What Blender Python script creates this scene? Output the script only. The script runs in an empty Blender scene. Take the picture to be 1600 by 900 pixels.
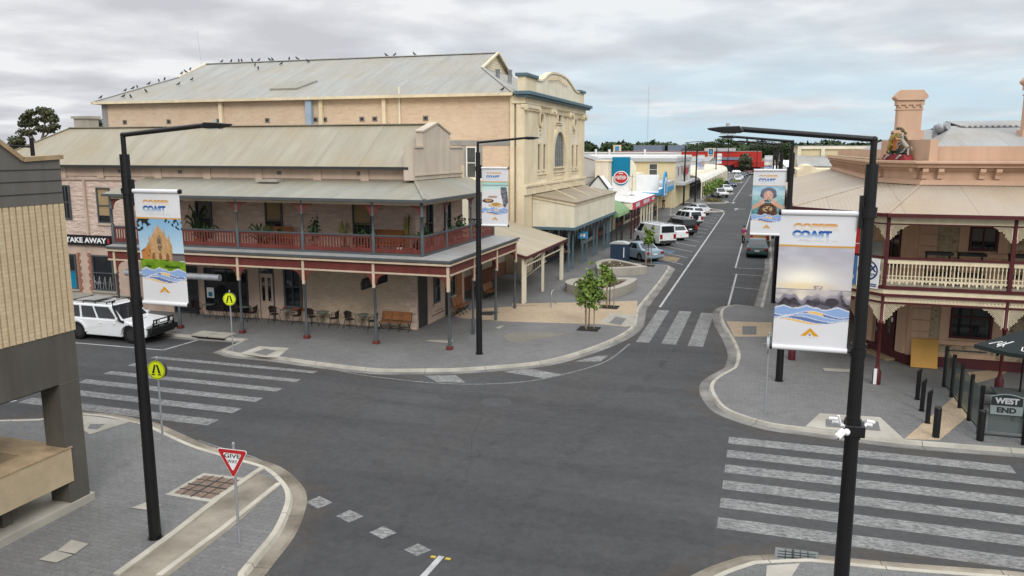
import bpy, bmesh, math, random
from mathutils import Vector, Matrix, Euler
from math import sin, cos, pi, radians, sqrt
random.seed(7)
SC = bpy.context.scene
COL = SC.collection
CAM_H = 8.7
# ---------------------------------------------------------------- measuring helper: photo pixel -> ground point
_f = 1250.0; _pt = math.atan((450 - 235) / _f); _yw = radians(17.5)
def at(px, py, z=0.0):
    u = (px - 800) / _f; v = -(py - 450) / _f
    fw = cos(_pt) + v * sin(_pt); up = -sin(_pt) + v * cos(_pt)
    dx, dy = -sin(_yw) * fw + cos(_yw) * u, cos(_yw) * fw + sin(_yw) * u
    t = (z - CAM_H) / up
    return (dx * t, dy * t)

# ---------------------------------------------------------------- materials
def nd(nt, t, **kw):
    n = nt.nodes.new(t)
    for k, v in kw.items():
        if k in n.inputs.keys(): n.inputs[k].default_value = v
        else: setattr(n, k, v)
    return n
MATS = {}
def base(name, rough=.8, metal=0.0, spec=.35):
    m = bpy.data.materials.new(name); m.use_nodes = True
    nt = m.node_tree; b = nt.nodes['Principled BSDF']
    b.inputs['Roughness'].default_value = rough; b.inputs['Metallic'].default_value = metal
    b.inputs['Specular IOR Level'].default_value = spec
    MATS[name] = m
    return m, nt, b
def c4(c, k=1.0): return (min(c[0]*k, 1), min(c[1]*k, 1), min(c[2]*k, 1), 1)
def mixc(nt, fac, a, b, mode='MIX'):
    n = nt.nodes.new('ShaderNodeMix'); n.data_type = 'RGBA'; n.blend_type = mode
    if isinstance(fac, (int, float)): n.inputs[0].default_value = fac
    else: nt.links.new(fac, n.inputs[0])
    for i, s in ((6, a), (7, b)):
        if isinstance(s, tuple): n.inputs[i].default_value = s
        else: nt.links.new(s, n.inputs[i])
    return n.outputs[2]
def noise(nt, vec, scale, detail=4, rough=.55):
    n = nd(nt, 'ShaderNodeTexNoise'); n.inputs['Scale'].default_value = scale
    n.inputs['Detail'].default_value = detail; n.inputs['Roughness'].default_value = rough
    nt.links.new(vec, n.inputs['Vector']); return n.outputs['Fac']
def ramp(nt, fac, stops):
    r = nd(nt, 'ShaderNodeValToRGB'); e = r.color_ramp.elements
    while len(e) < len(stops): e.new(.5)
    for el, (p, c) in zip(e, stops):
        el.position = p; el.color = c if len(c) == 4 else (*c, 1)
    nt.links.new(fac, r.inputs[0]); return r.outputs[0]
def objco(nt, scale=(1, 1, 1)):
    t = nd(nt, 'ShaderNodeTexCoord'); mp = nd(nt, 'ShaderNodeMapping'); mp.inputs['Scale'].default_value = scale
    nt.links.new(t.outputs['Object'], mp.inputs[0]); return mp.outputs[0]
def bump(nt, b, h, dist=.02, strength=.6):
    n = nd(nt, 'ShaderNodeBump'); n.inputs['Distance'].default_value = dist; n.inputs['Strength'].default_value = strength
    nt.links.new(h, n.inputs['Height']); nt.links.new(n.outputs[0], b.inputs['Normal'])
def M(name, col, rough=.8, var=.14, scale=1.5, metal=0.0, bmp=0.0, fine=18, spec=.3, tint=None, streak=0.0):
    m, nt, b = base(name, rough, metal, spec)
    v = objco(nt)
    f = ramp(nt, noise(nt, v, scale, 5), [(.3, (0, 0, 0)), (.7, (1, 1, 1))])
    a = mixc(nt, f, c4(col, 1 - var), c4(tint or col, 1 + var))
    f2 = noise(nt, v, fine, 3)
    o = mixc(nt, f2, c4((1 - var * .8,) * 3), c4((1 + var * .3,) * 3))
    o = mixc(nt, 1.0, a, o, 'MULTIPLY')
    if streak:                                                             # run-off stains down old paintwork
        s1 = noise(nt, objco(nt, (2.6, 2.6, .22)), 1.0, 6, .65); s2 = noise(nt, v, .7, 6, .7)
        o = mixc(nt, 1.0, o, ramp(nt, s1, [(.42, (1, 1, 1)), (.72, (1 - streak, 1 - streak * 1.08, 1 - streak * 1.2))]), 'MULTIPLY')
        o = mixc(nt, 1.0, o, ramp(nt, s2, [(.4, (1, 1, 1)), (.75, (1 - streak * .7,) * 3)]), 'MULTIPLY')
    nt.links.new(o, b.inputs['Base Color'])
    if bmp: bump(nt, b, f2, bmp)
    return m
def wallco(nt, sc=1.0):                                        # (x+y, z): runs along any axis-aligned wall
    t = nd(nt, 'ShaderNodeTexCoord'); s = nd(nt, 'ShaderNodeSeparateXYZ'); nt.links.new(t.outputs['Object'], s.inputs[0])
    ad = nd(nt, 'ShaderNodeMath', operation='ADD'); nt.links.new(s.outputs[0], ad.inputs[0]); nt.links.new(s.outputs[1], ad.inputs[1])
    cb = nd(nt, 'ShaderNodeCombineXYZ'); nt.links.new(ad.outputs[0], cb.inputs[0]); nt.links.new(s.outputs[2], cb.inputs[1])
    return cb.outputs[0], t.outputs['Object']
def Mbrick(name, c1, c2, mortar, bw=.23, bh=.08, ms=.01, rough=.9, bmp=.01, patch=.25, bias=0.0, pcol=None, pscale=.7):
    m, nt, b = base(name, rough, 0, .2)
    v, ob = wallco(nt)
    br = nd(nt, 'ShaderNodeTexBrick'); nt.links.new(v, br.inputs['Vector'])
    br.inputs['Scale'].default_value = 1; br.inputs['Brick Width'].default_value = bw; br.inputs['Row Height'].default_value = bh
    br.inputs['Mortar Size'].default_value = ms; br.inputs['Color1'].default_value = c4(c1); br.inputs['Color2'].default_value = c4(c2)
    br.inputs['Mortar'].default_value = c4(mortar); br.inputs['Bias'].default_value = bias; br.inputs['Mortar Smooth'].default_value = .3
    n1 = ramp(nt, noise(nt, ob, pscale, 6, .65), [(.35, (0, 0, 0)), (.7, (1, 1, 1))])
    pc = pcol or tuple(x * .75 for x in c1)
    mfac = nd(nt, 'ShaderNodeMath', operation='MULTIPLY'); nt.links.new(n1, mfac.inputs[0]); mfac.inputs[1].default_value = patch
    o = mixc(nt, mfac.outputs[0], br.outputs['Color'], c4(pc))
    n2 = noise(nt, ob, 9, 4); o = mixc(nt, 1.0, o, mixc(nt, n2, c4((.82,) * 3), c4((1.1,) * 3)), 'MULTIPLY')
    nt.links.new(o, b.inputs['Base Color'])
    h = mixc(nt, .5, br.outputs['Fac'], noise(nt, ob, 14, 4)); iv = nd(nt, 'ShaderNodeInvert'); nt.links.new(h, iv.inputs[1])
    bump(nt, b, iv.outputs[0], bmp, .8)
    return m
def Mroof(name, col, axis, pitch=.19, rough=.55, streak=.18, seam=2.4):      # corrugated sheet, ribs spaced along axis
    m, nt, b = base(name, rough, 0, .4)
    t = nd(nt, 'ShaderNodeTexCoord'); s = nd(nt, 'ShaderNodeSeparateXYZ'); nt.links.new(t.outputs['Object'], s.inputs[0])
    a = s.outputs[axis]
    ml = nd(nt, 'ShaderNodeMath', operation='MULTIPLY'); nt.links.new(a, ml.inputs[0]); ml.inputs[1].default_value = 2 * pi / pitch
    sn = nd(nt, 'ShaderNodeMath', operation='SINE'); nt.links.new(ml.outputs[0], sn.inputs[0])
    md = nd(nt, 'ShaderNodeMath', operation='WRAP'); nt.links.new(a, md.inputs[0]); md.inputs[1].default_value = seam; md.inputs[2].default_value = 0
    lt = nd(nt, 'ShaderNodeMath', operation='LESS_THAN'); nt.links.new(md.outputs[0], lt.inputs[0]); lt.inputs[1].default_value = .05
    sc = [.25, .25, .25]; sc[axis] = 1.6
    v = objco(nt, tuple(sc)); n1 = noise(nt, v, 1.0, 5)
    n0 = noise(nt, objco(nt), .35, 4)
    o = mixc(nt, ramp(nt, n1, [(.3, (0, 0, 0)), (.72, (1, 1, 1))]), c4(col, 1 - streak), c4(col, 1 + streak * .6))
    o = mixc(nt, ramp(nt, n0, [(.4, (0, 0, 0)), (.75, (.8,) * 3)]), o, c4((col[0] * .92, col[1] * .8, col[2] * .62)))
    k = nd(nt, 'ShaderNodeMath', operation='MULTIPLY'); nt.links.new(lt.outputs[0], k.inputs[0]); k.inputs[1].default_value = .3
    o = mixc(nt, k.outputs[0], o, c4(col, .45))
    nt.links.new(o, b.inputs['Base Color']); bump(nt, b, sn.outputs[0], .012, .5)
    return m
def Mglass(name, col=(.012, .014, .016), rough=.06):
    m, nt, b = base(name, rough, 0, .6)
    n = noise(nt, objco(nt), .8, 2)
    nt.links.new(mixc(nt, n, c4(col, .6), c4(col, 1.8)), b.inputs['Base Color']); return m
def Mcol(name, attr='art', rough=.6):
    m, nt, b = base(name, rough, 0, .2)
    a = nd(nt, 'ShaderNodeVertexColor'); a.layer_name = attr
    n = noise(nt, objco(nt), 40, 2)
    nt.links.new(mixc(nt, 1.0, a.outputs[0], mixc(nt, n, c4((.93,) * 3), c4((1.04,) * 3)), 'MULTIPLY'), b.inputs['Base Color']); return m
def Mgrad(name, top, bot, lo=.0, hi=1.0, rough=.6):                         # printed two-tone lettering (fades down each letter)
    m, nt, b = base(name, rough, 0, .2)
    t = nd(nt, 'ShaderNodeTexCoord'); s = nd(nt, 'ShaderNodeSeparateXYZ'); nt.links.new(t.outputs['Generated'], s.inputs[0])
    nt.links.new(ramp(nt, s.outputs[2], [(lo, bot), (hi, top)]), b.inputs['Base Color']); return m

# ---------------------------------------------------------------- mesh builder
OFF = {}
class MB:
    def __init__(s): s.v = []; s.f = []; s.m = []; s.k = 0; s.sm = []
    def add(s, vs, fs, smooth=False):
        o = len(s.v); s.v += [tuple(p) for p in vs]
        for f in fs: s.f.append([i + o for i in f]); s.m.append(s.k); s.sm.append(smooth)
        return s
    def mat(s, k): s.k = k; return s
    def quad(s, *p): return s.add(p, [list(range(len(p)))])
    def box(s, x0, x1, y0, y1, z0, z1):
        v = [(x, y, z) for z in (z0, z1) for y in (y0, y1) for x in (x0, x1)]
        return s.add(v, [(0, 2, 3, 1), (4, 5, 7, 6), (0, 1, 5, 4), (2, 6, 7, 3), (0, 4, 6, 2), (1, 3, 7, 5)])
    def beam(s, a, b, w, h, up=(0, 0, 1)):                     # rectangular bar a->b, w sideways, h along up
        a, b = Vector(a), Vector(b); d = (b - a).normalized(); r = d.cross(Vector(up))
        if r.length < 1e-5: r = d.cross(Vector((0, 1, 0)))
        r.normalize(); u = r.cross(d)
        q = [(-1, -1), (1, -1), (1, 1), (-1, 1)]
        v = [tuple(p + r * (i * w / 2) + u * (j * h / 2)) for p in (a, b) for i, j in q]
        return s.add(v, [(3, 2, 1, 0), (4, 5, 6, 7), (0, 1, 5, 4), (1, 2, 6, 5), (2, 3, 7, 6), (3, 0, 4, 7)])
    def tube(s, pts, r, n=8, caps=True):
        pts = [Vector(p) for p in pts]; rs = r if isinstance(r, (list, tuple)) else [r] * len(pts)
        rings = []; vs = []; fs = []
        ref = None
        for i, p in enumerate(pts):
            d = (pts[min(i + 1, len(pts) - 1)] - pts[max(i - 1, 0)]).normalized()
            if ref is None or abs(d.dot(ref)) > .97: ref = Vector((0, 0, 1)) if abs(d.z) < .9 else Vector((1, 0, 0))
            a = d.cross(ref).normalized(); b = d.cross(a); ref = -b if False else ref
            vs += [tuple(p + (a * cos(2 * pi * k / n) + b * sin(2 * pi * k / n)) * rs[i]) for k in range(n)]
        for i in range(len(pts) - 1):
            for k in range(n):
                q = (k + 1) % n; fs.append((i * n + k, i * n + q, (i + 1) * n + q, (i + 1) * n + k))
        s.add(vs, fs, True)
        if caps: s.add(vs[:n], [list(range(n))]); s.add(vs[-n:], [list(range(n))[::-1]])
        return s
    def lathe(s, prof, c=(0, 0, 0), n=16, smooth=True):        # prof [(r,z)]
        vs = [(c[0] + r * cos(2 * pi * k / n), c[1] + r * sin(2 * pi * k / n), c[2] + z) for r, z in prof for k in range(n)]
        fs = [(i * n + k, i * n + (k + 1) % n, (i + 1) * n + (k + 1) % n, (i + 1) * n + k) for i in range(len(prof) - 1) for k in range(n)]
        s.add(vs, fs, smooth); s.add(vs[:n], [list(range(n))[::-1]]); s.add(vs[-n:], [list(range(n))]); return s
    def ball(s, c, r, n=10, m=7):
        r = r if isinstance(r, (tuple, list)) else (r, r, r)
        vs = []; fs = []
        for i in range(m + 1):
            t = pi * i / m
            for k in range(n): vs.append((c[0] + r[0] * sin(t) * cos(2 * pi * k / n), c[1] + r[1] * sin(t) * sin(2 * pi * k / n), c[2] - r[2] * cos(t)))
        for i in range(m):
            for k in range(n): fs.append((i * n + k, i * n + (k + 1) % n, (i + 1) * n + (k + 1) % n, (i + 1) * n + k))
        return s.add(vs, fs, True)
    def prism(s, poly, fn, d0, d1):                            # poly 2-D, fn(a,b,d) -> point
        n = len(poly); v = [fn(a, b, d0) for a, b in poly] + [fn(a, b, d1) for a, b in poly]
        return s.add(v, [list(range(n))[::-1], list(range(n, 2 * n))] + [(i, (i + 1) % n, n + (i + 1) % n, n + i) for i in range(n)])
    def slab(s, p, th=.05):                                    # sloping roof plate from its upper corner points
        n = len(p); lo = [(a[0], a[1], a[2] - th) for a in p]
        return s.add(list(p) + lo, [list(range(n)), list(range(n, 2 * n))[::-1]] + [(i, n + i, n + (i + 1) % n, (i + 1) % n) for i in range(n)])
    def sheet(s, pts, z): return s.add([(p[0], p[1], z) for p in pts], [list(range(len(pts)))])
    def build(s, name, mats, parent=None, local=False, bevel=0.0, seg=2, angle=35):
        off = (0, 0, 0) if (parent is None or local) else OFF.get(parent.name, (0, 0, 0))
        me = bpy.data.meshes.new(name)
        me.from_pydata([(v[0] - off[0], v[1] - off[1], v[2] - off[2]) for v in s.v], [], s.f)
        mats = mats if isinstance(mats, (list, tuple)) else [mats]
        for m in mats: me.materials.append(MATS[m] if isinstance(m, str) else m)
        for i, p in enumerate(me.polygons): p.material_index = min(s.m[i], len(mats) - 1); p.use_smooth = s.sm[i]
        bm = bmesh.new(); bm.from_mesh(me); bmesh.ops.recalc_face_normals(bm, faces=bm.faces); bm.to_mesh(me); bm.free()
        me.update()
        o = bpy.data.objects.new(name, me); COL.objects.link(o)
        if parent is not None:
            o.parent = parent; OFF[o.name] = OFF.get(parent.name, (0, 0, 0)) if not local else (0, 0, 0)
        if bevel:
            b = o.modifiers.new('Bevel', 'BEVEL'); b.width = bevel; b.segments = seg; b.limit_method = 'ANGLE'; b.angle_limit = radians(angle)
        return o
def tag(o, label=None, cat=None, group=None, kind=None):
    if label: o['label'] = label
    if cat: o['category'] = cat
    if group: o['group'] = group
    if kind: o['kind'] = kind
    return o
def thing(name, label, cat, loc=(0, 0, 0), rz=0.0, group=None):
    o = bpy.data.objects.new(name, None); COL.objects.link(o); o.location = loc; o.rotation_euler = (0, 0, rz)
    o.empty_display_size = .2; OFF[o.name] = tuple(loc); return tag(o, label, cat, group)
def single(mb, name, mats, label, cat, loc, group=None, **kw):          # a thing that is one mesh, built in world coordinates
    mb.v = [(v[0] - loc[0], v[1] - loc[1], v[2] - loc[2]) for v in mb.v]
    o = mb.build(name, mats, None, **kw); o.location = loc; return tag(o, label, cat, group)
def struct(mb, name, mats): return tag(mb.build(name, mats), kind='structure')
def dup(root, loc, rz=0.0, label=None, group=None, scale=None):
    def cp(o, par):
        c = o.copy(); COL.objects.link(c)
        if par is not None: c.parent = par
        for ch in list(o.children): cp(ch, c)
        return c
    r = cp(root, None); r.location = loc; r.rotation_euler = (0, 0, rz)
    if scale: r.scale = (scale,) * 3 if isinstance(scale, (int, float)) else scale
    if label: r['label'] = label
    if group: r['group'] = group
    return r
def text_verts(body, width, height, bold=0.0, shear=0.0, spacing=1.0):
    cu = bpy.data.curves.new('t', 'FONT'); cu.body = body; cu.size = 1; cu.offset = bold; cu.shear = shear; cu.space_character = spacing
    cu.resolution_u = 3
    ob = bpy.data.objects.new('t', cu); COL.objects.link(ob)
    dg = bpy.context.evaluated_depsgraph_get(); me = bpy.data.meshes.new_from_object(ob.evaluated_get(dg))
    vs = [tuple(v.co) for v in me.vertices]; fs = [list(p.vertices) for p in me.polygons]
    bpy.data.objects.remove(ob); bpy.data.curves.remove(cu); bpy.data.meshes.remove(me)
    x0 = min(v[0] for v in vs); x1 = max(v[0] for v in vs); y0 = min(v[1] for v in vs); y1 = max(v[1] for v in vs)
    return [((v[0] - x0) / (x1 - x0) * width, (v[1] - y0) / (y1 - y0) * height) for v in vs], fs
def lettering(mb, body, org, xd, yd, width, height, bold=0.02, **kw):    # flat letters starting at org
    vs, fs = text_verts(body, width, height, bold, **kw)
    org, xd, yd = Vector(org), Vector(xd), Vector(yd)
    return mb.add([tuple(org + xd * a + yd * b) for a, b in vs], fs)
def smooth_line(pts, n=5):
    out = []
    P = [pts[0]] + list(pts) + [pts[-1]]
    for i in range(1, len(P) - 2):
        p0, p1, p2, p3 = P[i - 1], P[i], P[i + 1], P[i + 2]
        for k in range(n):
            t = k / n
            out.append(tuple(.5 * (2 * p1[j] + (p2[j] - p0[j]) * t + (2 * p0[j] - 5 * p1[j] + 4 * p2[j] - p3[j]) * t * t + (3 * p1[j] - p0[j] - 3 * p2[j] + p3[j]) * t ** 3) for j in (0, 1)))
    out.append(tuple(pts[-1])); return out
def offset_line(pts, d):                                        # to the right of travel when d>0
    out = []
    for i, p in enumerate(pts):
        a = Vector(pts[max(i - 1, 0)]); b = Vector(pts[min(i + 1, len(pts) - 1)]); t = (b - a).normalized()
        out.append((p[0] + t.y * d, p[1] - t.x * d))
    return out
# ================================================================ materials
M('asphalt_far', (.062, .062, .064))
def asphalt(name='asphalt', k=1.0):
    m, nt, b = base(name, .85, 0, .25)
    v = objco(nt)
    big = ramp(nt, noise(nt, v, .09, 5, .6), [(.35, (0, 0, 0)), (.65, (1, 1, 1))])
    o = mixc(nt, big, c4((.050, .0505, .0515)), c4((.074, .074, .0745)))
    st = ramp(nt, noise(nt, objco(nt, (.35, .06, 1)), 1.0, 4, .6), [(.4, (0, 0, 0)), (.75, (1, 1, 1))])
    s2 = ramp(nt, noise(nt, objco(nt, (.05, .6, 1)), 1.0, 4, .6), [(.45, (0, 0, 0)), (.8, (1, 1, 1))])
    o = mixc(nt, st, o, c4((.060, .058, .056))); o = mixc(nt, s2, o, c4((.040, .040, .041)))
    dust = ramp(nt, noise(nt, v, .5, 6, .7), [(.56, (0, 0, 0)), (.78, (.5,) * 3)])
    o = mixc(nt, dust, o, c4((.082, .079, .074)))
    mid = noise(nt, v, 4.5, 6, .75); o = mixc(nt, 1.0, o, ramp(nt, mid, [(.3, (.8,) * 3), (.7, (1.2,) * 3)]), 'MULTIPLY')
    fine = noise(nt, v, 60, 3, .7)
    o = mixc(nt, 1.0, o, ramp(nt, fine, [(.3, (.72,) * 3), (.7, (1.22,) * 3)]), 'MULTIPLY')
    sp = noise(nt, v, 9, 5, .8)
    o = mixc(nt, ramp(nt, sp, [(.66, (0, 0, 0)), (.74, (.6,) * 3)]), o, c4((.035, .035, .036)))
    o = mixc(nt, 1.0, o, c4((k, k, k * 1.01)), 'MULTIPLY')
    nt.links.new(o, b.inputs['Base Color']); bump(nt, b, fine, .006)
asphalt(); asphalt('asphalt_old', .9); asphalt('asphalt_patch', .72)
def paving(name, a, bcol, speck=.5):
    m, nt, b = base(name, .85, 0, .25)
    v = objco(nt)
    o = mixc(nt, ramp(nt, noise(nt, v, .35, 5, .6), [(.3, (0, 0, 0)), (.7, (1, 1, 1))]), c4(a), c4(bcol))
    br = nd(nt, 'ShaderNodeTexBrick'); nt.links.new(v, br.inputs['Vector']); br.inputs['Scale'].default_value = 1
    br.inputs['Brick Width'].default_value = .3; br.inputs['Row Height'].default_value = .15; br.inputs['Mortar Size'].default_value = .009
    br.inputs['Color1'].default_value = (.86,) * 3 + (1,); br.inputs['Color2'].default_value = (1.1,) * 3 + (1,); br.inputs['Mortar'].default_value = (.66,) * 3 + (1,)
    o = mixc(nt, .6, o, mixc(nt, 1.0, o, br.outputs[0], 'MULTIPLY'))
    md = noise(nt, v, 11, 5, .8); o = mixc(nt, 1.0, o, ramp(nt, md, [(.32, (.78,) * 3), (.68, (1.2,) * 3)]), 'MULTIPLY')
    f = noise(nt, v, 45, 3, .8)
    o = mixc(nt, speck, o, mixc(nt, 1.0, o, ramp(nt, f, [(.33, (.45,) * 3), (.68, (1.55,) * 3)]), 'MULTIPLY'))
    st = ramp(nt, noise(nt, v, .8, 6, .7), [(.56, (0, 0, 0)), (.76, (.55,) * 3)])
    o = mixc(nt, st, o, c4(a, .62))
    gum = nd(nt, 'ShaderNodeTexVoronoi'); gum.inputs['Scale'].default_value = 1.7; nt.links.new(v, gum.inputs['Vector'])
    o = mixc(nt, ramp(nt, gum.outputs['Distance'], [(.045, (.6,) * 3), (.07, (0, 0, 0))]), o, c4(a, .45))
    nt.links.new(o, b.inputs['Base Color']); bump(nt, b, f, .004)
paving('paver_grey', (.136, .134, .130), (.172, .170, .165))
paving('paver_sand', (.36, .275, .18), (.42, .33, .23), .25)
paving('paver_dark', (.075, .078, .085), (.095, .097, .1), .3)
M('kerb', (.34, .315, .265), .85, .16, .9, fine=12, tint=(.40, .375, .32))
M('gutter', (.15, .146, .136), .85, .22, .7, fine=10, tint=(.215, .208, .192))
def worn_paint(name, col, under, lo, hi):
    m, nt, b = base(name, .8, 0, .25); v = objco(nt)
    o = mixc(nt, ramp(nt, noise(nt, v, 1.3, 5), [(.35, (0, 0, 0)), (.65, (1, 1, 1))]), c4(col, .82), c4(col, 1.1))
    n = noise(nt, objco(nt, (2.2, 5, 1)), 3.0, 9, .78)
    o = mixc(nt, ramp(nt, n, [(lo, (1, 1, 1)), (hi, (0, 0, 0))]), o, c4(under)); f = noise(nt, v, 30, 3, .8)
    o = mixc(nt, 1.0, o, ramp(nt, f, [(.3, (.86,) * 3), (.7, (1.12,) * 3)]), 'MULTIPLY'); nt.links.new(o, b.inputs['Base Color'])
worn_paint('paint_white', (.245, .243, .236), (.085, .084, .082), .4, .56)
M('paint_line', (.40, .40, .395), .8, .2, 2.0, fine=14)
M('paint_tyre', (.078, .078, .077)); M('stud_yellow', (.45, .33, .04), .5); M('paint_yellow', (.2, .15, .08), .8, .25); M('paint_blue', (.075, .12, .165), .8, .3)
M('earth', (.17, .13, .09), .95, .25, .05); M('soil', (.075, .048, .032), .95, .4, 8, bmp=.02)
M('mulch', (.02, .017, .015), .95, .4, 10)
M('steel', (.42, .43, .44), .35, .1, 2, metal=.8); M('kerb_cream', (.40, .365, .295), .85, .16, .9, fine=12, tint=(.46, .43, .36)); M('gutter_brown', (.19, .16, .12), .85, .28, .7, fine=10, tint=(.30, .265, .21)); M('joint', (.09, .08, .065), .9); M('galv', (.38, .39, .41), .5, .12, 3, metal=.5)
M('black_metal', (.006, .006, .007), .42, .25, 2, spec=.4); M('black', (.008, .008, .009), .6); M('dark_grey', (.035, .036, .038), .6)
M('white', (.72, .72, .71), .6, .06); M('white_paint', (.78, .78, .77), .35, .04, spec=.5); M('cream', (.70, .595, .41), .8, .08, .6, tint=(.74, .64, .45), streak=.14)
M('cream_trim', (.55, .44, .32), .7, .1, streak=.12); M('cream_light', (.75, .69, .54), .8, .1, .5, streak=.13)
M('teal', (.085, .145, .175), .6, .12); M('oxblood', (.075, .012, .014), .5, .15); M('pub_red', (.15, .034, .027), .6, .2, streak=.2)
M('post_grey', (.075, .085, .09), .5, .12); M('pink_wall', (.53, .395, .305), .85, .1, .7, tint=(.55, .42, .33), streak=.15)
M('pink_render', (.52, .395, .315), .85, .1, .8, streak=.14); M('pink_pale', (.54, .465, .375), .85, .1, .5, streak=.14)
M('peach', (.56, .365, .25), .85, .08, .7, tint=(.59, .4, .28), streak=.12); M('oxblood_base', (.08, .018, .02), .7, .15)
M('timber', (.27, .105, .035), .5, .25, 6); M('timber_pale', (.33, .24, .15), .8, .2, 6); M('trunk', (.12, .085, .055), .9, .3, 5)
M('tan_board', (.52, .29, .075), .8, .08); M('concrete', (.34, .315, .265), .9, .14, 1.2, bmp=.006); M('concrete_grey', (.27, .265, .25), .9, .16, 1.2)
M('grey_sheet', (.135, .126, .112), .6, .07, .7, streak=.16); M('grey_beam', (.10, .092, .076), .75, .1, .6, streak=.2); M('tile_orange', (.38, .275, .16), .85, .25, 2.5)
M('leaf', (.075, .15, .022), .6, .45, 2.4, fine=7, tint=(.17, .25, .04)); M('leaf_dark', (.02, .042, .014), .65, .5, .5, fine=1.2, tint=(.045, .075, .022))
M('leaf_olive', (.04, .048, .022), .7, .5, .4, fine=1.0, tint=(.075, .08, .036)); M('leaf_palm', (.025, .06, .02), .55, .4, 3); M('leaf_yellow', (.16, .15, .04), .7, .4, 3)
M('bark', (.16, .13, .1), .95, .3, 3); M('rubber', (.012, .012, .012), .9); M('rim', (.3, .3, .31), .35, .1, metal=.6); M('rim_dark', (.03, .03, .032), .4)
M('lamp_clear', (.55, .55, .54), .12, .1, spec=.7); M('lamp_red', (.3, .012, .012), .2, .15, spec=.6); M('lamp_amber', (.5, .2, .03), .3)
M('car_white', (.66, .67, .67), .22, .03, spec=.6); M('car_silver', (.42, .44, .45), .25, .04, metal=.3, spec=.6); M('car_blue', (.23, .31, .36), .22, .04, metal=.25, spec=.6)
M('car_black', (.012, .013, .015), .2, .1, spec=.6); M('car_green', (.012, .045, .042), .22, .08, spec=.6); M('car_orange', (.36, .16, .025), .25, .05, spec=.6)
M('car_navy', (.02, .035, .07), .22, .08, spec=.6); M('car_yellow', (.5, .43, .06), .3); M('car_red', (.3, .02, .018), .25)
M('sign_yellow', (.62, .72, .02), .5, .04); M('sign_red', (.42, .02, .025), .5, .05); M('sign_white', (.75, .75, .74), .5, .03)
M('ad_blue', (.06, .15, .3), .5, .1); M('shop_teal', (.0, .17, .3), .6, .08); M('shop_pink', (.5, .05, .085), .6, .1); M('shop_green', (.19, .3, .14), .7, .15)
M('shop_blue', (.05, .26, .48), .6, .1); M('red_wall', (.40, .03, .02), .7, .1, .2); M('navy', (.022, .04, .075), .5, .1)
M('skin', (.42, .25, .17), .6); M('cloth_dark', (.02, .02, .024), .9); M('cloth_blue', (.05, .07, .13), .9); M('cloth_pink', (.32, .05, .15), .9); M('cloth_white', (.55, .55, .55), .9); M('cloth_grey', (.14, .14, .15), .9); M('hair', (.03, .02, .014), .8)
M('banner_white', (.68, .68, .69), .55, .04); M('wicker', (.028, .018, .014), .7, .3, 20); M('canvas_black', (.018, .024, .024), .8, .1)
M('gold', (.40, .28, .08), .6, .4, 6); M('crest_green', (.05, .065, .05), .7, .5, 9); M('crest_red', (.25, .03, .035), .7, .2); M('crest_orange', (.42, .15, .04), .7, .3, 9)
M('terracotta', (.3, .07, .025), .8, .15); M('flower', (.7, .68, .5), .8); M('pigeon', (.05, .052, .06), .8, .3, 12); M('blind', (.33, .24, .13), .9, .1)
M('grate_brown', (.19, .135, .10), .8, .3, 6); M('vent', (.16, .15, .135), .8, .2)
Mglass('glass'); Mglass('car_glass', (.014, .017, .02), .05); Mglass('window_grey', (.05, .055, .055), .15)
Mcol('art'); Mgrad('copper_ink', (.55, .27, .06), (.68, .63, .57), .3, .85); Mgrad('blue_ink', (.008, .085, .33), (.5, .6, .68), .05, .75)
M('ink_gold', (.55, .3, .05), .6, .05); M('ink_grey', (.5, .49, .48), .6, .05); M('ink_navy', (.01, .035, .14), .6)
Mbrick('theatre_brick', (.67, .50, .355), (.57, .415, .29), (.62, .50, .37), .46, .16, .014, bmp=.015, patch=.6, pcol=(.70, .57, .42), pscale=.55)
Mbrick('theatre_lower', (.46, .3, .19), (.36, .22, .14), (.42, .32, .22), .3, .1, .012, patch=.4)
def Mrock(name, col):
    m, nt, b = base(name, .9, 0, .2); v, ob = wallco(nt)
    br = nd(nt, 'ShaderNodeTexBrick'); nt.links.new(v, br.inputs['Vector']); br.inputs['Scale'].default_value = 1; br.inputs['Brick Width'].default_value = .55; br.inputs['Row Height'].default_value = .27
    br.inputs['Mortar Size'].default_value = .02; br.inputs['Mortar Smooth'].default_value = 1; br.inputs['Color1'].default_value = (.92, .92, .92, 1); br.inputs['Color2'].default_value = (1.06, 1.05, 1.04, 1); br.inputs['Mortar'].default_value = (.84, .82, .8, 1)
    mp = nd(nt, 'ShaderNodeMapping'); mp.inputs['Scale'].default_value = (1.6, 1.6, 5.5); nt.links.new(ob, mp.inputs[0])
    n = noise(nt, mp.outputs[0], 1.0, 4, .6); n2 = noise(nt, ob, 1.1, 4)
    o = mixc(nt, n2, c4(col, .9), c4(col, 1.08)); o = mixc(nt, 1.0, o, br.outputs[0], 'MULTIPLY'); o = mixc(nt, 1.0, o, ramp(nt, n, [(.3, (.86,) * 3), (.7, (1.1,) * 3)]), 'MULTIPLY')
    nt.links.new(o, b.inputs['Base Color']); bump(nt, b, n, .16, .9)
Mrock('pub_rock', (.60, .47, .395))
Mbrick('pub_stone', (.58, .45, .33), (.46, .345, .25), (.52, .42, .32), .34, .15, .02, bmp=.03, patch=.55, pcol=(.64, .52, .39), pscale=1.2)
Mbrick('quoin_brick', (.26, .075, .05), (.33, .11, .07), (.4, .31, .22), .24, .085, .012)
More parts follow.
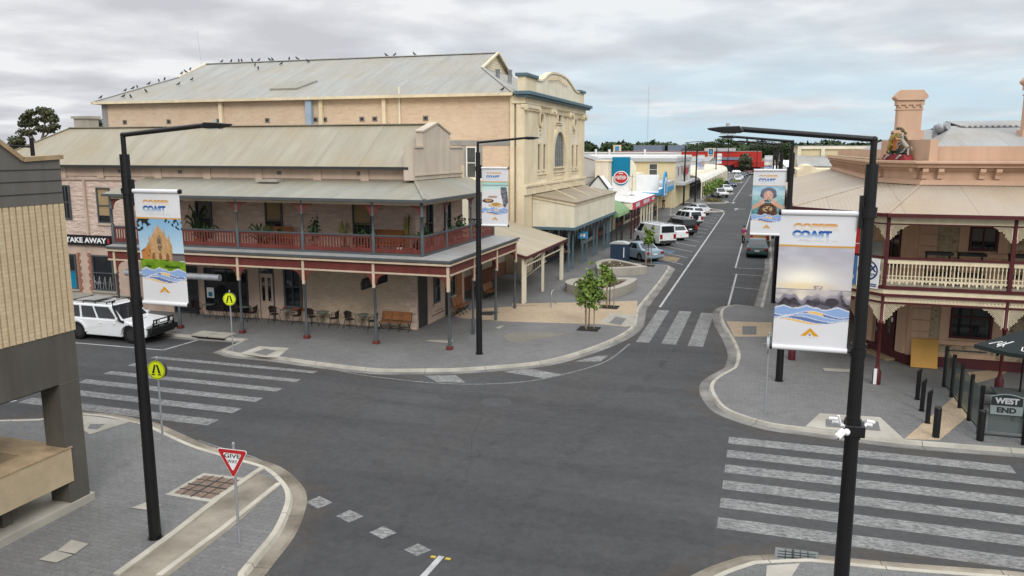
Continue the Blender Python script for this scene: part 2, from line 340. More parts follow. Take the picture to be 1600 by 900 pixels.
def Mrubble(name, sc, cols, mortar):
    m, nt, b = base(name, .9, 0, .2); v, ob = wallco(nt)
    vo = nd(nt, 'ShaderNodeTexVoronoi'); vo.inputs['Scale'].default_value = sc; nt.links.new(v, vo.inputs['Vector'])
    vd = nd(nt, 'ShaderNodeTexVoronoi'); vd.feature = 'DISTANCE_TO_EDGE'; vd.inputs['Scale'].default_value = sc; nt.links.new(v, vd.inputs['Vector'])
    s = nd(nt, 'ShaderNodeSeparateXYZ'); nt.links.new(vo.outputs['Color'], s.inputs[0])
    o = ramp(nt, s.outputs[0], [(.1, cols[0]), (.5, cols[1]), (.9, cols[2])])
    o = mixc(nt, ramp(nt, vd.outputs[0], [(.04, (1, 1, 1)), (.11, (0, 0, 0))]), o, c4(mortar))
    o = mixc(nt, 1.0, o, mixc(nt, noise(nt, ob, 12, 4), c4((.75,) * 3), c4((1.2,) * 3)), 'MULTIPLY')
    nt.links.new(o, b.inputs['Base Color']); bump(nt, b, vd.outputs[0], .04)
Mrubble('rubble', 5.5, [(.27, .2, .125), (.38, .3, .19), (.45, .37, .25)], (.44, .36, .25))
Mbrick('tan_brick', (.64, .52, .345), (.57, .455, .3), (.53, .42, .275), .24, .09, .006, patch=.45, pcol=(.52, .38, .21))
Mroof('roof_tan', (.30, .275, .21), 0); Mroof('roof_grey', (.285, .285, .26), 0); Mroof('roof_grey_y', (.285, .285, .26), 1)
Mroof('roof_verandah', (.255, .25, .21), 0, .15); Mroof('roof_verandah_y', (.255, .25, .21), 1, .15)
Mroof('roof_cream', (.36, .305, .24), 0, .15, streak=.07); Mroof('roof_cream_y', (.36, .305, .24), 1, .15, streak=.07)
Mroof('roof_steel', (.30, .305, .305), 0); Mroof('roof_steel_y', (.31, .315, .315), 1); Mroof('roof_box', (.30, .255, .185), 1, .2); Mroof('roof_porch', (.36, .32, .24), 1, .2)

paving('paver_beige', (.17, .155, .13), (.20, .185, .155), .3); M('grate_grey', (.15, .165, .155), .6, .15)
def tyre_mark():
    m, nt, b = base('tyre_mark', .8, 0, .3); b.inputs['Base Color'].default_value = (.03, .03, .031, 1); v = objco(nt)
    tr = nd(nt, 'ShaderNodeBsdfTransparent'); mx = nd(nt, 'ShaderNodeMixShader'); n = ramp(nt, noise(nt, v, 1.4, 6, .7), [(.45, (0, 0, 0)), (.75, (.16,) * 3)])
    nt.links.new(n, mx.inputs[0]); nt.links.new(tr.outputs[0], mx.inputs[1]); nt.links.new(b.outputs[0], mx.inputs[2]); nt.links.new(mx.outputs[0], nt.nodes['Material Output'].inputs['Surface'])
tyre_mark()
def arc_mark():
    m, nt, b = base('arc_mark', .85, 0, .2); b.inputs['Base Color'].default_value = (.13, .13, .128, 1); v = objco(nt)
    tr = nd(nt, 'ShaderNodeBsdfTransparent'); mx = nd(nt, 'ShaderNodeMixShader'); n = ramp(nt, noise(nt, v, 1.2, 7, .75), [(.35, (0, 0, 0)), (.75, (.4,) * 3)])
    nt.links.new(n, mx.inputs[0]); nt.links.new(tr.outputs[0], mx.inputs[1]); nt.links.new(b.outputs[0], mx.inputs[2]); nt.links.new(mx.outputs[0], nt.nodes['Material Output'].inputs['Surface'])
arc_mark()
def road_dust():
    m, nt, b = base('road_dust', .95, 0, .1); b.inputs['Base Color'].default_value = (.16, .125, .09, 1); v = objco(nt)
    tr = nd(nt, 'ShaderNodeBsdfTransparent'); mx = nd(nt, 'ShaderNodeMixShader'); n = ramp(nt, noise(nt, v, .9, 7, .72), [(.42, (0, 0, 0)), (.78, (.36,) * 3)])
    nt.links.new(n, mx.inputs[0]); nt.links.new(tr.outputs[0], mx.inputs[1]); nt.links.new(b.outputs[0], mx.inputs[2]); nt.links.new(mx.outputs[0], nt.nodes['Material Output'].inputs['Surface'])
road_dust()
# ================================================================ world, sun, camera
w = bpy.data.worlds.new('World'); SC.world = w; w.use_nodes = True
nt = w.node_tree; bg = nt.nodes['Background']
SUN_EL, SUN_AZ = 34.0, 150.0
sky = nd(nt, 'ShaderNodeTexSky'); sky.sky_type = 'NISHITA'; sky.sun_disc = False
sky.sun_elevation = radians(SUN_EL); sky.sun_rotation = radians(SUN_AZ); sky.air_density = 1.0; sky.dust_density = 1.2
tc = nd(nt, 'ShaderNodeTexCoord'); sp = nd(nt, 'ShaderNodeSeparateXYZ'); nt.links.new(tc.outputs['Generated'], sp.inputs[0])
zz = nd(nt, 'ShaderNodeMath', operation='MAXIMUM'); nt.links.new(sp.outputs[2], zz.inputs[0]); zz.inputs[1].default_value = 0.0
za = nd(nt, 'ShaderNodeMath', operation='ADD'); nt.links.new(zz.outputs[0], za.inputs[0]); za.inputs[1].default_value = .13
dv = []
for k in (0, 1):
    q = nd(nt, 'ShaderNodeMath', operation='DIVIDE'); nt.links.new(sp.outputs[k], q.inputs[0]); nt.links.new(za.outputs[0], q.inputs[1]); dv.append(q)
cb = nd(nt, 'ShaderNodeCombineXYZ'); nt.links.new(dv[0].outputs[0], cb.inputs[0]); nt.links.new(dv[1].outputs[0], cb.inputs[1])
def wn(scale, loc, detail=7, rough=.58, dist=.3):
    mp = nd(nt, 'ShaderNodeMapping'); mp.inputs['Location'].default_value = loc; nt.links.new(cb.outputs[0], mp.inputs[0])
    n = nd(nt, 'ShaderNodeTexNoise'); n.inputs['Scale'].default_value = scale; n.inputs['Detail'].default_value = detail
    n.inputs['Roughness'].default_value = rough; n.inputs['Distortion'].default_value = dist; nt.links.new(mp.outputs[0], n.inputs['Vector']); return n.outputs['Fac']
n1 = wn(1.5, (3.1, 1.7, 0), 9, .5, .15); n2 = wn(.8, (9.4, 5.2, 0), 6)
cl = ramp(nt, n1, [(.36, (6.3, 6.4, 6.85)), (.45, (7.1, 7.25, 7.65)), (.52, (7.9, 8.05, 8.4)), (.6, (9.4, 9.5, 9.65))])
# thin gaps low down towards the right, where the blue shows through
el = ramp(nt, zz.outputs[0], [(0.0, (1, 1, 1)), (.05, (1, 1, 1)), (.09, (.62,) * 3), (.16, (.12,) * 3)])
sx = nd(nt, 'ShaderNodeMapRange'); nt.links.new(sp.outputs[0], sx.inputs[0]); sx.inputs[1].default_value = -.50; sx.inputs[2].default_value = -.16
g1 = nd(nt, 'ShaderNodeMath', operation='MULTIPLY'); nt.links.new(el, g1.inputs[0]); nt.links.new(sx.outputs[0], g1.inputs[1])
gap = ramp(nt, n2, [(.38, (.15,) * 3), (.5, (.75,) * 3), (.6, (1, 1, 1))])
g2 = nd(nt, 'ShaderNodeMath', operation='MULTIPLY'); nt.links.new(g1.outputs[0], g2.inputs[0]); nt.links.new(gap, g2.inputs[1])
blue = mixc(nt, .88, sky.outputs[0], (6.5, 8.6, 9.9, 1))
skyc = mixc(nt, g2.outputs[0], cl, blue)
top = ramp(nt, zz.outputs[0], [(.0, (.85,) * 3), (.25, (.88,) * 3), (1.0, (2.5,) * 3)])          # an overcast sky is brightest overhead
skyc = mixc(nt, 1.0, skyc, top, 'MULTIPLY')
nt.links.new(skyc, bg.inputs['Color']); bg.inputs['Strength'].default_value = .098
sl = bpy.data.lights.new('sun', 'SUN'); sl.energy = 1.5; sl.angle = radians(20); sl.color = (1, .965, .91)
so = bpy.data.objects.new('sun', sl); COL.objects.link(so)
_a = radians(SUN_AZ); dirv = Vector((sin(_a) * cos(radians(SUN_EL)), cos(_a) * cos(radians(SUN_EL)), sin(radians(SUN_EL))))
so.rotation_euler = dirv.to_track_quat('Z', 'Y').to_euler(); so.location = (0, 0, 60)
cam = bpy.data.cameras.new('camera'); cam.sensor_width = 36; cam.lens = _f / 1600 * 36; cam.clip_end = 6000; cam.clip_start = .1
co = bpy.data.objects.new('camera', cam); COL.objects.link(co); co.location = (0, 0, CAM_H)
co.rotation_euler = (radians(90) - _pt, 0, _yw); SC.camera = co
SC.view_settings.view_transform = 'Standard'; SC.view_settings.look = 'None'; SC.view_settings.exposure = 0.15; SC.view_settings.gamma = 1
SC.view_settings.use_curve_mapping = False
SC.cycles.max_bounces = 6; SC.cycles.use_denoising = True

# ================================================================ ground, road, pavements
RZ = -.1
b = MB(); b.sheet([(-2500, -300), (2500, -300), (2500, 4500), (-2500, 4500)], -.16); struct(b, 'ground', 'earth')
b = MB(); b.sheet([(-90, -15), (-4, -15), (3, -15), (70, -15), (70, 36), (12, 36), (12, 460), (-22, 460), (-22, 36), (-90, 36)], RZ); struct(b, 'road', 'asphalt')

def pavement(name, edge, rest, mat='paver_grey', gut=.4, kerbw=.13, mats=('kerb', 'gutter')):
    """edge: kerb-back line with the road on its right hand; rest closes the slab"""
    b = MB(); b.sheet(list(edge) + list(rest), 0.0); struct(b, name, mat)
    k = MB()
    a = [Vector(p) for p in edge]; k1 = offset_line(edge, kerbw); k2 = offset_line(edge, kerbw + .05); k3 = offset_line(edge, kerbw + gut)
    rows = [[(p[0], p[1], -.02) for p in edge], [(p[0], p[1], .006) for p in edge], [(p[0], p[1], .006) for p in k1], [(p[0], p[1], RZ + .006) for p in k2], [(p[0], p[1], RZ + .008) for p in k3], [(p[0], p[1], RZ - .03) for p in k3]]
    n = len(edge)
    for i, (r0, r1) in enumerate(zip(rows, rows[1:])):
        k.mat(0 if i < 3 else 1)
        for j in range(n - 1): k.quad(r0[j], r0[j + 1], r1[j + 1], r1[j])
    k.mat(2); acc = 0.0
    for j in range(n - 1):                                                 # joints between the kerb castings
        p, q = Vector(edge[j]), Vector(edge[j + 1]); Ls = (q - p).length; pos = 2.4 - acc
        if Ls < 1e-6: continue
        while pos < Ls:
            e = .009 / Ls; t0, t1 = pos / Ls - e, pos / Ls + e
            for r0, r1 in zip(rows[1:4], rows[2:5]):
                L3 = lambda r, t: tuple(Vector(r[j]).lerp(Vector(r[j + 1]), t) + Vector((0, 0, .003)))
                k.quad(L3(r0, t0), L3(r0, t1), L3(r1, t1), L3(r1, t0))
            pos += 2.4
        acc = (acc + Ls) % 2.4
    struct(k, 'kerb', [*mats, 'joint'])
    d = MB(); l = offset_line(edge, kerbw + gut - .1); r = offset_line(edge, kerbw + gut + .55)
    for j in range(n - 1):
        if max(edge[j][1], edge[j + 1][1]) < 75 and min(edge[j][0], edge[j + 1][0]) > -40: d.quad((*l[j], RZ + .0095), (*l[j + 1], RZ + .0095), (*r[j + 1], RZ + .0006), (*r[j], RZ + .0006))
    if d.f: struct(d, 'road_dust', 'road_dust')
L = lambda pts, z=0.0: [at(x, y, z) for x, y in pts]
# far left corner (hotel side); travelled so that the road lies on the right
eA = [(-90, 31.0), (-25.7, 31.0)] + [at(388, 529.5), at(352, 547)] + smooth_line(L([(372, 551), (436, 557), (480, 563), (534, 570), (572, 574), (600, 576), (645, 576), (712, 575), (775, 571), (837, 565), (887, 554), (937, 537), (970, 522), (988, 508), (993, 492), (996, 480), (1008, 465), (1030, 438), (1044, 418)]), 5)
eA = [p for p in eA]
eA += [(-6.9, 61.6), (-11.2, 62.2), (-11.2, 117.5), (-9.5, 118.2), (-6.6, 119.6), (-5.9, 121), (-6.6, 124), (-10, 128), (-14, 131), (-17, 133)]
pavement('pavement', eA, [(-24, 133), (-24, 55), (-90, 55)])
pavement('pavement', [(-18, 137), (-12.5, 139.5), (-9.2, 138.5), (-6.9, 139.5), (-6.3, 142), (-6.6, 146), (-11.0, 148), (-11.0, 168), (-6.8, 169), (-6.6, 174), (-11, 176), (-11, 228), (-6.8, 230), (-6.6, 236), (-11, 238), (-11, 330)], [(-26, 330), (-26, 137)])
# far right corner (second hotel side)
eC = [(.75, 330), (.75, 172), (-2.4, 170), (-2.6, 164), (.75, 161), (.75, 62), (.2, 46.3)] + smooth_line(L([(1150, 476.5), (1134, 481), (1129.6, 490), (1132.7, 505), (1148, 530), (1157, 553), (1153, 572), (1144, 579), (1128, 588), (1117.5, 597), (1115.5, 607), (1121, 620), (1135, 636), (1160, 647.5), (1204, 660), (1258, 667.5), (1330, 677), (1413, 686.5), (1500, 693.5), (1600, 701)]), 5) + [(14, 26.0), (70, 27.5)]
pavement('pavement', eC, [(70, 40), (30, 40), (30, 330)])
# near left corner (foreground shop side)
eB = [(-60, 18.15), (-24.9, 18.15)] + L([(62, 657)]) + smooth_line(L([(98, 646), (160, 651), (200, 659), (222, 664), (255, 679), (300, 699), (360, 717), (410, 732), (437, 755), (446, 775), (440, 800), (424, 832), (396, 866), (372, 895)]), 5) + [(-9.0, 11.2), (-8.4, 8), (-8.2, 0), (-8.2, -15)]
pavement('pavement', eB[::-1], [(-60, -15)], mats=('kerb_cream', 'gutter_brown'))
# near right corner, bottom edge of the view
eD = [(70, 18.2), (12, 17.4)] + smooth_line(L([(1600, 906), (1400, 891), (1282, 879), (1252, 878), (1190, 881), (1174, 884), (1126, 902), (1060, 940)]), 4) + [(-2.6, 12.5), (-3.2, 8), (-3.2, -15)]
pavement('pavement', eD, [(70, -15)], mats=('kerb_cream', 'gutter_brown'))

inlay_later = [L([(1198, 884), (1250, 880.5), (1238, 900), (1226, 915), (1196, 915)])]
# ---- things laid into the pavements (thin sheets, each 4 mm above the last)
def inlay(name, polys, mat, z=.004, holes=None):
    b = MB()
    for p in polys: b.sheet(p, z)
    return struct(b, name, mat)
inlay('paving_band', [L([(686, 486), (800, 479), (900, 474.5), (960, 471), (996, 470), (995, 490), (980, 511), (940, 507), (880, 505), (800, 503), (720, 497)]),
                      L([(1135, 502), (1206, 504), (1206, 526), (1147, 526)]),
                      L([(1413, 686), (1500, 612), (1512, 612), (1513, 650), (1468, 688)]), L([(1480, 585), (1560, 577), (1580, 579), (1550, 592), (1520, 600)])], 'paver_sand')
inlay('paving_band', [L([(800, 474.5), (996, 470.5), (995, 473.2), (800, 478)])], 'paver_sand', .005)
inlay('paving_pale', [smooth_line(L([(787, 524), (800, 520), (840, 519), (886, 522), (850, 528), (808, 535), (793, 532), (787, 526)]), 3)], 'paver_beige', .0055)
inlay('paving_pale', [L([(955, 489), (991, 492), (992, 511), (936, 505)])], 'concrete', .008)
inlay('tactile_paving', [L([(962, 495), (979, 498), (970, 508), (951, 505)]), L([(1160, 510), (1182, 510), (1182, 523), (1160, 523)]), L([(396, 551), (414, 545), (432, 548), (416, 556)]), L([(1290, 655), (1372, 659), (1376, 674), (1290, 667)]), L([(141, 663), (164, 663), (152, 671), (137, 670)])], 'paver_grey', .012)
# concrete kerb ramps
inlay('kerb_ramp', inlay_later, 'kerb', .008)
inlay('kerb_ramp', [L([(374, 552.5), (405, 541), (452, 544), (434, 559), (410, 558)]), L([(1258, 667), (1281, 646), (1375, 652), (1413, 687), (1330, 677)]), L([(100, 648), (140, 650), (205, 659), (140, 679), (125, 668)])], 'kerb', .008)
# drain channel and raised kerbs of the corner splitter
chan = L([(176, 900), (270, 832), (335, 781), (392, 739), (412, 742), (433, 753), (436, 760), (360, 826), (262, 902)])
inlay('drain_channel', [chan], 'gutter_brown', .006)
b = MB()
for pl, wd in (([(182, 900), (275, 832), (340, 781), (397, 741), (410, 733)], .16), ([(248, 902), (350, 826), (436, 757)], .14)):
    q = L(pl)
    for p, r in zip(q, q[1:]): b.beam((*p, .02), (*r, .02), wd, .06)
struct(b, 'kerb', 'kerb_cream')
def cover(poly, mat, label, cat='cover', inset=.06, name='service_cover', rim='dark_grey', z=.004, lines=0, group=None):
    q = [Vector(p) for p in poly]; c = sum(q, Vector((0, 0))) / len(q)
    t = thing(name, label, cat, (c.x, c.y, z), 0, group)
    f = MB(); f.sheet([tuple(p) for p in q], z); f.build('frame', rim, t)
    p = MB(); p.sheet([tuple(c + (v - c) * (1 - inset)) for v in q], z + .006)
    p.build('lid', mat, t)
    if lines:
        g = MB()
        for k in range(1, lines):
            for a, b2, d, e in ((0, 1, 3, 2), (1, 2, 0, 3)):
                u = q[a].lerp(q[b2], k / lines); v2 = q[d].lerp(q[e], k / lines); u = c + (u - c) * .86; v2 = c + (v2 - c) * .86
                g.beam((u.x, u.y, z + .014), (v2.x, v2.y, z + .014), .018 if k != lines // 2 else .045, .008)
        g.build('bars', 'dark_grey', t)
    return t
cover(L([(88, 861), (112, 843), (140, 850), (117, 866.5)]), 'concrete', 'pale concrete pit lid nearest the foreground shop column', inset=.05)
cover(L([(59, 875), (87, 860), (116, 867.5), (88, 880)]), 'concrete', 'pale concrete pit lid in front of the planter slab, frontmost of two', inset=.05)
cover(L([(258, 773), (318, 739), (388, 748), (331, 785)]), 'grate_brown', 'brown paved tree grate in a cream frame beside the give way sign', 'grate', .2, 'tree_grate', 'kerb', lines=4)
cover(L([(204, 794), (230, 784), (255, 790), (232, 798)]), 'concrete', 'small tan pit lid at the foot of the left black lamp post', inset=.05)
cover(L([(661, 533), (671, 531), (712, 532), (703, 537)]), 'concrete', 'white pit lid by the corner verandah post of the red balcony hotel')
cover(L([(773, 513), (782, 509), (789, 509), (780, 514)]), 'concrete', 'white pit lid between the middle lamp post and the sandy paving band')
cover(L([(752, 487), (775, 486), (780, 488), (768, 493), (752, 492.5)]), 'dark_grey', 'dark square mat lying on the sandy paving band')
cover(L([(1283, 575), (1330, 577), (1330, 582), (1287, 580)]), 'concrete', 'long pale pit lid behind the sunset banner')
cover(L([(1209, 875), (1212, 849), (1279, 857), (1281, 879)], ), 'grate_grey', 'ribbed steel drain grate in the gutter at the bottom of the right crossing', 'grate', .05, 'drain_grate', 'gutter', z=RZ + .012, lines=5)
cover([(at(775, 629, RZ)[0] + .55 * cos(k * pi / 8), at(775, 629, RZ)[1] + .55 * sin(k * pi / 8)) for k in range(16)], 'asphalt_far', 'round grey manhole lid set in the middle of the junction', 'manhole', .06, 'manhole_cover', 'paint_tyre', z=RZ + .001)
t = thing('drain_inlet', 'concrete lidded drain inlet in the kerb in front of the parked white four wheel drive', 'drain', (-24.9, 31.0, 0))
for k in range(2): b = MB(); b.box(-25.75 + k * .98, -24.82 + k * .98, 30.8, 31.7, .01, .07); b.build('lid', 'concrete', t)
b = MB(); b.box(-25.7, -23.9, 30.84, 30.9, RZ, .0); b.build('opening', 'black', t)

# ---- old and patched asphalt, sealed cracks
inlay('road_patch', [L([(474, 730), (620, 739), (860, 764), (1116, 806), (1116, 880), (1060, 925), (900, 1000), (430, 1000), (474, 880), (486, 800)], RZ)], 'asphalt_old', RZ + .0003)
inlay('road_patch', [L([(1075, 400), (1100, 400), (1092, 425), (1064, 425)], RZ)], 'asphalt_old', RZ + .0006)
_cr = random.Random(12)
for (x0, y0), (x1, y1) in (((640, 610), (1090, 700)), ((760, 600), (700, 880)), ((1010, 560), (1080, 420)), ((480, 650), (800, 690))):
    pts = [(x0 + (x1 - x0) * k / 14 + _cr.uniform(-9, 9) * (0 < k < 14), y0 + (y1 - y0) * k / 14 + _cr.uniform(-3, 3)) for k in range(15)]
    q = L(pts, RZ); lo, hi = offset_line(q, -.012), offset_line(q, .012); b = MB()
    for j in range(14): b.quad((*lo[j], RZ + .0009), (*lo[j + 1], RZ + .0009), (*hi[j + 1], RZ + .0009), (*hi[j], RZ + .0009))
    struct(b, 'road_crack', 'dark_grey')
# ---- painted markings
z1 = RZ + .0016
ZN = [0]
def mark(polys, mat='paint_white', name='road_marking', z=z1):
    b = MB(); ZN[0] += 1; z += ZN[0] * .00012
    for p in polys: b.sheet(p, z)
    return struct(b, name, mat)
def rect(x0, x1, y0, y1): return [(x0, y0), (x1, y0), (x1, y1), (x0, y1)]
mark([rect(-24.9, -16.9, 20.72 + k * 1.29, 21.3 + k * 1.24) for k in range(6)], name='zebra_crossing')
mark([rect(-.7, 7.0, 18.32 + k * 1.163, 18.92 + k * 1.163) for k in range(6)], name='zebra_crossing')
mark([rect(-5.42, -4.8, 36.4, 44.35), rect(-4.25, -3.58, 36.4, 44.4), rect(-3.05, -2.36, 36.35, 44.3)], name='zebra_crossing')
def line(pts, wd=.11, mat='paint_line', z=z1):
    ZN[0] += 1; z += ZN[0] * .00004
    b = MB(); l = offset_line(pts, -wd / 2); r = offset_line(pts, wd / 2)
    for i in range(len(pts) - 1): b.quad((*l[i], z), (*l[i + 1], z), (*r[i + 1], z), (*r[i], z))
    return struct(b, 'road_marking', mat)
P = lambda *a: L(a, RZ)
line([(-5.42, 45.2), (-5.45, 114)] + smooth_line([(-5.45, 114), (-5.6, 119), (-6.6, 122.5), (-8.3, 124.4)], 4)[1:], .13)
line([(-5.4, 146), (-5.4, 300)], .12)
line(P((1138, 478), (1151, 428)), .12); line(P((1146, 428), (1203, 432)), .09); line(P((1142, 448.5), (1203, 453.5)), .09)
line([(-1.9, 62.5), (-1.9, 160)], .12); line([(-1.9, 62.5), (.4, 62.5)], .09)
for k in range(13):                                                     # angled bay lines
    y = 63.2 + k * 4.15
    line([(-5.9, y), (-8.6, y + 3.4)], .09)
mark([P((1020, 397), (1063, 403), (1057, 409.5), (1005, 401))], 'paint_yellow'); mark([P((1030, 390), (1056, 392), (1050, 396), (1026, 396)), P((1004, 409), (1040, 413), (1030, 410), (1010, 406))], 'paint_blue', z=z1 + .004)
line(smooth_line(P((505, 574), (560, 585), (640, 595), (700, 599.5), (760, 600), (830, 595), (900, 580), (950, 563), (984, 537)), 5), .075, 'paint_white')
mark([P((662, 586.5), (712, 586), (728, 598), (683, 597)), P((785, 581), (826, 576), (878, 585), (850, 591)), P((896, 565), (935, 556), (950, 556), (938, 565))])
for cx, cy in ((498, 785), (546, 806.5), (598, 832), (652, 859)):
    mark([P((cx - 21, cy), (cx + 1, cy - 9.6), (cx + 22, cy + .5), (cx - 1, cy + 10.2))])
line(P((690, 869), (662, 900)), .14); line(P((662, 900), (600, 968)), .14)
line(P((122, 536), (255, 547)), .1); line(P((255, 547), (312, 530.5)), .1); line(P((-400, 500), (122, 536)), .1)
line(P((0, 630), (26, 626)), .1); line(P((0, 672), (60, 655)), .1)
line(smooth_line(P((310, 688), (352, 702), (395, 714), (425, 730), (450, 752), (468, 776), (467, 800), (437, 848), (400, 888), (360, 920)), 4), .07, 'gutter')
line(smooth_line(P((470, 775), (540, 712), (620, 668), (700, 650), (790, 640), (900, 638), (1000, 643), (1090, 655)), 6), .16, 'arc_mark')
for pts in (((560, 900), (640, 800), (760, 700), (900, 640), (1000, 600), (1050, 545)), ((760, 900), (820, 800), (900, 700), (990, 620), (1060, 545)), ((480, 640), (640, 690), (800, 720), (960, 730), (1110, 720)), ((500, 610), (700, 640), (900, 665), (1110, 690)), ((620, 760), (590, 720), (560, 700), (530, 695)), ((1000, 890), (1080, 850), (1130, 820), (1170, 800)), ((930, 880), (945, 888), (975, 887))):
    line(smooth_line(P(*pts), 6), .34, 'tyre_mark', z=RZ + .0012)
for cx, cy, s in ((1150, 327, 1), (1146, 317, -1)):                      # straight / turn arrows
    x, y = at(cx, cy, RZ)
    mark([[(x - .08, y - 2.5), (x + .08, y - 2.5), (x + .08, y + .6), (x - .08, y + .6)], [(x - .45, y + .6), (x + .45, y + .6), (x, y + 2.2)]], 'paint_line', z=z1 + .004)
    mark([[(x + .08, y - .4), (x + 1.3 * s, y + .4), (x + 1.3 * s, y + .8), (x + .08, y + .2)]], 'paint_line', z=z1 + .008)
for px, py in ((677, 871), (700, 874)):
    x, y = at(px, py, RZ)
    single(MB().box(x - .06, x + .06, y - .04, y + .04, RZ, RZ + .025), 'road_stud', 'stud_yellow', 'small yellow road marker at the start of the lane line, %s of the pair' % ('left' if px < 690 else 'right'), 'road marker', (x, y, RZ), 'yellow road markers', bevel=.01)
# ================================================================ foreground shop, left edge
t = thing('corner_shop', 'foreground shop with grey sheet fascia over ribbed tan cladding at the left edge', 'building', (-20, 9, 0))
XF = -15.8
yz = lambda d0, d1: None
def px_(a, b, d): return (d, a, b)                                        # poly in (y,z), extruded along x
MB().prism([(2, 7.47), (14.9, 7.47), (14.9, 8.5), (13.92, 8.45), (11.6, 10.1), (2, 10.1)], px_, -26, XF).build('fascia', 'grey_sheet', t)
b = MB()
for z in (7.72, 8.0, 8.26): b.box(XF, XF + .012, 2, 14.9, z, z + .018)
b.build('sheet_joint', 'dark_grey', t)
b = MB()
for p, q in (((14.97, 8.55), (13.9, 8.5)), ((13.9, 8.5), (11.6, 10.15)), ((11.6, 10.15), (2, 10.15))): b.beam((XF - .12, *p), (XF - .12, *q), .34, .1)
b.build('coping', 'tile_orange', t)
b = MB(); b.box(-26, XF - .03, 2, 14.87, 4.4, 7.469)
n = int(12.8 / .165)
for k in range(n):
    y = 14.9 - k * .165; b.box(XF - .03, XF + .005, y - .115, y, 4.42, 7.465)
b.build('ribbed_cladding', 'tan_brick', t)
MB().box(-26, XF - .02, 2, 14.88, 3.2, 4.4).build('beam', 'grey_beam', t)
MB().box(-26, -16.2, 2, 14.4, 3.05, 3.198).build('soffit', 'dark_grey', t)
MB().box(-16.42, XF - .01, 14.3, 14.88, .2, 3.2).build('column', 'grey_beam', t, bevel=.01)
MB().box(-26, XF + .02, -2, 15.0, -.02, .2).build('plinth', 'concrete', t, bevel=.01)
MB().box(-26, -18.5, 2, 9.0, .2, 3.2).build('shop_wall', 'tan_brick', t)
t2 = thing('planter', 'long tan tiled planter slab with an open dark trough beside the grey column', 'planter', (-17.6, 11, .2))
b = MB()
b.box(-19.6, -15.78, 13.6, 14.42, .74, 1.58); b.box(-16.45, -15.78, 12.95, 13.6, .74, 1.58); b.box(-19.6, -18.6, 12.95, 13.6, .74, 1.58); b.box(-19.6, -15.78, 4, 9.5, .74, 1.58); b.box(-16.45, -15.78, 9.5, 12.95, .74, 1.58); b.box(-19.6, -18.6, 9.5, 12.95, .74, 1.58)
b.build('trough', M('planter_tile', (.44, .345, .225), .9, .18, 1.0, fine=30, bmp=.01) and 'planter_tile', t2)
b = MB()
b.box(-19.6, -15.76, 13.6, 14.45, 1.581, 1.61); b.box(-19.6, -15.76, 4, 9.5, 1.581, 1.61); b.box(-16.45, -15.76, 9.5, 13.6, 1.581, 1.61)
b.build('tile_top', 'tile_orange', t2)
MB().box(-18.6, -16.45, 9.5, 13.6, .9, 1.2).build('soil', 'soil', t2)
for y in (6, 9.4, 12.9): MB().box(-16.6, -16.2, y - .12, y + .12, .2, .74).build('support', 'grey_beam', t2)
t3 = thing('roof_railing', 'black pipe and post fixed on the roof edge of the foreground shop', 'pipe', (-17, 13.5, 8.5))
MB().tube([(-16.2, 14.55, 8.45), (-16.2, 14.55, 8.98)], .045).build('post', 'black', t3)
MB().tube([(-16.2, 14.55, 8.78), (-16.6, 11.6, 8.9)], .022).build('pipe', 'black', t3)

# ================================================================ windows and doors shared by buildings
def wall_map(axis, c, s=1):
    """axis 'y': wall lies at y=c facing -y; axis 'x': wall at x=c facing +x (s=1) or -x (s=-1). returns f(u,z,d): d is distance out of the wall"""
    if axis == 'y': return lambda u, z, d: (u, c - d, z)
    return lambda u, z, d: (c + s * d, u, z)
def fbox(mb, f, u0, u1, z0, z1, d0, d1):
    p = [f(u, z, d) for d in (d0, d1) for z in (z0, z1) for u in (u0, u1)]
    return mb.add(p, [(0, 2, 3, 1), (4, 5, 7, 6), (0, 1, 5, 4), (2, 6, 7, 3), (0, 4, 6, 2), (1, 3, 7, 5)])
def window(par, f, u0, u1, z0, z1, frame='post_grey', pane='glass', bars=(0, 1), wd=.07, sill=None, blind=None, depth=.05, name='window'):
    """frame stands proud of the wall, the pane sits back inside it"""
    b = MB()
    fbox(b, f, u0, u0 + wd, z0, z1, .002, depth); fbox(b, f, u1 - wd, u1, z0, z1, .002, depth)
    fbox(b, f, u0 + wd, u1 - wd, z0, z0 + wd, .002, depth); fbox(b, f, u0 + wd, u1 - wd, z1 - wd, z1, .002, depth)
    for k in range(bars[0]): u = u0 + (u1 - u0) * (k + 1) / (bars[0] + 1); fbox(b, f, u - .018, u + .018, z0 + wd, z1 - wd, .003, depth - .012)
    for k in range(bars[1]): z = z0 + (z1 - z0) * (k + 1) / (bars[1] + 1); fbox(b, f, u0 + wd, u1 - wd, z - .025, z + .025, .003, depth - .008)
    w_ = b.build(name, frame, par)
    p = MB(); fbox(p, f, u0 + wd, u1 - wd, z0 + wd, z1 - wd, .002, .012); p.build('pane', pane, w_)
    if blind:
        p = MB(); fbox(p, f, u0 + wd, u1 - wd, z1 - wd - (z1 - z0) * blind[1], z1 - wd, .013, .018); p.build('blind', blind[0], w_)
    if sill:
        s_ = MB(); fbox(s_, f, u0 - .1, u1 + .1, z0 - .12, z0 - .002, .002, .1); s_.build('sill', sill, w_)
    return w_
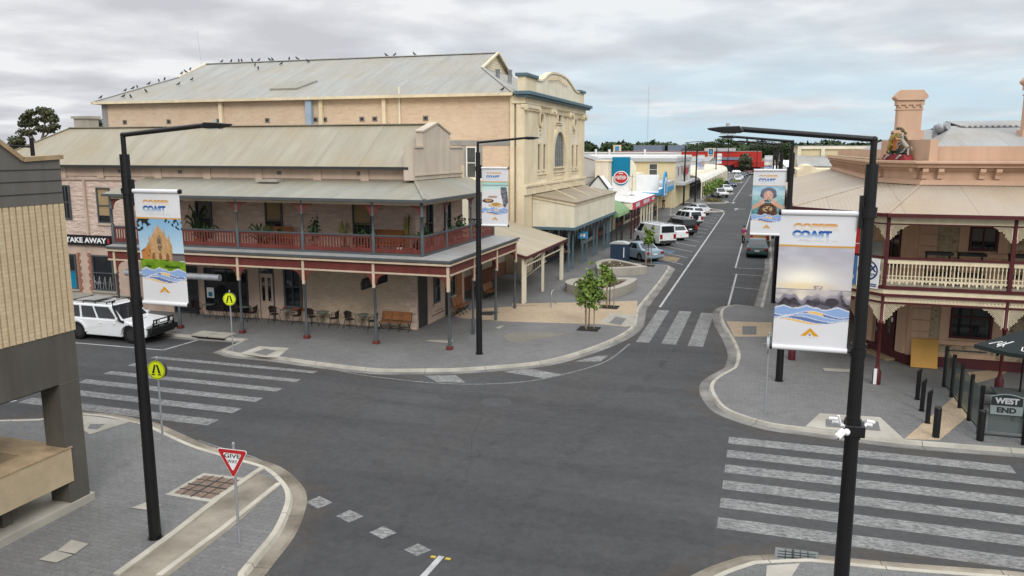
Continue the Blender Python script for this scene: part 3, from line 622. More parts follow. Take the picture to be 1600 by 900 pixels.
def door(par, f, u0, u1, z0, z1, mat='pink_render', frame='dark_grey', glazed=True, pane='glass', fan=.55):
    b = MB(); fbox(b, f, u0, u1, z0, z1, .003, .02); d = b.build('door', frame, par)
    b = MB(); fbox(b, f, u0 + .07, u1 - .07, z0 + .02, z1 - fan, .021, .045); b.build('leaf', mat, d)
    if fan > .1: b = MB(); fbox(b, f, u0 + .07, u1 - .07, z1 - fan + .06, z1 - .05, .021, .03); b.build('fanlight', pane, d)
    if glazed:
        w_ = u1 - u0
        for k in (.3, .7): b = MB(); fbox(b, f, u0 + w_ * k - .09, u0 + w_ * k + .09, z0 + .95, z1 - fan - .2, .046, .052); b.build('pane', pane, d)
    b = MB(); fbox(b, f, u1 - .2, u1 - .15, z0 + .95, z0 + 1.1, .046, .1); b.build('handle', 'steel', d)
    return d

# ================================================================ red-balcony hotel, far left corner
PUB = thing('corner_hotel', 'two storey pink stone hotel with a red slatted balcony and tan iron roof', 'building', (-26, 35.3, 0))
WF, WS = 35.3, -16.0                                                       # front wall y, side wall x
fF = wall_map('y', WF); fS = wall_map('x', WS)
# walls: ground front has an old stone stretch towards the corner
def wall_poly(mb, f, pts, th=.3):
    return mb.prism(pts, lambda u, z, d: f(u, z, -d), 0.0, th)
b = MB(); b.mat(0); b.box(-37.6, WS, WF, 41.6, 3.9, 7.9); b.mat(1); b.box(-37.6, -21.9, WF, 41.6, 0, 3.9); b.mat(2); b.box(-21.9, -16.0, WF, 41.6, 0, 3.9)
b.build('wall', ['pub_rock', 'pink_render', 'pub_stone'], PUB)
b = MB(); b.box(-44.5, -37.6, WF + .2, 41.6, 0, 7.9); b.build('rear_wing', 'pink_wall', PUB)
# frieze under the gutter, with flat piers
b = MB(); fbox(b, fF, -37.6, WS, 7.32, 7.86, 0.002, .06)
for u in (-37.2, -34.6, -30.8, -27.7, -24.6, -21.2, -18.6, -16.3): fbox(b, fF, u - .22, u + .22, 7.2, 7.86, .061, .11)
b.build('frieze', 'pink_wall', PUB)
b = MB(); fbox(b, fF, -37.6, -31.6, 7.1, 7.18, .002, .09); fbox(b, fF, -35.9, -35.75, 3.9, 7.1, .002, .12); b.build('string_course', 'pink_render', PUB)
for u in (-33.3, -29.4, -23.4, -18.9): b = MB(); fbox(b, fF, u - .13, u + .13, 7.5, 7.68, .062, .07); b.build('wall_vent', 'vent', PUB)
# main roof
zr, ze = 10.0, 7.93
b = MB(); b.slab([(WS - .12, 34.95, ze), (WS - .12, 37.95, zr), (-39.2, 37.95, zr), (-42.8, 34.95, ze)])
b.slab([(WS - .12, 40.95, ze), (-42.8, 40.95, ze), (-39.2, 37.95, zr), (WS - .12, 37.95, zr)])
b.slab([(-42.8, 34.95, ze), (-39.2, 37.95, zr), (-42.8, 40.95, ze)])
rf = b.build('roof', 'roof_tan', PUB)
b = MB(); b.beam((WS - .15, 37.95, zr + .02), (-39.2, 37.95, zr + .02), .3, .05); b.beam((-39.2, 37.95, zr + .02), (-42.8, 34.95, ze + .02), .2, .05); b.build('ridge_cap', 'roof_tan', rf)
b = MB(); b.box(-42.9, WS - .1, 34.8, 34.96, 7.8, 7.92); b.build('gutter', 'dark_grey', rf)
b = MB(); b.box(-40.4, -39.3, 39.4, 40.2, 8.6, 10.75); b.box(-40.5, -39.2, 39.3, 40.3, 10.6, 10.75); b.build('chimney', 'concrete', rf)
# stepped gable parapet on the side wall
gp = [(34.9, 7.3), (41.6, 7.3), (41.6, 8.82), (39.75, 8.82), (39.75, 9.52), (38.0, 10.02), (36.2, 9.56), (36.2, 8.82), (34.9, 8.82)]
pr_ = MB().prism(gp, px_, WS - .28, WS + .06).build('parapet', 'pink_pale', PUB)
b = MB()
for p, q in (((34.85, 8.86), (36.25, 8.86)), ((36.15, 9.6), (38.0, 10.07)), ((38.0, 10.07), (39.8, 9.56)), ((39.7, 8.86), (41.65, 8.86))): b.beam((WS - .11, *p), (WS - .11, *q), .46, .08)
b.box(WS - .34, WS + .14, 34.82, 35.05, 7.3, 8.9); b.box(WS + .061, WS + .13, 34.9, 41.6, 7.5, 7.58); b.box(WS + .061, WS + .1, 41.4, 41.6, 7.58, 8.8)
b.build('coping', 'pink_pale', pr_)
b = MB(); b.box(WS + .06, WS + .16, 41.35, 41.5, 6.9, 7.9); b.build('downpipe', 'cream', PUB)
# windows and doors
for u0, u1, z0, z1, bl in ((-24.35, -23.35, 4.1, 6.3, .5), (-19.35, -18.3, 4.1, 6.25, .5), (-35.05, -34.15, 4.75, 6.7, .75), (-28.6, -27.6, 4.1, 6.3, .3), (-31.9, -31.0, 4.1, 6.3, .4)):
    window(PUB, fF, u0, u1, z0, z1, blind=('blind', bl) if bl > .4 else None, sill='pink_render', depth=.09)
w_ = window(PUB, fF, -38.3 + .8, -36.9, 4.9, 6.8, bars=(1, 1), depth=.09)
for u0, u1, z0, z1 in ((36.6, 37.3, 3.95, 6.3), (38.9, 39.7, 3.95, 6.3)): window(PUB, fS, u0, u1, z0, z1, sill='pink_render', depth=.09)
door(PUB, fF, -24.95, -24.05, .02, 2.95, 'pink_render', 'post_grey')
window(PUB, fF, -23.45, -22.4, .7, 2.9, bars=(1, 1), wd=.1, sill='terracotta', depth=.1)
window(PUB, fF, -28.35, -25.65, .25, 2.55, bars=(1, 0), frame='dark_grey', wd=.06)
b = MB(); fbox(b, fF, -28.2, -27.75, .95, 1.5, .06, .07); b.build('poster', 'sign_white', PUB)
b = MB(); fbox(b, fF, -28.1, -27.85, 1.02, 1.26, .0705, .074); b.build('poster', 'shop_teal', PUB)
window(PUB, fF, -30.4, -28.8, .02, 2.6, bars=(1, 0), frame='dark_grey', wd=.09)
for u0, u1 in ((-35.75, -34.3), (-38.2 + .6, -36.9)):
    window(PUB, fF, u0, u1, .95, 2.95, frame='post_grey', bars=(0, 1), depth=.1, sill='concrete')
for uc in (-36.85, -35.82, -34.28):
    q = MB()
    for k in range(12): wq = .26 if k % 2 else .17; fbox(q, fF, uc - (wq if uc in (-35.82,) else -.02), uc + (wq if uc != -35.82 else -.02), .75 + k * .19, .75 + k * .19 + .188, .003, .035)
    q.build('brick_quoins', 'quoin_brick', PUB)
b = MB(); fbox(b, fF, -37.6, -33.4, 0, .75, .003, .05); b.build('plinth', 'concrete', PUB)
b = MB(); fbox(b, fF, -37.55, -36.95, 1.0, 2.0, .06, .065); b.build('poster', 'shop_teal', PUB)
b = MB()
for k in range(7): x0_ = -35.66 + k * .19; b.beam((x0_, 35.22, 1.05), (x0_ + (.16 if k % 2 else -.02), 35.22, 1.75), .035, .004); b.beam((x0_, 35.22, 1.5 - .05 * k), (x0_ + .19, 35.22, 1.3 + .04 * k), .03, .004)
b.build('window_pattern', 'cloth_white', PUB)
# chamfered corner recess on the ground floor
b = MB(); fbox(b, fS, 35.42, 36.5, .02, 2.9, .003, .02); b.build('doorway', 'dark_grey', PUB)
b = MB(); fbox(b, fS, 36.5, 41.6, .01, 3.6, .003, .06); b.build('side_render', 'pink_render', PUB)
fS2 = wall_map('x', WS + .06)
window(PUB, fS2, 37.2, 37.95, .95, 2.6, wd=.09, sill='pink_render', depth=.08); window(PUB, fS2, 39.55, 40.1, .95, 2.6, wd=.09, sill='pink_render', depth=.08)
b = MB(); fbox(b, fS2, 38.75, 39.25, .02, 2.7, .003, .02); b.build('doorway', 'dark_grey', PUB)
b = MB(); fbox(b, fS2, 40.35, 41.2, .02, 2.6, .003, .03); b.build('doorway', 'timber', PUB)
b = MB(); fbox(b, fS2, 37.0, 38.6, .32, .37, .003, .006); fbox(b, fS2, 37.3, 38.4, .5, .53, .003, .006); b.build('wall_lines', 'dark_grey', PUB)
b = MB()
for z in range(9): fbox(b, fF, WS - (.55 if z % 2 else .38), WS, .02 + z * .38, .02 + z * .38 + .36, .003, .06 + .05 * (z == 0))
b.build('corner_quoins', 'pub_rock', PUB)

# verandahs -----------------------------------------------------------------
XL = -31.4
V = MB(); V.box(XL, -12.85, 31.85, WF - .002, 3.74, 3.82); V.box(WS + .002, -12.85, WF, 42.0, 3.74, 3.82); V.build('verandah_floor', 'cream_trim', PUB)
b = MB(); b.box(XL, -12.86, 31.83, 31.93, 3.87, 3.97); b.box(-12.93, -12.83, 31.93, 42.1, 3.87, 3.97); b.build('gutter', 'post_grey', PUB)
b = MB(); b.slab([(XL, 31.9, 3.98), (-12.9, 31.9, 3.98), (-14.3, 32.5, 4.05), (XL, 32.5, 4.05)], .06); b.build('lower_roof', 'roof_steel', PUB)
b = MB(); b.slab([(-12.9, 31.9, 3.98), (-12.9, 42.05, 3.98), (-14.3, 42.05, 4.05), (-14.3, 32.5, 4.05)], .06); b.build('lower_roof', 'roof_steel_y', PUB)
xs = [-13.0, -16.6, -20.2, -23.75, -27.35, -31.0]; ys = [35.2, 38.6, 41.9]
fl = wall_map('y', 32.0); fr = wall_map('x', -13.0)
def fascia(f, u0, u1, stops):
    b = MB(); fbox(b, f, u0, u1, 3.72, 3.87, -.03, .05)
    n = int(abs(u1 - u0) / .13)
    for k in range(n): u = u0 + (k + .5) * (u1 - u0) / n; fbox(b, f, u - .032, u + .032, 3.735, 3.79, .061, .09)
    b.build('dentil_band', 'cream_trim', PUB)
    b = MB(); fbox(b, f, u0, u1, 3.34, 3.715, -.02, .02); r = b.build('valance', 'pub_red', PUB)
    b = MB(); fbox(b, f, u0, u1, 3.26, 3.338, -.04, .04)
    for u in stops: fbox(b, f, u - .06, u + .06, 2.6, 3.716, .041 if False else -.05, .06)
    b.build('trim', 'cream_trim', r)
fascia(fl, XL, -12.94, xs); fascia(fr, 32.06, 42.0, ys)
def vpost(x, y, z0, z1, r=.06, red=True):
    b = MB(); b.lathe([(.085, z0), (.085, z0 + .75), (r, z0 + .85), (r, z1 - .75), (r * 1.6, z1 - .72), (r * 1.6, z1 - .66), (r, z1 - .62), (r, z1)], (x, y, 0), 10)
    p = b.build('verandah_post', 'post_grey', PUB)
    if red: b = MB(); b.box(x - .13, x + .13, y - .13, y + .13, 0.002, .16); b.build('post_base', 'pub_red', p, bevel=.02)
def bracket(f, u, z, s, sz=.5, mat='pub_red', par=PUB):                     # pierced quarter-round bracket beside a post, pieces in the plane of f
    b = MB(); pts = [(u, z), (u + s * sz, z)] + [(u + s * (sz - sz * .94 * sin(k * pi / 16)), z - sz * 1.05 * (1 - cos(k * pi / 16)) - .03) for k in range(0, 9)]
    pts = [(u, z), (u + s * sz, z), (u + s * sz, z - .05)] + [(u + s * (sz - (sz - .08) * sin(k * pi / 16)), z - .05 - (sz - .05) * (1 - cos(k * pi / 16))) for k in range(1, 9)] + [(u, z - sz)]
    b.prism(pts, lambda a, c, d: f(a, c, d), -.015, .015)
    return b.build('bracket', mat, par)
for x in xs: vpost(x, 32.05, 0, 3.3)
for y in ys: vpost(-13.05, y, 0, 3.3, red=False)
for x in xs:
    for s in (-1, 1):
        if (x == -13.0 and s == 1) or (x == -31.0 and s == -1): continue
        bracket(fl, x + s * .06, 3.26, s)
for y in [32.05] + ys:
    for s in (-1, 1):
        if (y == 32.05 and s == -1) or (y == 41.9 and s == 1): continue
        bracket(fr, y + s * .06, 3.26, s)
# upper balcony
XU, YU = -14.4, 32.45
ux = [XU, -16.8, -20.45, -24.0, -27.6, XL]; uy = [35.3, 38.6, 42.2]
fu = wall_map('y', YU); fv = wall_map('x', XU)
for x in ux:
    b = MB(); r = .075 if x == XU else .055
    b.lathe([(.09, 3.98), (.09, 5.0), (r, 5.05), (r, 5.75), (r * 1.7, 5.78), (r * 1.7, 5.86), (r, 5.9), (r, 6.45)], (x, YU, 0), 10); b.build('verandah_post', 'post_grey', PUB)
for y in uy:
    b = MB(); b.lathe([(.07, 3.98), (.07, 5.0), (.05, 5.05), (.05, 5.75), (.085, 5.78), (.085, 5.86), (.05, 5.9), (.05, 6.45)], (XU, y, 0), 10); b.build('verandah_post', 'post_grey', PUB)
for x in ux:
    for s in (-1, 1):
        if (x == XU and s == 1) or (x == XL and s == -1): continue
        bracket(fu, x + s * .06, 6.3, s, .5)
for y in [YU] + uy:
    for s in (-1, 1):
        if (y == YU and s == -1) or (y == 42.2 and s == 1): continue
        bracket(fv, y + s * .06, 6.3, s, .45)
def balustrade(f, u0, u1, z0=4.08, z1=4.93):
    b = MB(); fbox(b, f, u0, u1, z1 - .13, z1 - .05, -.02, .02); fbox(b, f, u0, u1, z0 + .07, z0 + .25, -.02, .02)
    n = int((u1 - u0) / .15)
    for k in range(n): u = u0 + (k + .5) * (u1 - u0) / n; fbox(b, f, u - .036, u + .036, z0 + .25, z1 - .13, -.012, .012)
    r = b.build('balustrade', 'pub_red', PUB)
    b = MB(); fbox(b, f, u0, u1, z1 - .048, z1 + .02, -.05, .05); fbox(b, f, u0, u1, z0 - .1, z0 + .06, -.05, .05); b.build('rail', 'post_grey', r)
uxs = sorted(ux)
for a, c in zip(uxs, uxs[1:]): balustrade(fu, a + .08, c - .08)
for a, c in zip([YU] + uy, uy): balustrade(fv, a + .08, c - .08)
b = MB(); fbox(b, fu, XL - .1, XU + .06, 6.3, 6.46, -.03, .04); fbox(b, fv, YU, 42.3, 6.3, 6.46, -.03, .04); b.build('eave_beam', 'cream_trim', PUB)
b = MB(); b.box(XL - .25, XU + .22, 32.12, 32.24, 6.44, 6.56); b.box(XU + .22, XU + .34, 32.12, 42.4, 6.44, 6.56); b.build('gutter', 'post_grey', PUB)
b = MB(); b.slab([(XL - .25, 32.2, 6.57), (XU + .26, 32.2, 6.57), (WS, WF, 7.27), (XL - .25 + .02, WF, 7.27)], .05); r = b.build('verandah_roof', 'roof_verandah', PUB)
b = MB(); b.slab([(XU + .26, 32.2, 6.57), (XU + .26, 42.3, 6.57), (WS + .06, 42.3, 7.25), (WS + .06, WF, 7.27)], .05); b.build('verandah_roof', 'roof_verandah_y', PUB)
b = MB(); b.beam((XU + .26, 32.2, 6.6), (WS, WF, 7.3), .16, .05); b.build('hip_cap', 'roof_verandah', r)
b = MB(); b.box(-24.2, -23.0, 34.4, 35.1, 7.15, 7.28); b.build('roof_hatch', 'concrete', r)
b = MB(); b.box(XU - 1.5, XU - .1, 42.25, 42.33, 4.5, 6.45); b.build('end_screen', 'sign_white', PUB)
b = MB(); b.box(-15.9, -14.45, 42.2, 42.24, 4.86, 4.92); b.box(-15.9, -14.45, 42.2, 42.24, 4.1, 4.16)
for k in range(9): b.beam((-15.85 + k * .16, 42.22, 4.16), (-15.7 + k * .16, 42.22, 4.86), .02, .02); b.beam((-15.7 + k * .16, 42.22, 4.16), (-15.85 + k * .16, 42.22, 4.86), .02, .02)
b.build('end_rail', 'black_metal', PUB)
# signs on / in front of the hotel
t = thing('shop_sign', 'black signboard with white capital letters above the left shop windows', 'sign', (-35.9, 35.2, 3.55))
MB().box(-37.55, -34.25, 35.12, 35.29, 3.5, 4.05).build('panel', 'black', t)
b = MB(); lettering(b, 'TAKE AWAY', (-37.45 + .1, 35.115, 3.63), (1, 0, 0), (0, 0, 1), 2.85, .3, .035); b.build('lettering', 'sign_white', t)
b = MB(); b.box(-34.42, -34.3, 35.11, 35.118, 3.64, 3.9); b.build('mark', 'sign_red', t)
t = thing('hanging_sign', 'dark carved signboard hanging under the verandah above the double bench', 'sign', (-17.4, 33.6, 2.9))
b = MB(); b.prism([(32.3, 2.4), (34.9, 2.4), (34.9, 2.75), (34.7, 2.9), (32.5, 2.9), (32.3, 2.75)], px_, -17.44, -17.36); b.build('board', 'black', t)
b = MB(); b.prism([(32.55, 2.48), (34.65, 2.48), (34.65, 2.8), (32.55, 2.8)], px_, -17.356, -17.35); b.build('inset', 'dark_grey', t)
for y in (32.7, 34.5): MB().tube([(-17.4, y, 2.9), (-17.4, y, 3.72)], .012, 5).build('chain', 'black_metal', t)
t = thing('awning_bar', 'grey rounded blind cassette slung under the verandah behind the church banner', 'awning', (-27.5, 33, 2.6))
b = MB(); b.tube([(-30.6, 32.25, 2.62), (-25.0, 32.25, 2.62)], .16, 12); b.build('cassette', 'galv', t, bevel=.0)
for x in (-30.2, -27.6, -25.3): MB().tube([(x, 32.25, 2.75), (x, 32.25, 3.3)], .015, 5).build('hanger', 'black_metal', t)

# ================================================================ link building and porch between hotel and theatre
t = thing('link_building', 'cream rendered flat roofed annexe between the hotel and the brick theatre', 'building', (-24, 48, 0))
b = MB(); b.box(-31, -17.6, 43.4, 54.19, 0, 6.7); b.build('wall', 'cream_light', t)
b = MB(); b.box(-31.1, -17.5, 43.3, 54.19, 6.7, 6.82); b.build('coping', 'cream', t)
fK = wall_map('x', -17.6)
for u in (44.0, 47.5): window(t, fK, u, u + 1.6, .9, 2.4, frame='dark_grey')
b = MB(); fbox(b, fK, 43.5, 54.1, .01, .9, .003, .08); b.build('brick_base', 'quoin_brick', t)
door(t, fK, 51.3, 52.4, .02, 2.5, 'timber', 'dark_grey')
t = thing('porch', 'tan roofed porch on white posts between the hotel and the theatre canopy', 'porch', (-15, 48, 0))
b = MB(); b.slab([(-12.75, 43.2, 2.78), (-12.75, 53.0, 2.78), (-17.55, 53.0, 4.05), (-17.55, 43.2, 4.05)], .06); b.build('roof', 'roof_porch', t)
b = MB(); b.box(-12.8, -12.7, 43.15, 53.05, 2.6, 2.77); b.prism([(-12.8, 2.62), (-12.8, 2.76), (-17.5, 4.0), (-17.5, 3.86)], lambda a, c, d: (a, d, c), 43.15, 43.2); b.build('fascia', 'oxblood_base', t)
for y in (43.4, 43.75, 47.65, 52.3, 52.65): b = MB(); b.box(-13.08, -12.94, y - .07, y + .07, 0, 2.65); b.build('post', 'cream_light', t)
b = MB(); b.box(-13.05, -12.97, 43.5, 52.6, 2.1, 2.16); b.build('tie_rail', 'cream_light', t)
t = thing('ramp_railing', 'cream pipe handrail of the ramp under the porch', 'railing', (-15, 53.5, 0))
b = MB()
for z in (.15, 1.0): b.tube([(-15.2, 50.2, z), (-15.1, 56.2, z + .55)], .035, 6)
for k in range(13): y = 50.2 + k * .5; b.tube([(-15.2, y, .15 + k * .046), (-15.2, y, 1.0 + k * .046)], .016, 5)
b.build('rail', 'cream', t)

# ================================================================ brick theatre
TH = thing('theatre', 'tall brick theatre with a grey iron roof and a cream classical front', 'building', (-35, 63.5, 0))
TY, TF = 54.2, -16.3
b = MB(); b.box(-52.5, -16.7, TY, 73.0, 0, 12.45); b.build('wall', 'theatre_brick', TH)
b = MB(); fT = wall_map('y', TY); fbox(b, fT, -52.5, -16.4, 9.05, 9.4, .003, .05); b.build('string_course', 'concrete_grey', TH)
for q in ((-52.5, -52.0, 0, 12.4, .06), (-20.9, -20.55, 6.6, 9.0, .05), (-19.7, -19.3, 6.6, 9.0, .05), (-20.9, -19.3, 6.3, 6.6, .07)): b = MB(); fbox(b, fT, *q[:4], .003, q[4]); b.build('wall_band', 'concrete_grey', TH)
window(TH, fT, -20.5, -19.75, 6.7, 8.95, frame='white', pane='window_grey', bars=(0, 1))
for u in (-50.3, -45.95, -41.2, -36.8, -32.6, -31.8, -28.7, -27.65, -23.6):
    b = MB(); fbox(b, fT, u - .2, u + .2, 10.8, 11.15, .003, .03); v_ = b.build('wall_vent', 'vent', TH)
    b = MB(); fbox(b, fT, u - .09, u + .09, 10.89, 11.06, .031, .034); b.build('grille', 'black', v_)
for u, m_, r_ in ((-40.85, 'cream', .14), (-32.95, 'ad_pale', .24), (-32.0, 'cream', .14), (-26.8, 'cream', .14), (-25.6, 'cream_light', .06), (-17.0, 'cream', .14)):
    if m_ == 'ad_pale' and 'ad_pale' not in MATS: M('ad_pale', (.3, .38, .47), .5)
    b = MB(); fbox(b, fT, u - r_, u + r_, 3 if u > -18 else 8, 12.4 if u != -25.6 else 13.2, .052, .052 + r_ * 1.5); b.build('downpipe', m_, TH)
ER, RR = 12.62, 16.45
X0, X1 = -52.9, -16.9; RY = 63.55; G0, G1 = -49.3, -21.2; GH = 14.95; gy = (GH - ER) / (RR - ER) * (RY - 53.8)
gx = lambda z: (z - ER) / (GH - ER)
yl = 53.8 + gy; yr = 2 * RY - yl
b = MB()
b.slab([(X0, 53.8, ER), (X1, 53.8, ER), (G1, yl, GH), (G1, RY, RR), (G0, RY, RR), (G0, yl, GH)], .08)
b.slab([(X1, 73.3, ER), (X0, 73.3, ER), (G0, yr, GH), (G0, RY, RR), (G1, RY, RR), (G1, yr, GH)], .08)
r = b.build('roof', 'roof_grey', TH)
b = MB(); b.slab([(X1, 53.8, ER), (X1, 73.3, ER), (G1, yr, GH), (G1, yl, GH)], .08); b.build('hip_end', 'roof_grey_y', r); b = MB(); b.slab([(X0, 73.3, ER), (X0, 53.8, ER), (G0, yl, GH), (G0, yr, GH)], .08); b.build('hip_end', 'roof_grey_y', r)
for gxx, s in ((G1, 1), (G0, -1)):
    b = MB(); b.prism([(yl, GH - .05), (yr, GH - .05), (RY, RR - .08)], px_, gxx - s * .5, gxx - s * .3); g_ = b.build('gablet', 'cream', r)
    b = MB()
    for k in range(6): zz_ = GH + .1 + k * .2; hw = (RR - .25 - zz_) / (RR - GH) * (yr - yl) / 2 * .55; b.box(gxx - s * .299 - .02, gxx - s * .299 + .02, RY - hw, RY + hw, zz_, zz_ + .12)
    b.build('louvre', 'cream_light', g_)
    b = MB(); b.beam((gxx - s * .02, yl, GH), (gxx - s * .02, RY, RR + .03), .18, .14); b.beam((gxx - s * .02, yr, GH), (gxx - s * .02, RY, RR + .03), .18, .14); b.build('barge_board', 'cream', g_)
b = MB(); b.beam((G0, RY, RR + .03), (G1, RY, RR + .03), .34, .06); b.beam((X0, 53.8, ER + .03), (G0, yl, GH + .03), .24, .05); b.beam((X1, 53.8, ER + .03), (G1, yl, GH + .03), .24, .05); b.build('ridge_cap', 'roof_grey', r)
b = MB(); b.box(X0 - .05, X1, 53.62, 53.8, 12.42, 12.62); b.box(X0 - .2, X0, 53.62, 73.3, 12.42, 12.62); b.build('gutter', 'cream', r)
b = MB(); b.slab([(-37.4, 55.6, 13.46), (-35.0, 55.6, 13.46), (-34.2, 57.4, 14.16), (-36.6, 57.4, 14.16)], .12); b.build('skylight', 'roof_verandah', r)
for x, y in ((-19.6, 58.6), (-18.9, 59.4)): b = MB(); b.lathe([(.16, 0), (.16, 1.0), (.2, 1.02), (.2, 1.1)], (x, y, 13.6), 10); b.build('flue', 'galv', r)
MB().tube([(-49.6, 63.3, 16.3), (-49.9, 63.3, 19.4)], .012, 5).build('aerial', 'galv', r)
# classical front -----------------------------------------------------------
fA = wall_map('x', TF)
b = MB(); fbox(b, fA, 53.95, 73.0, 0, 12.5, -.4, 0); FR = b.build('front', 'cream_light', TH)
for u0, u1 in ((60.75, 61.9), (66.7, 67.9), (71.7, 73.05)):
    b = MB(); fbox(b, fA, u0, u1, 6.3, 11.75, .003, .22); b.build('pilaster', 'cream', FR)
b = MB(); fbox(b, fA, 53.9, 57.2, 0, 11.75, .003, .22); b.box(TF - .3, TF + .22, 53.86, 53.899, 0, 11.75); b.build('pilaster', 'cream', FR)
for u0, u1 in ((53.8, 57.3), (60.65, 62.0), (66.6, 68.0), (71.6, 73.15)):
    b = MB(); fbox(b, fA, u0, u1, 11.45, 11.6, .221, .34); fbox(b, fA, u0 - .05, u1 + .05, 11.6, 11.85, .003, .42)
    for uu in (u0 + .12, u1 - .12): b.tube([fA(uu, 11.55, .2), fA(uu, 11.55, .46)], .17, 10)
    b.build('capital', 'cream', FR)
b = MB()
for u0, u1 in ((57.35, 60.6), (62.05, 66.55), (68.05, 71.55)):
    n = int((u1 - u0) / .36)
    for k in range(n): u = u0 + (k + .5) * (u1 - u0) / n; fbox(b, fA, u - .1, u + .1, 11.5, 11.8, .003, .2)
    fbox(b, fA, u0, u1, 11.82, 11.9, .003, .24)
for u0, u1, z in ((57.6, 60.4, 6.9), (62.2, 66.4, 6.95), (68.3, 71.3, 6.95), (63.1, 65.2, 10.72)):
    fbox(b, fA, u0, u1, z, z + .08, .003, .16); n = int((u1 - u0) / .34)
    for k in range(n): u = u0 + (k + .5) * (u1 - u0) / n; fbox(b, fA, u - .08, u + .08, z - .24, z - .002, .003, .1)
b.build('dentils', 'cream', FR)
b = MB(); fbox(b, fA, 53.85, 73.1, 5.6, 6.3, .003, .36); fbox(b, fA, 53.8, 73.15, 6.15, 6.32, .361, .44); b.build('base_course', 'cream', FR, bevel=.02)
b = MB(); fbox(b, fA, 53.9, 73.1, 11.9, 12.3, .003, .3); b.box(-17.0, TF + .3, 53.84, 53.949, 11.9, 12.3); b.build('entablature', 'cream', FR)
b = MB(); fbox(b, fA, 53.5, 73.7, 12.3, 12.46, -.35, .6); fbox(b, fA, 53.35, 73.9, 12.462, 12.7, -.4, .76); b.build('cornice', 'teal', FR, bevel=.03)
pts = [(57.0, 12.7), (57.0, 13.5)]
cur = smooth_line([(57.2, 13.72), (58.2, 13.7), (59.2, 13.88), (60.2, 14.24), (61.4, 14.5), (63.0, 14.62), (65.0, 14.62), (66.6, 14.48), (67.9, 14.2), (69.0, 13.88), (70.0, 13.7), (71.0, 13.7)], 4)
par = MB(); par.prism([(57.0, 12.745)] + cur + [(71.2, 12.745)], lambda a, c, d: fA(a, c, d), -.25, .1); pp = par.build('parapet', 'cream_light', FR)
c_ = MB()
for p, q in zip(cur, cur[1:]): c_.beam(fA(p[0], p[1] + .05, -.06), fA(q[0], q[1] + .05, -.06), .5, .14)
c_.build('coping', 'cream', pp)
for k in range(9): c_ = MB(); u = 60.8 + k * .68; fbox(c_, fA, u - .13, u + .13, 13.95 + .22 * (1 - abs(k - 4) / 4), 14.2 + .22 * (1 - abs(k - 4) / 4), .101, .25); c_.build('dentil', 'cream', pp)
for u0, u1 in ((54.4, 57.1), (71.1, 73.0)):
    b = MB(); fbox(b, fA, u0, u1, 12.745, 13.75, -.45, .14); p_ = b.build('pedestal', 'cream', FR)
    b = MB(); fbox(b, fA, u0 - .15, u1 + .15, 13.75, 13.98, -.6, .3); b.build('cap', 'teal', p_, bevel=.04)
def arch_pts(uc, hw, z0, zs, n=10, top=1.0): return [(uc - hw, z0), (uc + hw, z0)] + [(uc + hw * cos(pi * k / n), zs + hw * top * sin(pi * k / n)) for k in range(n + 1)]
for uc, hw, z0, zs, fr_, pn, tp in ((64.1, 1.75, 7.4, 8.35, .38, 'glass_lead', 1.05), (64.1, .55, 11.0, 11.3, .22, 'glass', 1.0)):
    if 'glass_lead' not in MATS: Mglass('glass_lead', (.06, .07, .075), .25)
    b = MB(); o_ = arch_pts(uc, hw + fr_, z0 - .12, zs, 14, tp); i_ = arch_pts(uc, hw, z0, zs, 14, tp); n = len(o_)
    for k in range(n):
        k2 = (k + 1) % n
        q = [fA(*o_[k], .2), fA(*o_[k2], .2), fA(*i_[k2], .2), fA(*i_[k], .2)]; b.quad(*q)
        b.quad(fA(*i_[k], .2), fA(*i_[k2], .2), fA(*i_[k2], .003), fA(*i_[k], .003)); b.quad(fA(*o_[k], .2), fA(*o_[k2], .2), fA(*o_[k2], .003), fA(*o_[k], .003))
    w_ = b.build('arched_window', 'cream', FR)
    b = MB(); b.prism(i_, lambda a, c, d: fA(a, c, d), .004, .03); b.build('pane', pn, w_)
    if hw > 1:
        b = MB()
        for k in range(-2, 3): u = uc + k * .58; b.beam(fA(u, z0, .045), fA(u + (0 if k == 0 else .12 * k), zs + hw * sqrt(max(0, 1 - ((k * .62) / hw) ** 2)) * tp, .045), .05, .03, up=(1, 0, 0))
        for z in (8.0, 8.7, 9.3): fbox(b, fA, uc - hw * .9, uc + hw * .9, z, z + .04, .031, .05)
        b.build('tracery', 'concrete_grey', w_)
for uc in (58.75, 69.8):
    b = MB(); o_ = [(uc + .72 * cos(2 * pi * k / 20), 11.0 + .68 * sin(2 * pi * k / 20)) for k in range(20)]; i_ = [(uc + .42 * cos(2 * pi * k / 20), 11.0 + .42 * sin(2 * pi * k / 20)) for k in range(20)]
    for k in range(20):
        k2 = (k + 1) % 20; b.quad(fA(*o_[k], .16), fA(*o_[k2], .16), fA(*i_[k2], .16), fA(*i_[k], .16)); b.quad(fA(*o_[k], .16), fA(*o_[k2], .16), fA(*o_[k2], .003), fA(*o_[k], .003)); b.quad(fA(*i_[k], .16), fA(*i_[k2], .16), fA(*i_[k2], .003), fA(*i_[k], .003))
    fbox(b, fA, uc - .12, uc + .12, 9.9, 10.33, .003, .14); fbox(b, fA, uc - .3, uc + .3, 10.2, 10.32, .003, .12)
    w_ = b.build('oval_window', 'cream', FR)
    b = MB(); b.prism(i_, lambda a, c, d: fA(a, c, d), .004, .02); b.build('pane', 'glass', w_)
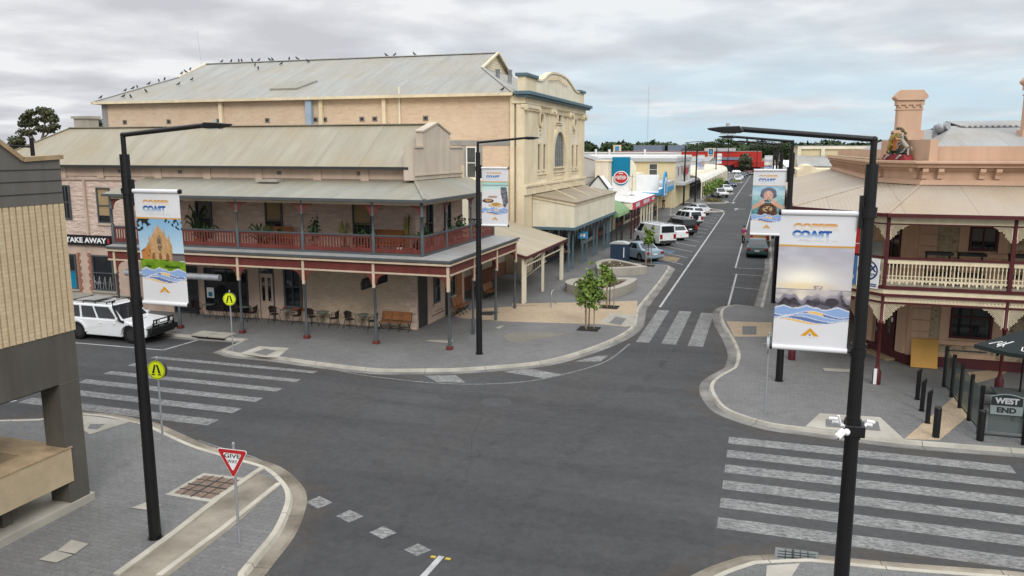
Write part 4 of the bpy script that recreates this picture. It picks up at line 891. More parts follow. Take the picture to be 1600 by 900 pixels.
for u in (58.05, 59.6, 68.95, 70.6):
    b = MB(); fbox(b, fA, u - .5, u - .34, 7.15, 9.3, .003, .12); fbox(b, fA, u + .34, u + .5, 7.15, 9.3, .003, .12); fbox(b, fA, u - .34, u + .34, 9.14, 9.3, .003, .12); fbox(b, fA, u - .34, u + .34, 7.15, 7.28, .003, .12)
    w_ = b.build('slot_window', 'cream', FR)
    b = MB(); fbox(b, fA, u - .34, u + .34, 7.28, 9.14, .004, .02); b.build('pane', 'vent', w_)
b = MB(); fbox(b, fA, 62.3, 66.3, 6.36, 6.62, .003, .07); b.build('panel', 'cream', FR)
# boxy cream canopy in front of the theatre
CN = thing('theatre_canopy', 'boxy cream street canopy with a teal lower edge on slim teal posts', 'canopy', (-14.5, 64, 0))
BX = -12.95
b = MB(); b.box(-16.05, BX, 55.9, 72.0, 3.25, 4.9); b.build('box', 'cream_light', CN)
b = MB(); b.slab([(-12.8, 55.75, 5.05), (-12.8, 72.15, 5.05), (-16.05, 72.15, 5.55), (-16.05, 55.75, 5.55)], .08); b.build('roof', 'roof_box', CN)
b = MB(); b.box(BX, BX + .06, 55.84, 72.06, 4.78, 4.95); b.prism([(BX, 4.8), (-16.05, 5.3), (-16.05, 5.5), (BX, 5.0)], lambda a, c, d: (a, d, c), 55.82, 55.898); b.build('fascia', 'cream', CN)
b = MB(); b.prism([(-16.05, 4.91), (BX, 4.91), (-16.05, 5.45)], lambda a, c, d: (a, d, c), 55.91, 72.0); b.build('roof_infill', 'cream_light', CN)
b = MB(); b.box(-16.05, BX + .08, 55.82, 72.08, 3.05, 3.248); b.build('edge_beam', 'teal', CN)
for y in (56.15, 57.5, 60.75, 62.3, 65.0, 66.35, 69.5, 71.0, 71.8): b = MB(); b.box(-13.46, -13.34, y - .06, y + .06, 0, 3.05); b.build('post', 'teal', CN)
for y in (58.4, 63.2, 68.0): MB().tube([(-13.2, y, 5.05), (-16.1, y, 6.25)], .03, 6).build('stay', 'cream', CN)
fX = wall_map('x', -16.05)
b = MB(); fbox(b, fX, 56, 72, .01, 3.0, .003, .02); b.build('shopfront', 'dark_grey', CN)
for k in range(5): window(CN, wall_map('x', -16.02), 57 + k * 3, 59.2 + k * 3, .4, 2.6, frame='timber' if k % 2 else 'dark_grey', bars=(1, 0))
t = thing('parking_sign', 'small blue square sign with a white symbol on a teal canopy post', 'sign', (-13.3, 60.75, 2.0))
MB().box(-13.75, -12.95, 60.55, 60.6, 1.95, 2.5).build('plate', 'shop_blue', t)
b = MB(); b.box(-13.55, -13.4, 60.53, 60.548, 2.1, 2.35); b.box(-13.3, -13.15, 60.53, 60.548, 2.1, 2.35); b.box(-13.4, -13.3, 60.53, 60.548, 2.2, 2.26); b.build('symbol', 'sign_white', t)
# ================================================================ shops beyond the theatre (left side of the main street)
def block(name, label, cat, x0, x1, y0, y1, z1, mat, z0=0.0, roof=None, rmat='roof_steel', over=.1, group=None):
    t = thing(name, label, cat, ((x0 + x1) / 2, (y0 + y1) / 2, z0), 0, group)
    MB().box(x0, x1, y0, y1, z0, z1).build('wall', mat, t)
    b = MB()
    if roof is None: b.box(x0 - over, x1 + over, y0 - over, y1 + over, z1, z1 + .1)
    elif roof[0] == 'x':                                                   # ridge along x
        ym = (y0 + y1) / 2; h = roof[1]
        b.slab([(x0 - over, y0 - over, z1), (x1 + over, y0 - over, z1), (x1 + over, ym, z1 + h), (x0 - over, ym, z1 + h)], .06); b.slab([(x1 + over, y1 + over, z1), (x0 - over, y1 + over, z1), (x0 - over, ym, z1 + h), (x1 + over, ym, z1 + h)], .06)
        b.prism([(y0, z1 - .06), (y1, z1 - .06), (ym, z1 + h - .1)], px_, x0, x1)
    else:
        xm = (x0 + x1) / 2; h = roof[1]
        b.slab([(x0 - over, y1 + over, z1), (x0 - over, y0 - over, z1), (xm, y0 - over, z1 + h), (xm, y1 + over, z1 + h)], .06); b.slab([(x1 + over, y0 - over, z1), (x1 + over, y1 + over, z1), (xm, y1 + over, z1 + h), (xm, y0 - over, z1 + h)], .06)
        b.prism([(x0, z1 - .06), (x1, z1 - .06), (xm, z1 + h - .1)], lambda a, c, d: (a, d, c), y0, y1)
    b.build('roof', rmat, t); return t
M('off_white', (.52, .5, .46), .8, .1, .4); M('pale_grey', (.42, .43, .43), .8, .1, .4); M('yellow_wall', (.62, .53, .33), .8, .06, .3); M('blue_grey', (.16, .2, .26), .7); M('brown_roof', (.16, .11, .08), .8)
g = thing('shed_building', 'large off white gabled shed behind the theatre canopy', 'building', (-30, 92, 0))
MB().prism([(-44, 0), (-17.3, 0), (-17.3, 7.2), (-18.4, 7.6), (-20.4, 8.2), (-24, 8.4), (-44, 8.4)], lambda a, c, d: (a, d, c), 89.2, 94.3).build('wall', 'off_white', g)
MB().slab([(-17.2, 89.1, 7.23), (-17.2, 94.4, 7.23), (-18.4, 94.4, 7.66), (-18.4, 89.1, 7.66)], .06).slab([(-18.4, 89.1, 7.66), (-18.4, 94.4, 7.66), (-20.4, 94.4, 8.26), (-20.4, 89.1, 8.26)], .06).slab([(-20.4, 89.1, 8.26), (-20.4, 94.4, 8.26), (-44, 94.4, 8.46), (-44, 89.1, 8.46)], .06).build('roof', 'roof_steel', g)
b = MB()
for p, q in (((-20.4, 4.2), (-17.6, 6.0)), ((-20.4, 5.7), (-17.6, 5.8))): b.beam((p[0], 89.17, p[1]), (q[0], 89.17, q[1]), .05, .05)
b.build('brace', 'galv', g)
g = thing('gable_shopfront', 'small white pointed gable front peeping over the cream canopy', 'building', (-17, 75.5, 0))
MB().prism([(-16.15, 3.9), (-14.2, 3.9), (-14.2, 5.15), (-15.15, 6.3), (-16.15, 5.15)], lambda a, c, d: (a, d, c), 75.2, 77.6).build('wall', 'white', g)
MB().beam((-16.2, 75.15, 5.1), (-15.15, 75.15, 6.36), .1, .12).beam((-15.15, 75.15, 6.36), (-14.15, 75.15, 5.1), .1, .12).build('coping', 'dark_grey', g)
g = block('cream_shop', 'plain cream flat topped shop block beside the blue sign tower', 'building', -17.3, -15.9, 84.1, 88.9, 7.55, 'cream_light', rmat='cream')
# green awning shop
g = thing('awning_shop', 'shop with a rounded green awning next to the cream canopy', 'building', (-15, 76, 0))
MB().box(-20, -16.1, 72.3, 78.6, 0, 4.2).build('wall', 'off_white', g)
b = MB(); prof = [(-16.05 + 3.4 * sin(k * pi / 16), 2.7 + 1.45 * cos(k * pi / 16)) for k in range(9)]
for p, q in zip(prof, prof[1:]): b.quad((p[0], 72.4, p[1]), (p[0], 78.5, p[1]), (q[0], 78.5, q[1]), (q[0], 72.4, q[1]))
b.add([(p[0], 72.4, p[1]) for p in prof] + [(-16.05, 72.4, 2.7)], [list(range(len(prof) + 1))]); b.add([(p[0], 78.5, p[1]) for p in prof] + [(-16.05, 78.5, 2.7)], [list(range(len(prof) + 1))])
b.build('awning', 'shop_green', g)
for y in (72.7, 75.2, 77.7, 78.4): MB().box(-13.35, -13.25, y - .05, y + .05, 0, 3.0).build('post', 'dark_grey', g)
f = wall_map('x', -16.1); window(g, f, 73, 77.8, .4, 2.6, bars=(2, 0), frame='dark_grey')
# pink fascia shop
g = thing('pink_shop', 'shop with a long pink fascia sign over a white verandah roof', 'building', (-16, 86.5, 0))
MB().box(-17.25, -16.1, 84.0, 94.4, 0, 4.1).box(-22, -16.1, 78.62, 84.0, 0, 4.1).build('wall', 'quoin_brick', g)
MB().slab([(-12.3, 78.7, 3.66), (-12.3, 94.4, 3.66), (-16.1, 94.4, 4.05), (-16.1, 78.7, 4.05)], .1).build('verandah_roof', 'white', g)
MB().box(-16.0, -12.4, 78.7, 78.8, 2.95, 3.55).build('end_panel', 'cream_light', g)
s_ = MB().box(-12.4, -12.28, 78.7, 94.4, 2.94, 3.66).build('fascia', 'shop_pink', g)
b = MB()
fq = wall_map('x', -12.28)
for u0, u1, z0, z1 in ((80.2, 82.6, 3.1, 3.5), (85.3, 86.2, 3.12, 3.5), (86.4, 87.2, 3.12, 3.5), (87.4, 88.4, 3.12, 3.5), (88.6, 89.6, 3.12, 3.5), (91.8, 93.8, 3.15, 3.45)): fbox(b, fq, u0, u1, z0, z1, .002, .012)
b.build('sign_marks', 'ink_pink' if 'ink_pink' in MATS else 'cloth_white', s_)
for k in range(8): y = 79.0 + k * 2.15; MB().box(-12.6, -12.46, y - .07, y + .07, 0, 2.95).build('post', 'cream_light' if k > 2 else 'oxblood', g)
f = wall_map('x', -16.1)
for k in range(3): window(g, f, 79.6 + k * 5, 83.2 + k * 5, .5, 2.7, bars=(1, 0), frame='dark_grey')
# sign tower
g = thing('sign_tower', 'blue and white sign tower with a red oval badge above the pink fascia shop', 'sign', (-14.9, 86.3, 4.1))
MB().box(-15.85, -14.0, 86.0, 86.6, 3.9, 5.95).build('lower_panel', 'white', g)
MB().box(-15.85, -14.0, 85.98, 86.62, 5.951, 8.0).build('upper_panel', 'shop_teal', g)
el = lambda rx, rz, n=24: [(-14.85 + rx * cos(2 * pi * k / n), 5.85 + rz * sin(2 * pi * k / n)) for k in range(n)]
fy = lambda a, c, d: (a, d, c)
MB().prism([(a, c - .12) for a, c in el(.8, .72)], fy, 85.9, 85.97).build('badge_shadow', 'shop_teal', g)
MB().prism(el(.8, .7), fy, 85.86, 85.899).build('badge', 'sign_white', g)
b = MB(); b.prism(el(.7, .6), fy, 85.83, 85.859); b.build('badge', 'sign_red', g)
b = MB()
for k in range(7):                                                        # a row of chunky, unreadable white letters
    x = -15.43 + k * .17; h_ = .17 + .05 * sin(pi * (k + .5) / 7)
    b.box(x, x + .045, 85.8, 85.829, 5.84 - h_, 5.84 + h_); b.box(x + .045, x + .12, 85.8, 85.829, 5.84 + (h_ - .06 if k % 2 else -.03), 5.84 + (h_ if k % 2 else .03)); b.box(x + .1, x + .135, 85.8, 85.829, 5.84 - (h_ if k % 3 else 0), 5.84 + h_ - .065)
for x0, x1, z in ((-15.05, -14.95, 6.2), (-14.9, -14.82, 6.22), (-14.76, -14.66, 6.2)): b.box(x0, x1, 85.8, 85.829, z, z + .14)
b.build('badge_letters', 'sign_white', g)
t = thing('roof_aerial', 'thin roof aerial standing beside the blue sign tower', 'aerial', (-13.9, 87.5, 3.95)); MB().tube([(-13.9, 87.5, 3.9), (-13.9, 87.5, 6.2)], .025, 5).build('mast', 'dark_grey', t); MB().tube([(-14.2, 87.5, 5.9), (-13.6, 87.5, 5.9)], .015, 5).build('crossbar', 'dark_grey', t); MB().box(-14.2, -13.6, 87.3, 87.7, 3.88, 3.93).build('base', 'dark_grey', t)
# blue canopy shop
g = thing('arcade_shop', 'pale shop with a bright blue street canopy and a pointed arch sign', 'building', (-16, 101, 0))
MB().box(-24, -15.9, 100.2, 110, 0, 5.75).box(-24, -15.9, 94.6, 100.2, 0, 4.2).build('wall', 'cream_light', g)
MB().box(-16.5, -12.6, 99.9, 100.19, 3.4, 5.75).build('parapet', 'white', g)
MB().prism(arch_pts(-16.3, .9, 3.6, 6.4, 10, 1.3), fy, 99.5, 99.85).build('fin', 'cream_light', g)
MB().box(-15.9, -11.9, 94.6, 110, 3.6, 3.75).build('canopy', 'white', g)
b = MB(); b.box(-11.9, -11.75, 94.5, 109.5, 3.55, 4.2); b.box(-15.8, -11.9, 94.45, 94.6, 3.5, 3.85); b.build('fascia', 'shop_blue', g)
s_ = MB().prism(arch_pts(98.4, 1.7, 3.3, 4.6, 10, .95), px_, -11.74, -11.55).build('arch_sign', 'shop_blue', g)
MB().prism(arch_pts(98.4, 1.3, 3.4, 4.4, 10, .9), px_, -11.549, -11.53).build('arch_panel', 'white', s_)
b = MB(); b.prism([(97.6, 3.5), (99.2, 3.5), (99.2, 4.6), (98.4, 5.2), (97.6, 4.6)], px_, -11.528, -11.515); b.build('emblem', 'shop_blue', s_)
for y in (95, 109): MB().box(-12.05, -11.98, y - .04, y + .04, 0, 3.6).build('post', 'cream', g)
f = wall_map('x', -15.9); window(g, f, 95.2, 99, .4, 2.8, bars=(2, 0), frame='dark_grey'); window(g, f, 101, 109, .3, 2.8, bars=(3, 0), frame='dark_grey')
# low blue-grey canopy and yellow block
g = thing('flat_canopy_shop', 'low shop with a pale blue grey flat canopy past the blue one', 'building', (-15, 117, 0))
MB().box(-20, -15.5, 111, 124.8, 0, 4.3).build('wall', 'yellow_wall', g); MB().box(-15.4, -13.3, 111, 124, 3.3, 4.3).build('canopy', 'pale_grey', g); MB().box(-15.5, -15.45, 112, 124, .2, 3.0).build('window', 'glass', g)
g = thing('two_storey_shop', 'yellow two storey block with a pale metal roof and white street gables', 'building', (-20, 137, 0))
MB().box(-32, -13.3, 125, 150, 0, 7.0).build('wall', 'yellow_wall', g)
b = MB(); b.box(-32.2, -13.1, 124.6, 150.2, 7.0, 7.55); b.build('roof', 'pale_grey', g)
b = MB(); b.box(-32.2, -13.1, 125.2, 150, 7.551, 7.9); b.build('roof_deck', 'white', g)
f = wall_map('y', 125)
for u in (-20.6, -17.3): window(g, f, u, u + 1.3, 4.9, 6.7, frame='white', pane='window_grey', bars=(0, 1))
f = wall_map('x', -13.3)
b = MB(); fbox(b, f, 125, 150, 3.8, 7.0, .003, .04)
for k in range(5): u = 127 + k * 5; b.prism([(u - 2, 6.2), (u + 2, 6.2), (u, 7.9)], lambda a, c, d: f(a, c, d), .041, .12)
b.build('street_gable', 'off_white', g)
for k in range(4): window(g, wall_map('x', -13.26), 128 + k * 5.5, 130 + k * 5.5, 4.8, 6.2, frame='pale_grey', bars=(0, 0))
b = MB(); b.box(-13.1, -12.95, 137, 142, 4.7, 5.9); b.build('sign_board', 'sign_red', g)
MB().box(-13.3, -9.9 - 2, 126, 150, 3.4, 3.75).build('awning', 'pale_grey', g)
# white arched arcade
g = thing('arcade', 'long white street arcade with arched bays and curved roof edges', 'arcade', (-14.5, 200, 0))
MB().box(-24, -17.5, 150.3, 250, 0, 4.4).build('wall', 'off_white', g)
b = MB()
for k in range(18):
    y0 = 150.6 + k * 5.4; pr2 = [(-17.5, 4.5), (-13.2, 4.2), (-12.2, 4.0), (-11.5, 3.55), (-11.2, 2.9)]
    for p, q in zip(pr2, pr2[1:]): b.quad((p[0], y0, p[1]), (p[0], y0 + 5.1, p[1]), (q[0], y0 + 5.1, q[1]), (q[0], y0, q[1]))
b.build('roof', 'white', g)
for k in range(19):
    y0 = 150.45 + k * 5.4
    b = MB(); b.tube([(-11.2, y0, 0), (-11.2, y0, 2.9), (-11.5, y0, 3.6), (-12.2, y0, 4.08), (-13.2, y0, 4.28), (-17.5, y0, 4.58)], .14, 6); b.build('arch_rib', 'cream_light', g)
MB().box(-17.5, -17.4, 151, 249, .3, 2.9).build('window', 'glass', g)
g = block('long_hall', 'long low white hall with a row of dark windows in the distance', 'building', -60, -24, 205, 240, 8.1, 'off_white', rmat='white')
f = wall_map('y', 205)
for k in range(9): window(g, f, -44 + k * 2.3, -42.6 + k * 2.3, 6.9, 7.7, frame='white', bars=(0, 0))
for k, (x, l) in enumerate(((-42, 'leftmost'), (-38.5, 'second'), (-29.5, 'rightmost'))):
    single(MB().box(x - .25, x + .25, 204.5, 204.9, 6.2, 9.0), 'vent_pipe', 'white', 'white square flue standing before the long white hall, %s of three' % l, 'flue', (x, 204.7, 6.2), 'flues before the long hall')
g = block('grey_store', 'pale grey iron shed roofs stepping down behind the arcade', 'building', -30, -17, 252, 300, 5.4, 'off_white', roof=('x', 1.2), rmat='roof_steel')
g = block('red_store', 'wide red retail shed with grey bands at the end of the street', 'building', -60, -2.5, 330, 370, 8.3, 'red_wall', rmat='pale_grey')
MB().box(-24, -5.5, 329.5, 329.98, 5.0, 6.1).build('band', 'blue_grey', g); MB().box(-24, -12, 329.6, 329.98, 8.31, 9.6).build('parapet', 'pale_grey', g)
MB().box(-60.1, -24.2, 329.6, 329.98, .1, 6.4).build('lower_wall', 'off_white', g); MB().box(-12, 1.5, 322, 329.9, 2.4, 4.6).build('porch', 'red_wall', g)
b = MB(); b.box(-23.8, -5, 329.6, 329.98, .1, 3.0); b.build('window', 'glass', g)
g = thing('pylon_sign', 'tall tan shop pylon with a blue panel beside the red shed', 'sign', (-19.9, 305, 0))
MB().box(-20.9, -18.8, 304.6, 305.4, 0, 9.5).build('pylon', 'cream', g); MB().box(-20.6, -19.1, 304.5, 304.598, 6.7, 9.2).build('panel', 'navy', g)
b = MB(); b.box(-20.3, -19.4, 304.4, 304.498, 7.6, 8.9); b.build('emblem', 'shop_blue', g); b = MB(); b.box(-20.6, -19.1, 304.42, 304.498, 6.95, 7.2); b.build('stripe', 'sign_white', g)
g = thing('pylon_sign', 'small tan pylon with a blue panel among the far roofs', 'sign', (-75, 420, 0))
MB().box(-77, -73, 420, 421, 0, 11.5).build('pylon', 'cream', g); MB().box(-76, -74, 419.8, 419.98, 8.6, 10.8).build('panel', 'shop_blue', g)
for x0, x1, l in ((-68, -53, 'left, wider'), (-50, -41, 'right, narrower')):
    block('storage_shed', 'blue grey shed on the skyline behind the long white hall, the %s of two' % l, 'building', x0, x1, 430, 445, 11.3, 'blue_grey', rmat='pale_grey', group='grey skyline sheds')
t = thing('radio_mast', 'thin tall lattice radio mast on the skyline', 'mast', (-130, 920, 0))
b = MB()
for dx, dy in ((-.6, -.4), (.6, -.4), (0, .6)): b.tube([(-130 + dx, 920 + dy, 0), (-130 + dx, 920 + dy, 78)], .045, 5)
for k in range(39): z = k * 2; b.beam((-130.6, 919.6, z), (-129.4, 919.6, z + 2), .05, .05); b.beam((-130, 920.6, z), (-130.6, 919.6, z + 2), .05, .05)
b.build('lattice', 'galv', t); MB().tube([(-130, 920, 77), (-130, 920, 84)], .06, 5).build('antenna', 'galv', t)

# ================================================================ peach corner hotel, right
P2 = thing('peach_hotel', 'peach rendered two storey corner hotel with cream lace balcony and oxblood posts', 'building', (12, 42, 0))
PV = [(30, 32.0), (4.35, 32.0), (1.4, 34.8), (1.4, 64.0)]
PW = [(30, 35.4), (5.85, 35.4), (4.6, 37.9), (4.6, 64.0)]
def seg(p, q):
    p, q = Vector(p), Vector(q); t = (q - p).normalized(); n = Vector((-t.y, t.x)); Ln = (q - p).length
    return (lambda u, z, d: (p.x + t.x * u + n.x * d, p.y + t.y * u + n.y * d, z)), Ln
b = MB(); lo = [(x, y) for x, y in PW] + [(30, 64)]
b.prism(lo, lambda a, c, d: (a, c, d), 0, 7.4); b.build('wall', 'peach', P2)
b = MB(); b.prism(lo, lambda a, c, d: (a, c, d), 7.401, 8.3); b.build('frieze_wall', 'peach', P2)
SG = [seg(PW[i], PW[i + 1]) for i in range(3)]; VG = [seg(PV[i], PV[i + 1]) for i in range(3)]
fW, LW = SG[0]; X2U = lambda x: 30 - x                                      # front wall: u runs leftwards from x=30
for x0, x1, z0, z1 in ((6.65, 7.3, 1.25, 3.35), (6.65, 7.55, 3.9, 7.0), (8.95, 10.2, 3.9, 7.0), (9.1, 11.5, .3, 3.35), (7.0, 9.2, .62, .98), (12.5, 14.2, 3.9, 7.0)): b = MB(); fbox(b, fW, X2U(x1), X2U(x0), z0, z1, .003, .02); b.build('rubble_panel', 'rubble', P2)
b = MB()
for s_, (f, Ln) in enumerate(SG): fbox(b, f, 0 if s_ == 0 else .0, Ln, .01, .42, .003, .06)
b.build('skirting', 'oxblood_base', P2)
b = MB()
for z0 in (.5, .98, 1.46, 1.94, 2.42, 2.9): fbox(b, fW, X2U(6.62), X2U(5.95), z0, z0 + .44, .003, .05)
b.build('quoins', 'peach', P2, bevel=.012); b = MB()
for z0 in (4.0, 4.48, 4.96, 5.44, 5.92, 6.4): fbox(b, fW, X2U(6.6), X2U(5.95), z0, z0 + .44, .003, .05)
b.build('quoins', 'peach', P2, bevel=.012)
for x0, x1, z0, z1 in ((7.35, 8.85, 1.25, 3.0), (12.2, 13.7, 1.25, 3.0), (7.75, 8.75, 4.8, 6.6), (10.6, 11.6, 4.8, 6.6)):
    for q in ((x0 - .36, x0 - .02, z0 - .1, z1 + .2, .07), (x1 + .02, x1 + .36, z0 - .1, z1 + .2, .07), (x0 - .55, x1 + .55, z0 - .28, z0 - .102, .13)): b = MB(); fbox(b, fW, X2U(q[1]), X2U(q[0]), q[2], q[3], .021, q[4]); b.build('surround', 'peach', P2)
    window(P2, fW, X2U(x1), X2U(x0), z0, z1, frame='oxblood', bars=(1, 1), wd=.09, depth=.08)
fC, LC = SG[1]
door(P2, fC, .75, 2.15, .06, 3.1, 'oxblood', 'black', glazed=True, fan=.7)
for q in ((.1, .6), (LC - .55, LC - .05)): b = MB(); fbox(b, fC, *q, .45, 3.3, .003, .12); b.build('pier', 'peach', P2)
b = MB(); fbox(b, fC, .6, 2.3, .01, .1, .003, .5); b.build('step', 'timber_pale', P2)
for q in ((.95, 1.12, 1.58, 1.76), (1.6, 1.78, 1.5, 1.68)): b = MB(); fbox(b, fC, *q, .047, .052); b.build('notice', 'sign_white', P2)
window(P2, fC, .9, 1.9, 3.9, 6.3, frame='oxblood', bars=(1, 1))
fD, LD = SG[2]
for k in range(6):
    window(P2, fD, 2 + k * 4, 3.1 + k * 4, 4.6, 6.5, frame='oxblood'); window(P2, fD, 2 + k * 4, 3.1 + k * 4, 1.1, 2.9, frame='oxblood')
b = MB(); fbox(b, fW, X2U(6.12), X2U(5.9), 2.75, 2.98, .06, .07); b.build('notice', 'sign_white', P2)
# entablature: moulding, bracketed frieze, cornice, attic
b = MB()
for s_, (f, Ln) in enumerate(SG):
    e = .18 if s_ else 0
    fbox(b, f, -e, Ln + .1, 7.36, 7.5, .003, .16); fbox(b, f, -e, Ln + .08, 7.5, 7.56, .003, .1)
b.build('moulding', 'peach', P2)
b = MB()
for s_, (f, Ln) in enumerate(SG):
    sp = [X2U(x) for x in (5.95, 6.5, 7.95, 8.5, 9.95, 10.5, 11.95, 12.5)] if s_ == 0 else ([.25, 2.6] if s_ == 1 else [.4 + .8 * k for k in range(32)])
    for u in sp:
        b.prism([(0.003, 8.0), (.3, 8.0), (.3, 7.88), (.16, 7.74), (.12, 7.6), (.003, 7.6)], lambda a, c, d, f=f: f(d, c, a), u - .1, u + .1)
    fbox(b, f, 0, Ln, 7.92, 8.02, .003, .12)
b.build('bracket_frieze', 'peach', P2)
b = MB()
for s_, (f, Ln) in enumerate(SG):
    fbox(b, f, -.22 if s_ else 0, Ln + .22, 8.03, 8.18, .003, .34); fbox(b, f, -.3 if s_ else 0, Ln + .3, 8.181, 8.3, -.1, .5)
b.build('cornice', 'peach', P2, bevel=.025)
b = MB(); f, Ln = SG[2]; fbox(b, f, .3, Ln + .2, 8.301, 8.36, -.3, .46); b.build('weathered_ledge', 'tile_orange', P2)
b = MB()
fbox(b, fW, 0, LW - .45, 8.301, 8.86, -.35, -.05); fbox(b, fC, -.3, LC + .05, 8.301, 9.12, -.4, -.05); fbox(b, fD, .3, LD, 8.361, 8.75, -.5, -.3); b.build('attic_parapet', 'peach', P2)
# verandah roof, floor, fasciaboards
ev = [(30, 31.72), (4.24, 31.72), (1.12, 34.68), (1.12, 64.2)]
b = MB(); b.mat(0); b.slab([(ev[0][0], ev[0][1], 6.45), (*ev[1], 6.45), (*PW[1], 7.37), (30, 35.4, 7.37)], .05); b.slab([(*ev[1], 6.45), (*ev[2], 6.45), (*PW[2], 7.37), (*PW[1], 7.37)], .05)
b.mat(1); b.slab([(*ev[2], 6.45), (*ev[3], 6.45), (4.6, 64.2, 7.37), (*PW[2], 7.37)], .05)
vr = b.build('verandah_roof', ['roof_cream', 'roof_cream_y'], P2)
b = MB(); b.beam((*ev[1], 6.46), (*PW[1], 7.38), .14, .03); b.beam((*ev[2], 6.46), (*PW[2], 7.38), .14, .03); b.build('hip_cap', 'roof_cream', vr)
b = MB()
for s_, (p, q) in enumerate(zip(ev, ev[1:])): b.beam((*p, 6.39), (*q, 6.39), .11, .13)
b.build('gutter', 'oxblood', vr)
b = MB()
for f, Ln in VG: fbox(b, f, 0, Ln, 6.08, 6.3, -.03, .03)
b.build('eave_board', 'cream', P2)
b = MB()
for f, Ln in VG: fbox(b, f, 0, Ln, 6.03, 6.079, -.035, .035)
b.build('eave_rail', 'oxblood', P2)
b = MB(); b.prism(PV + [(4.6 + .0, 64.0), PW[2], PW[1], (30, 35.4)], lambda a, c, d: (a, c, d), 3.5, 3.6); b.build('balcony_floor', 'cream_light', P2)
b = MB(); c_ = MB(); l_ = MB(); r_ = MB()
for s_, (f, Ln) in enumerate(VG):
    fbox(b, f, -.02, Ln + .02, 3.66, 3.76, -.05, .12); fbox(b, f, -.02, Ln + .02, 3.38, 3.48, -.04, .1); fbox(b, f, 0, Ln, 3.1, 3.17, -.04, .04)
    fbox(c_, f, -.02, Ln + .02, 3.481, 3.659, -.04, .07)
    fbox(l_, f, 0, Ln, 3.171, 3.379, -.006, .006)
    n = int(Ln / .12)
    for k in range(n): u = (k + .5) * Ln / n; l_.beam(f(u - .05, 3.18, .012), f(u + .05, 3.37, .012), .014, .03, up=(0, 0, 1)); l_.beam(f(u + .05, 3.18, .012), f(u - .05, 3.37, .012), .014, .03)
b.build('bressummer', 'oxblood', P2); c_.build('fascia', 'cream', P2)
M('lace_back', (.27, .22, .13), .8); l_.build('lace_frieze', 'cream', P2)
posts = [(4.35, 32.0), (8.42, 32.0), (12.5, 32.0), (16.6, 32.0), (1.4, 34.8)] + [(1.4, 34.8 + 4.17 * k) for k in range(1, 8)]
for i, (x, y) in enumerate(posts):
    b = MB(); b.lathe([(.15, 0), (.15, .5), (.09, .6), (.06, .75), (.055, 2.3), (.1, 2.34), (.1, 2.42), (.055, 2.46), (.055, 3.38)], (x, y, 0), 10)
    b.box(x - .065, x + .065, y - .065, y + .065, 3.7, 5.6); b.lathe([(.07, 5.6), (.07, 6.3)], (x, y, 0), 8); p_ = b.build('verandah_post', 'oxblood', P2)
    if i == 0: b = MB(); b.box(x - .13, x - .02, y - .17, y - .13, .02, .62); b.build('reflector_strip', 'white', p_)
def lace_bracket(f, u, z, s, szu, szz):
    b = MB(); N = 9; pts = [(u, z), (u + s * szu, z)]
    for k in range(N + 1):
        a = k / N; cx = u + s * (szu * (1 - a) ** 1.35 * .97 + .03); cz = z - .06 - (szz - .06) * a ** 1.3
        pts.append((cx, cz)); 
        if k < N: pts.append((cx - s * szu * .02, cz - szz * .075)); pts.append((cx - s * szu * .085, cz - szz * .06))
    pts.append((u, z - szz))
    cv = lambda t: szz * max(0, 1 - t / szu) ** 1.5
    b = MB(); g = .075; nx = int(szu / g)
    for i in range(nx):
        for j in range(int(szz / g)):
            uu, zz2 = (i + .5) * g, (j + .5) * g
            if zz2 > cv(uu) + .02: continue
            a_, e_ = g * .5, g * .5
            P4 = [(u + s * (uu - a_), z - zz2), (u + s * uu, z - zz2 + e_), (u + s * (uu + a_), z - zz2), (u + s * uu, z - zz2 - e_)]
            for k in range(4): p_, q_ = P4[k], P4[(k + 1) % 4]; b.beam(f(*p_, 0), f(*q_, 0), .02, .02)
    b.beam(f(u, z - .012, 0), f(u + s * szu, z - .012, 0), .03, .03); b.beam(f(u + s * .012, z, 0), f(u + s * .012, z - szz, 0), .03, .03)
    b.build('lace_bracket', 'cream', P2)
f0, L0 = VG[0]; f1_, L1 = VG[1]; f2_, L2 = VG[2]
for x in (4.35, 8.42, 12.5, 16.6):
    for s in (1, -1):
        if x == 4.35 and s == 1: continue
        lace_bracket(f0, X2U(x) + s * .06, 3.1, s, .72, .78); lace_bracket(f0, X2U(x) + s * .07, 6.03, s, .6, .56)
for u, s in ((.06, 1), (L1 - .06, -1)): lace_bracket(f1_, u, 3.1, s, .72, .78); lace_bracket(f1_, u, 6.03, s, .6, .56)
for k in range(8):
    for s in (1, -1):
        u = 4.17 * k + s * .07
        if 0 < u < L2: lace_bracket(f2_, u, 3.1, s, .7, .75); lace_bracket(f2_, u, 6.08, s, .6, .6)
def lace_rail(f, u0, u1):
    b = MB(); n = int((u1 - u0) / .125)
    for k in range(n):
        u = u0 + (k + .5) * (u1 - u0) / n; c = f(u, 0, 0)
        b.lathe([(.02, 3.98), (.034, 4.06), (.02, 4.12), (.024, 4.3), (.017, 4.42), (.03, 4.5), (.018, 4.56), (.028, 4.62)], c, 6)
        b.prism([(u - .055, 3.97), (u + .055, 3.97), (u + .03, 3.88), (u, 3.8), (u - .03, 3.88)] if k % 2 else [(u - .055, 3.97), (u + .055, 3.97), (u, 3.9)], lambda a, cc, d: f(a, cc, d), -.01, .01)
    fbox(b, f, u0, u1, 3.96, 4.02, -.015, .015); fbox(b, f, u0, u1, 4.6, 4.76, -.012, .012); fbox(b, f, u0, u1, 4.13, 4.16, -.01, .01)
    r = b.build('balustrade', 'cream', P2); b = MB(); fbox(b, f, u0, u1, 4.76, 4.84, -.05, .05); b.build('handrail', 'oxblood', r)
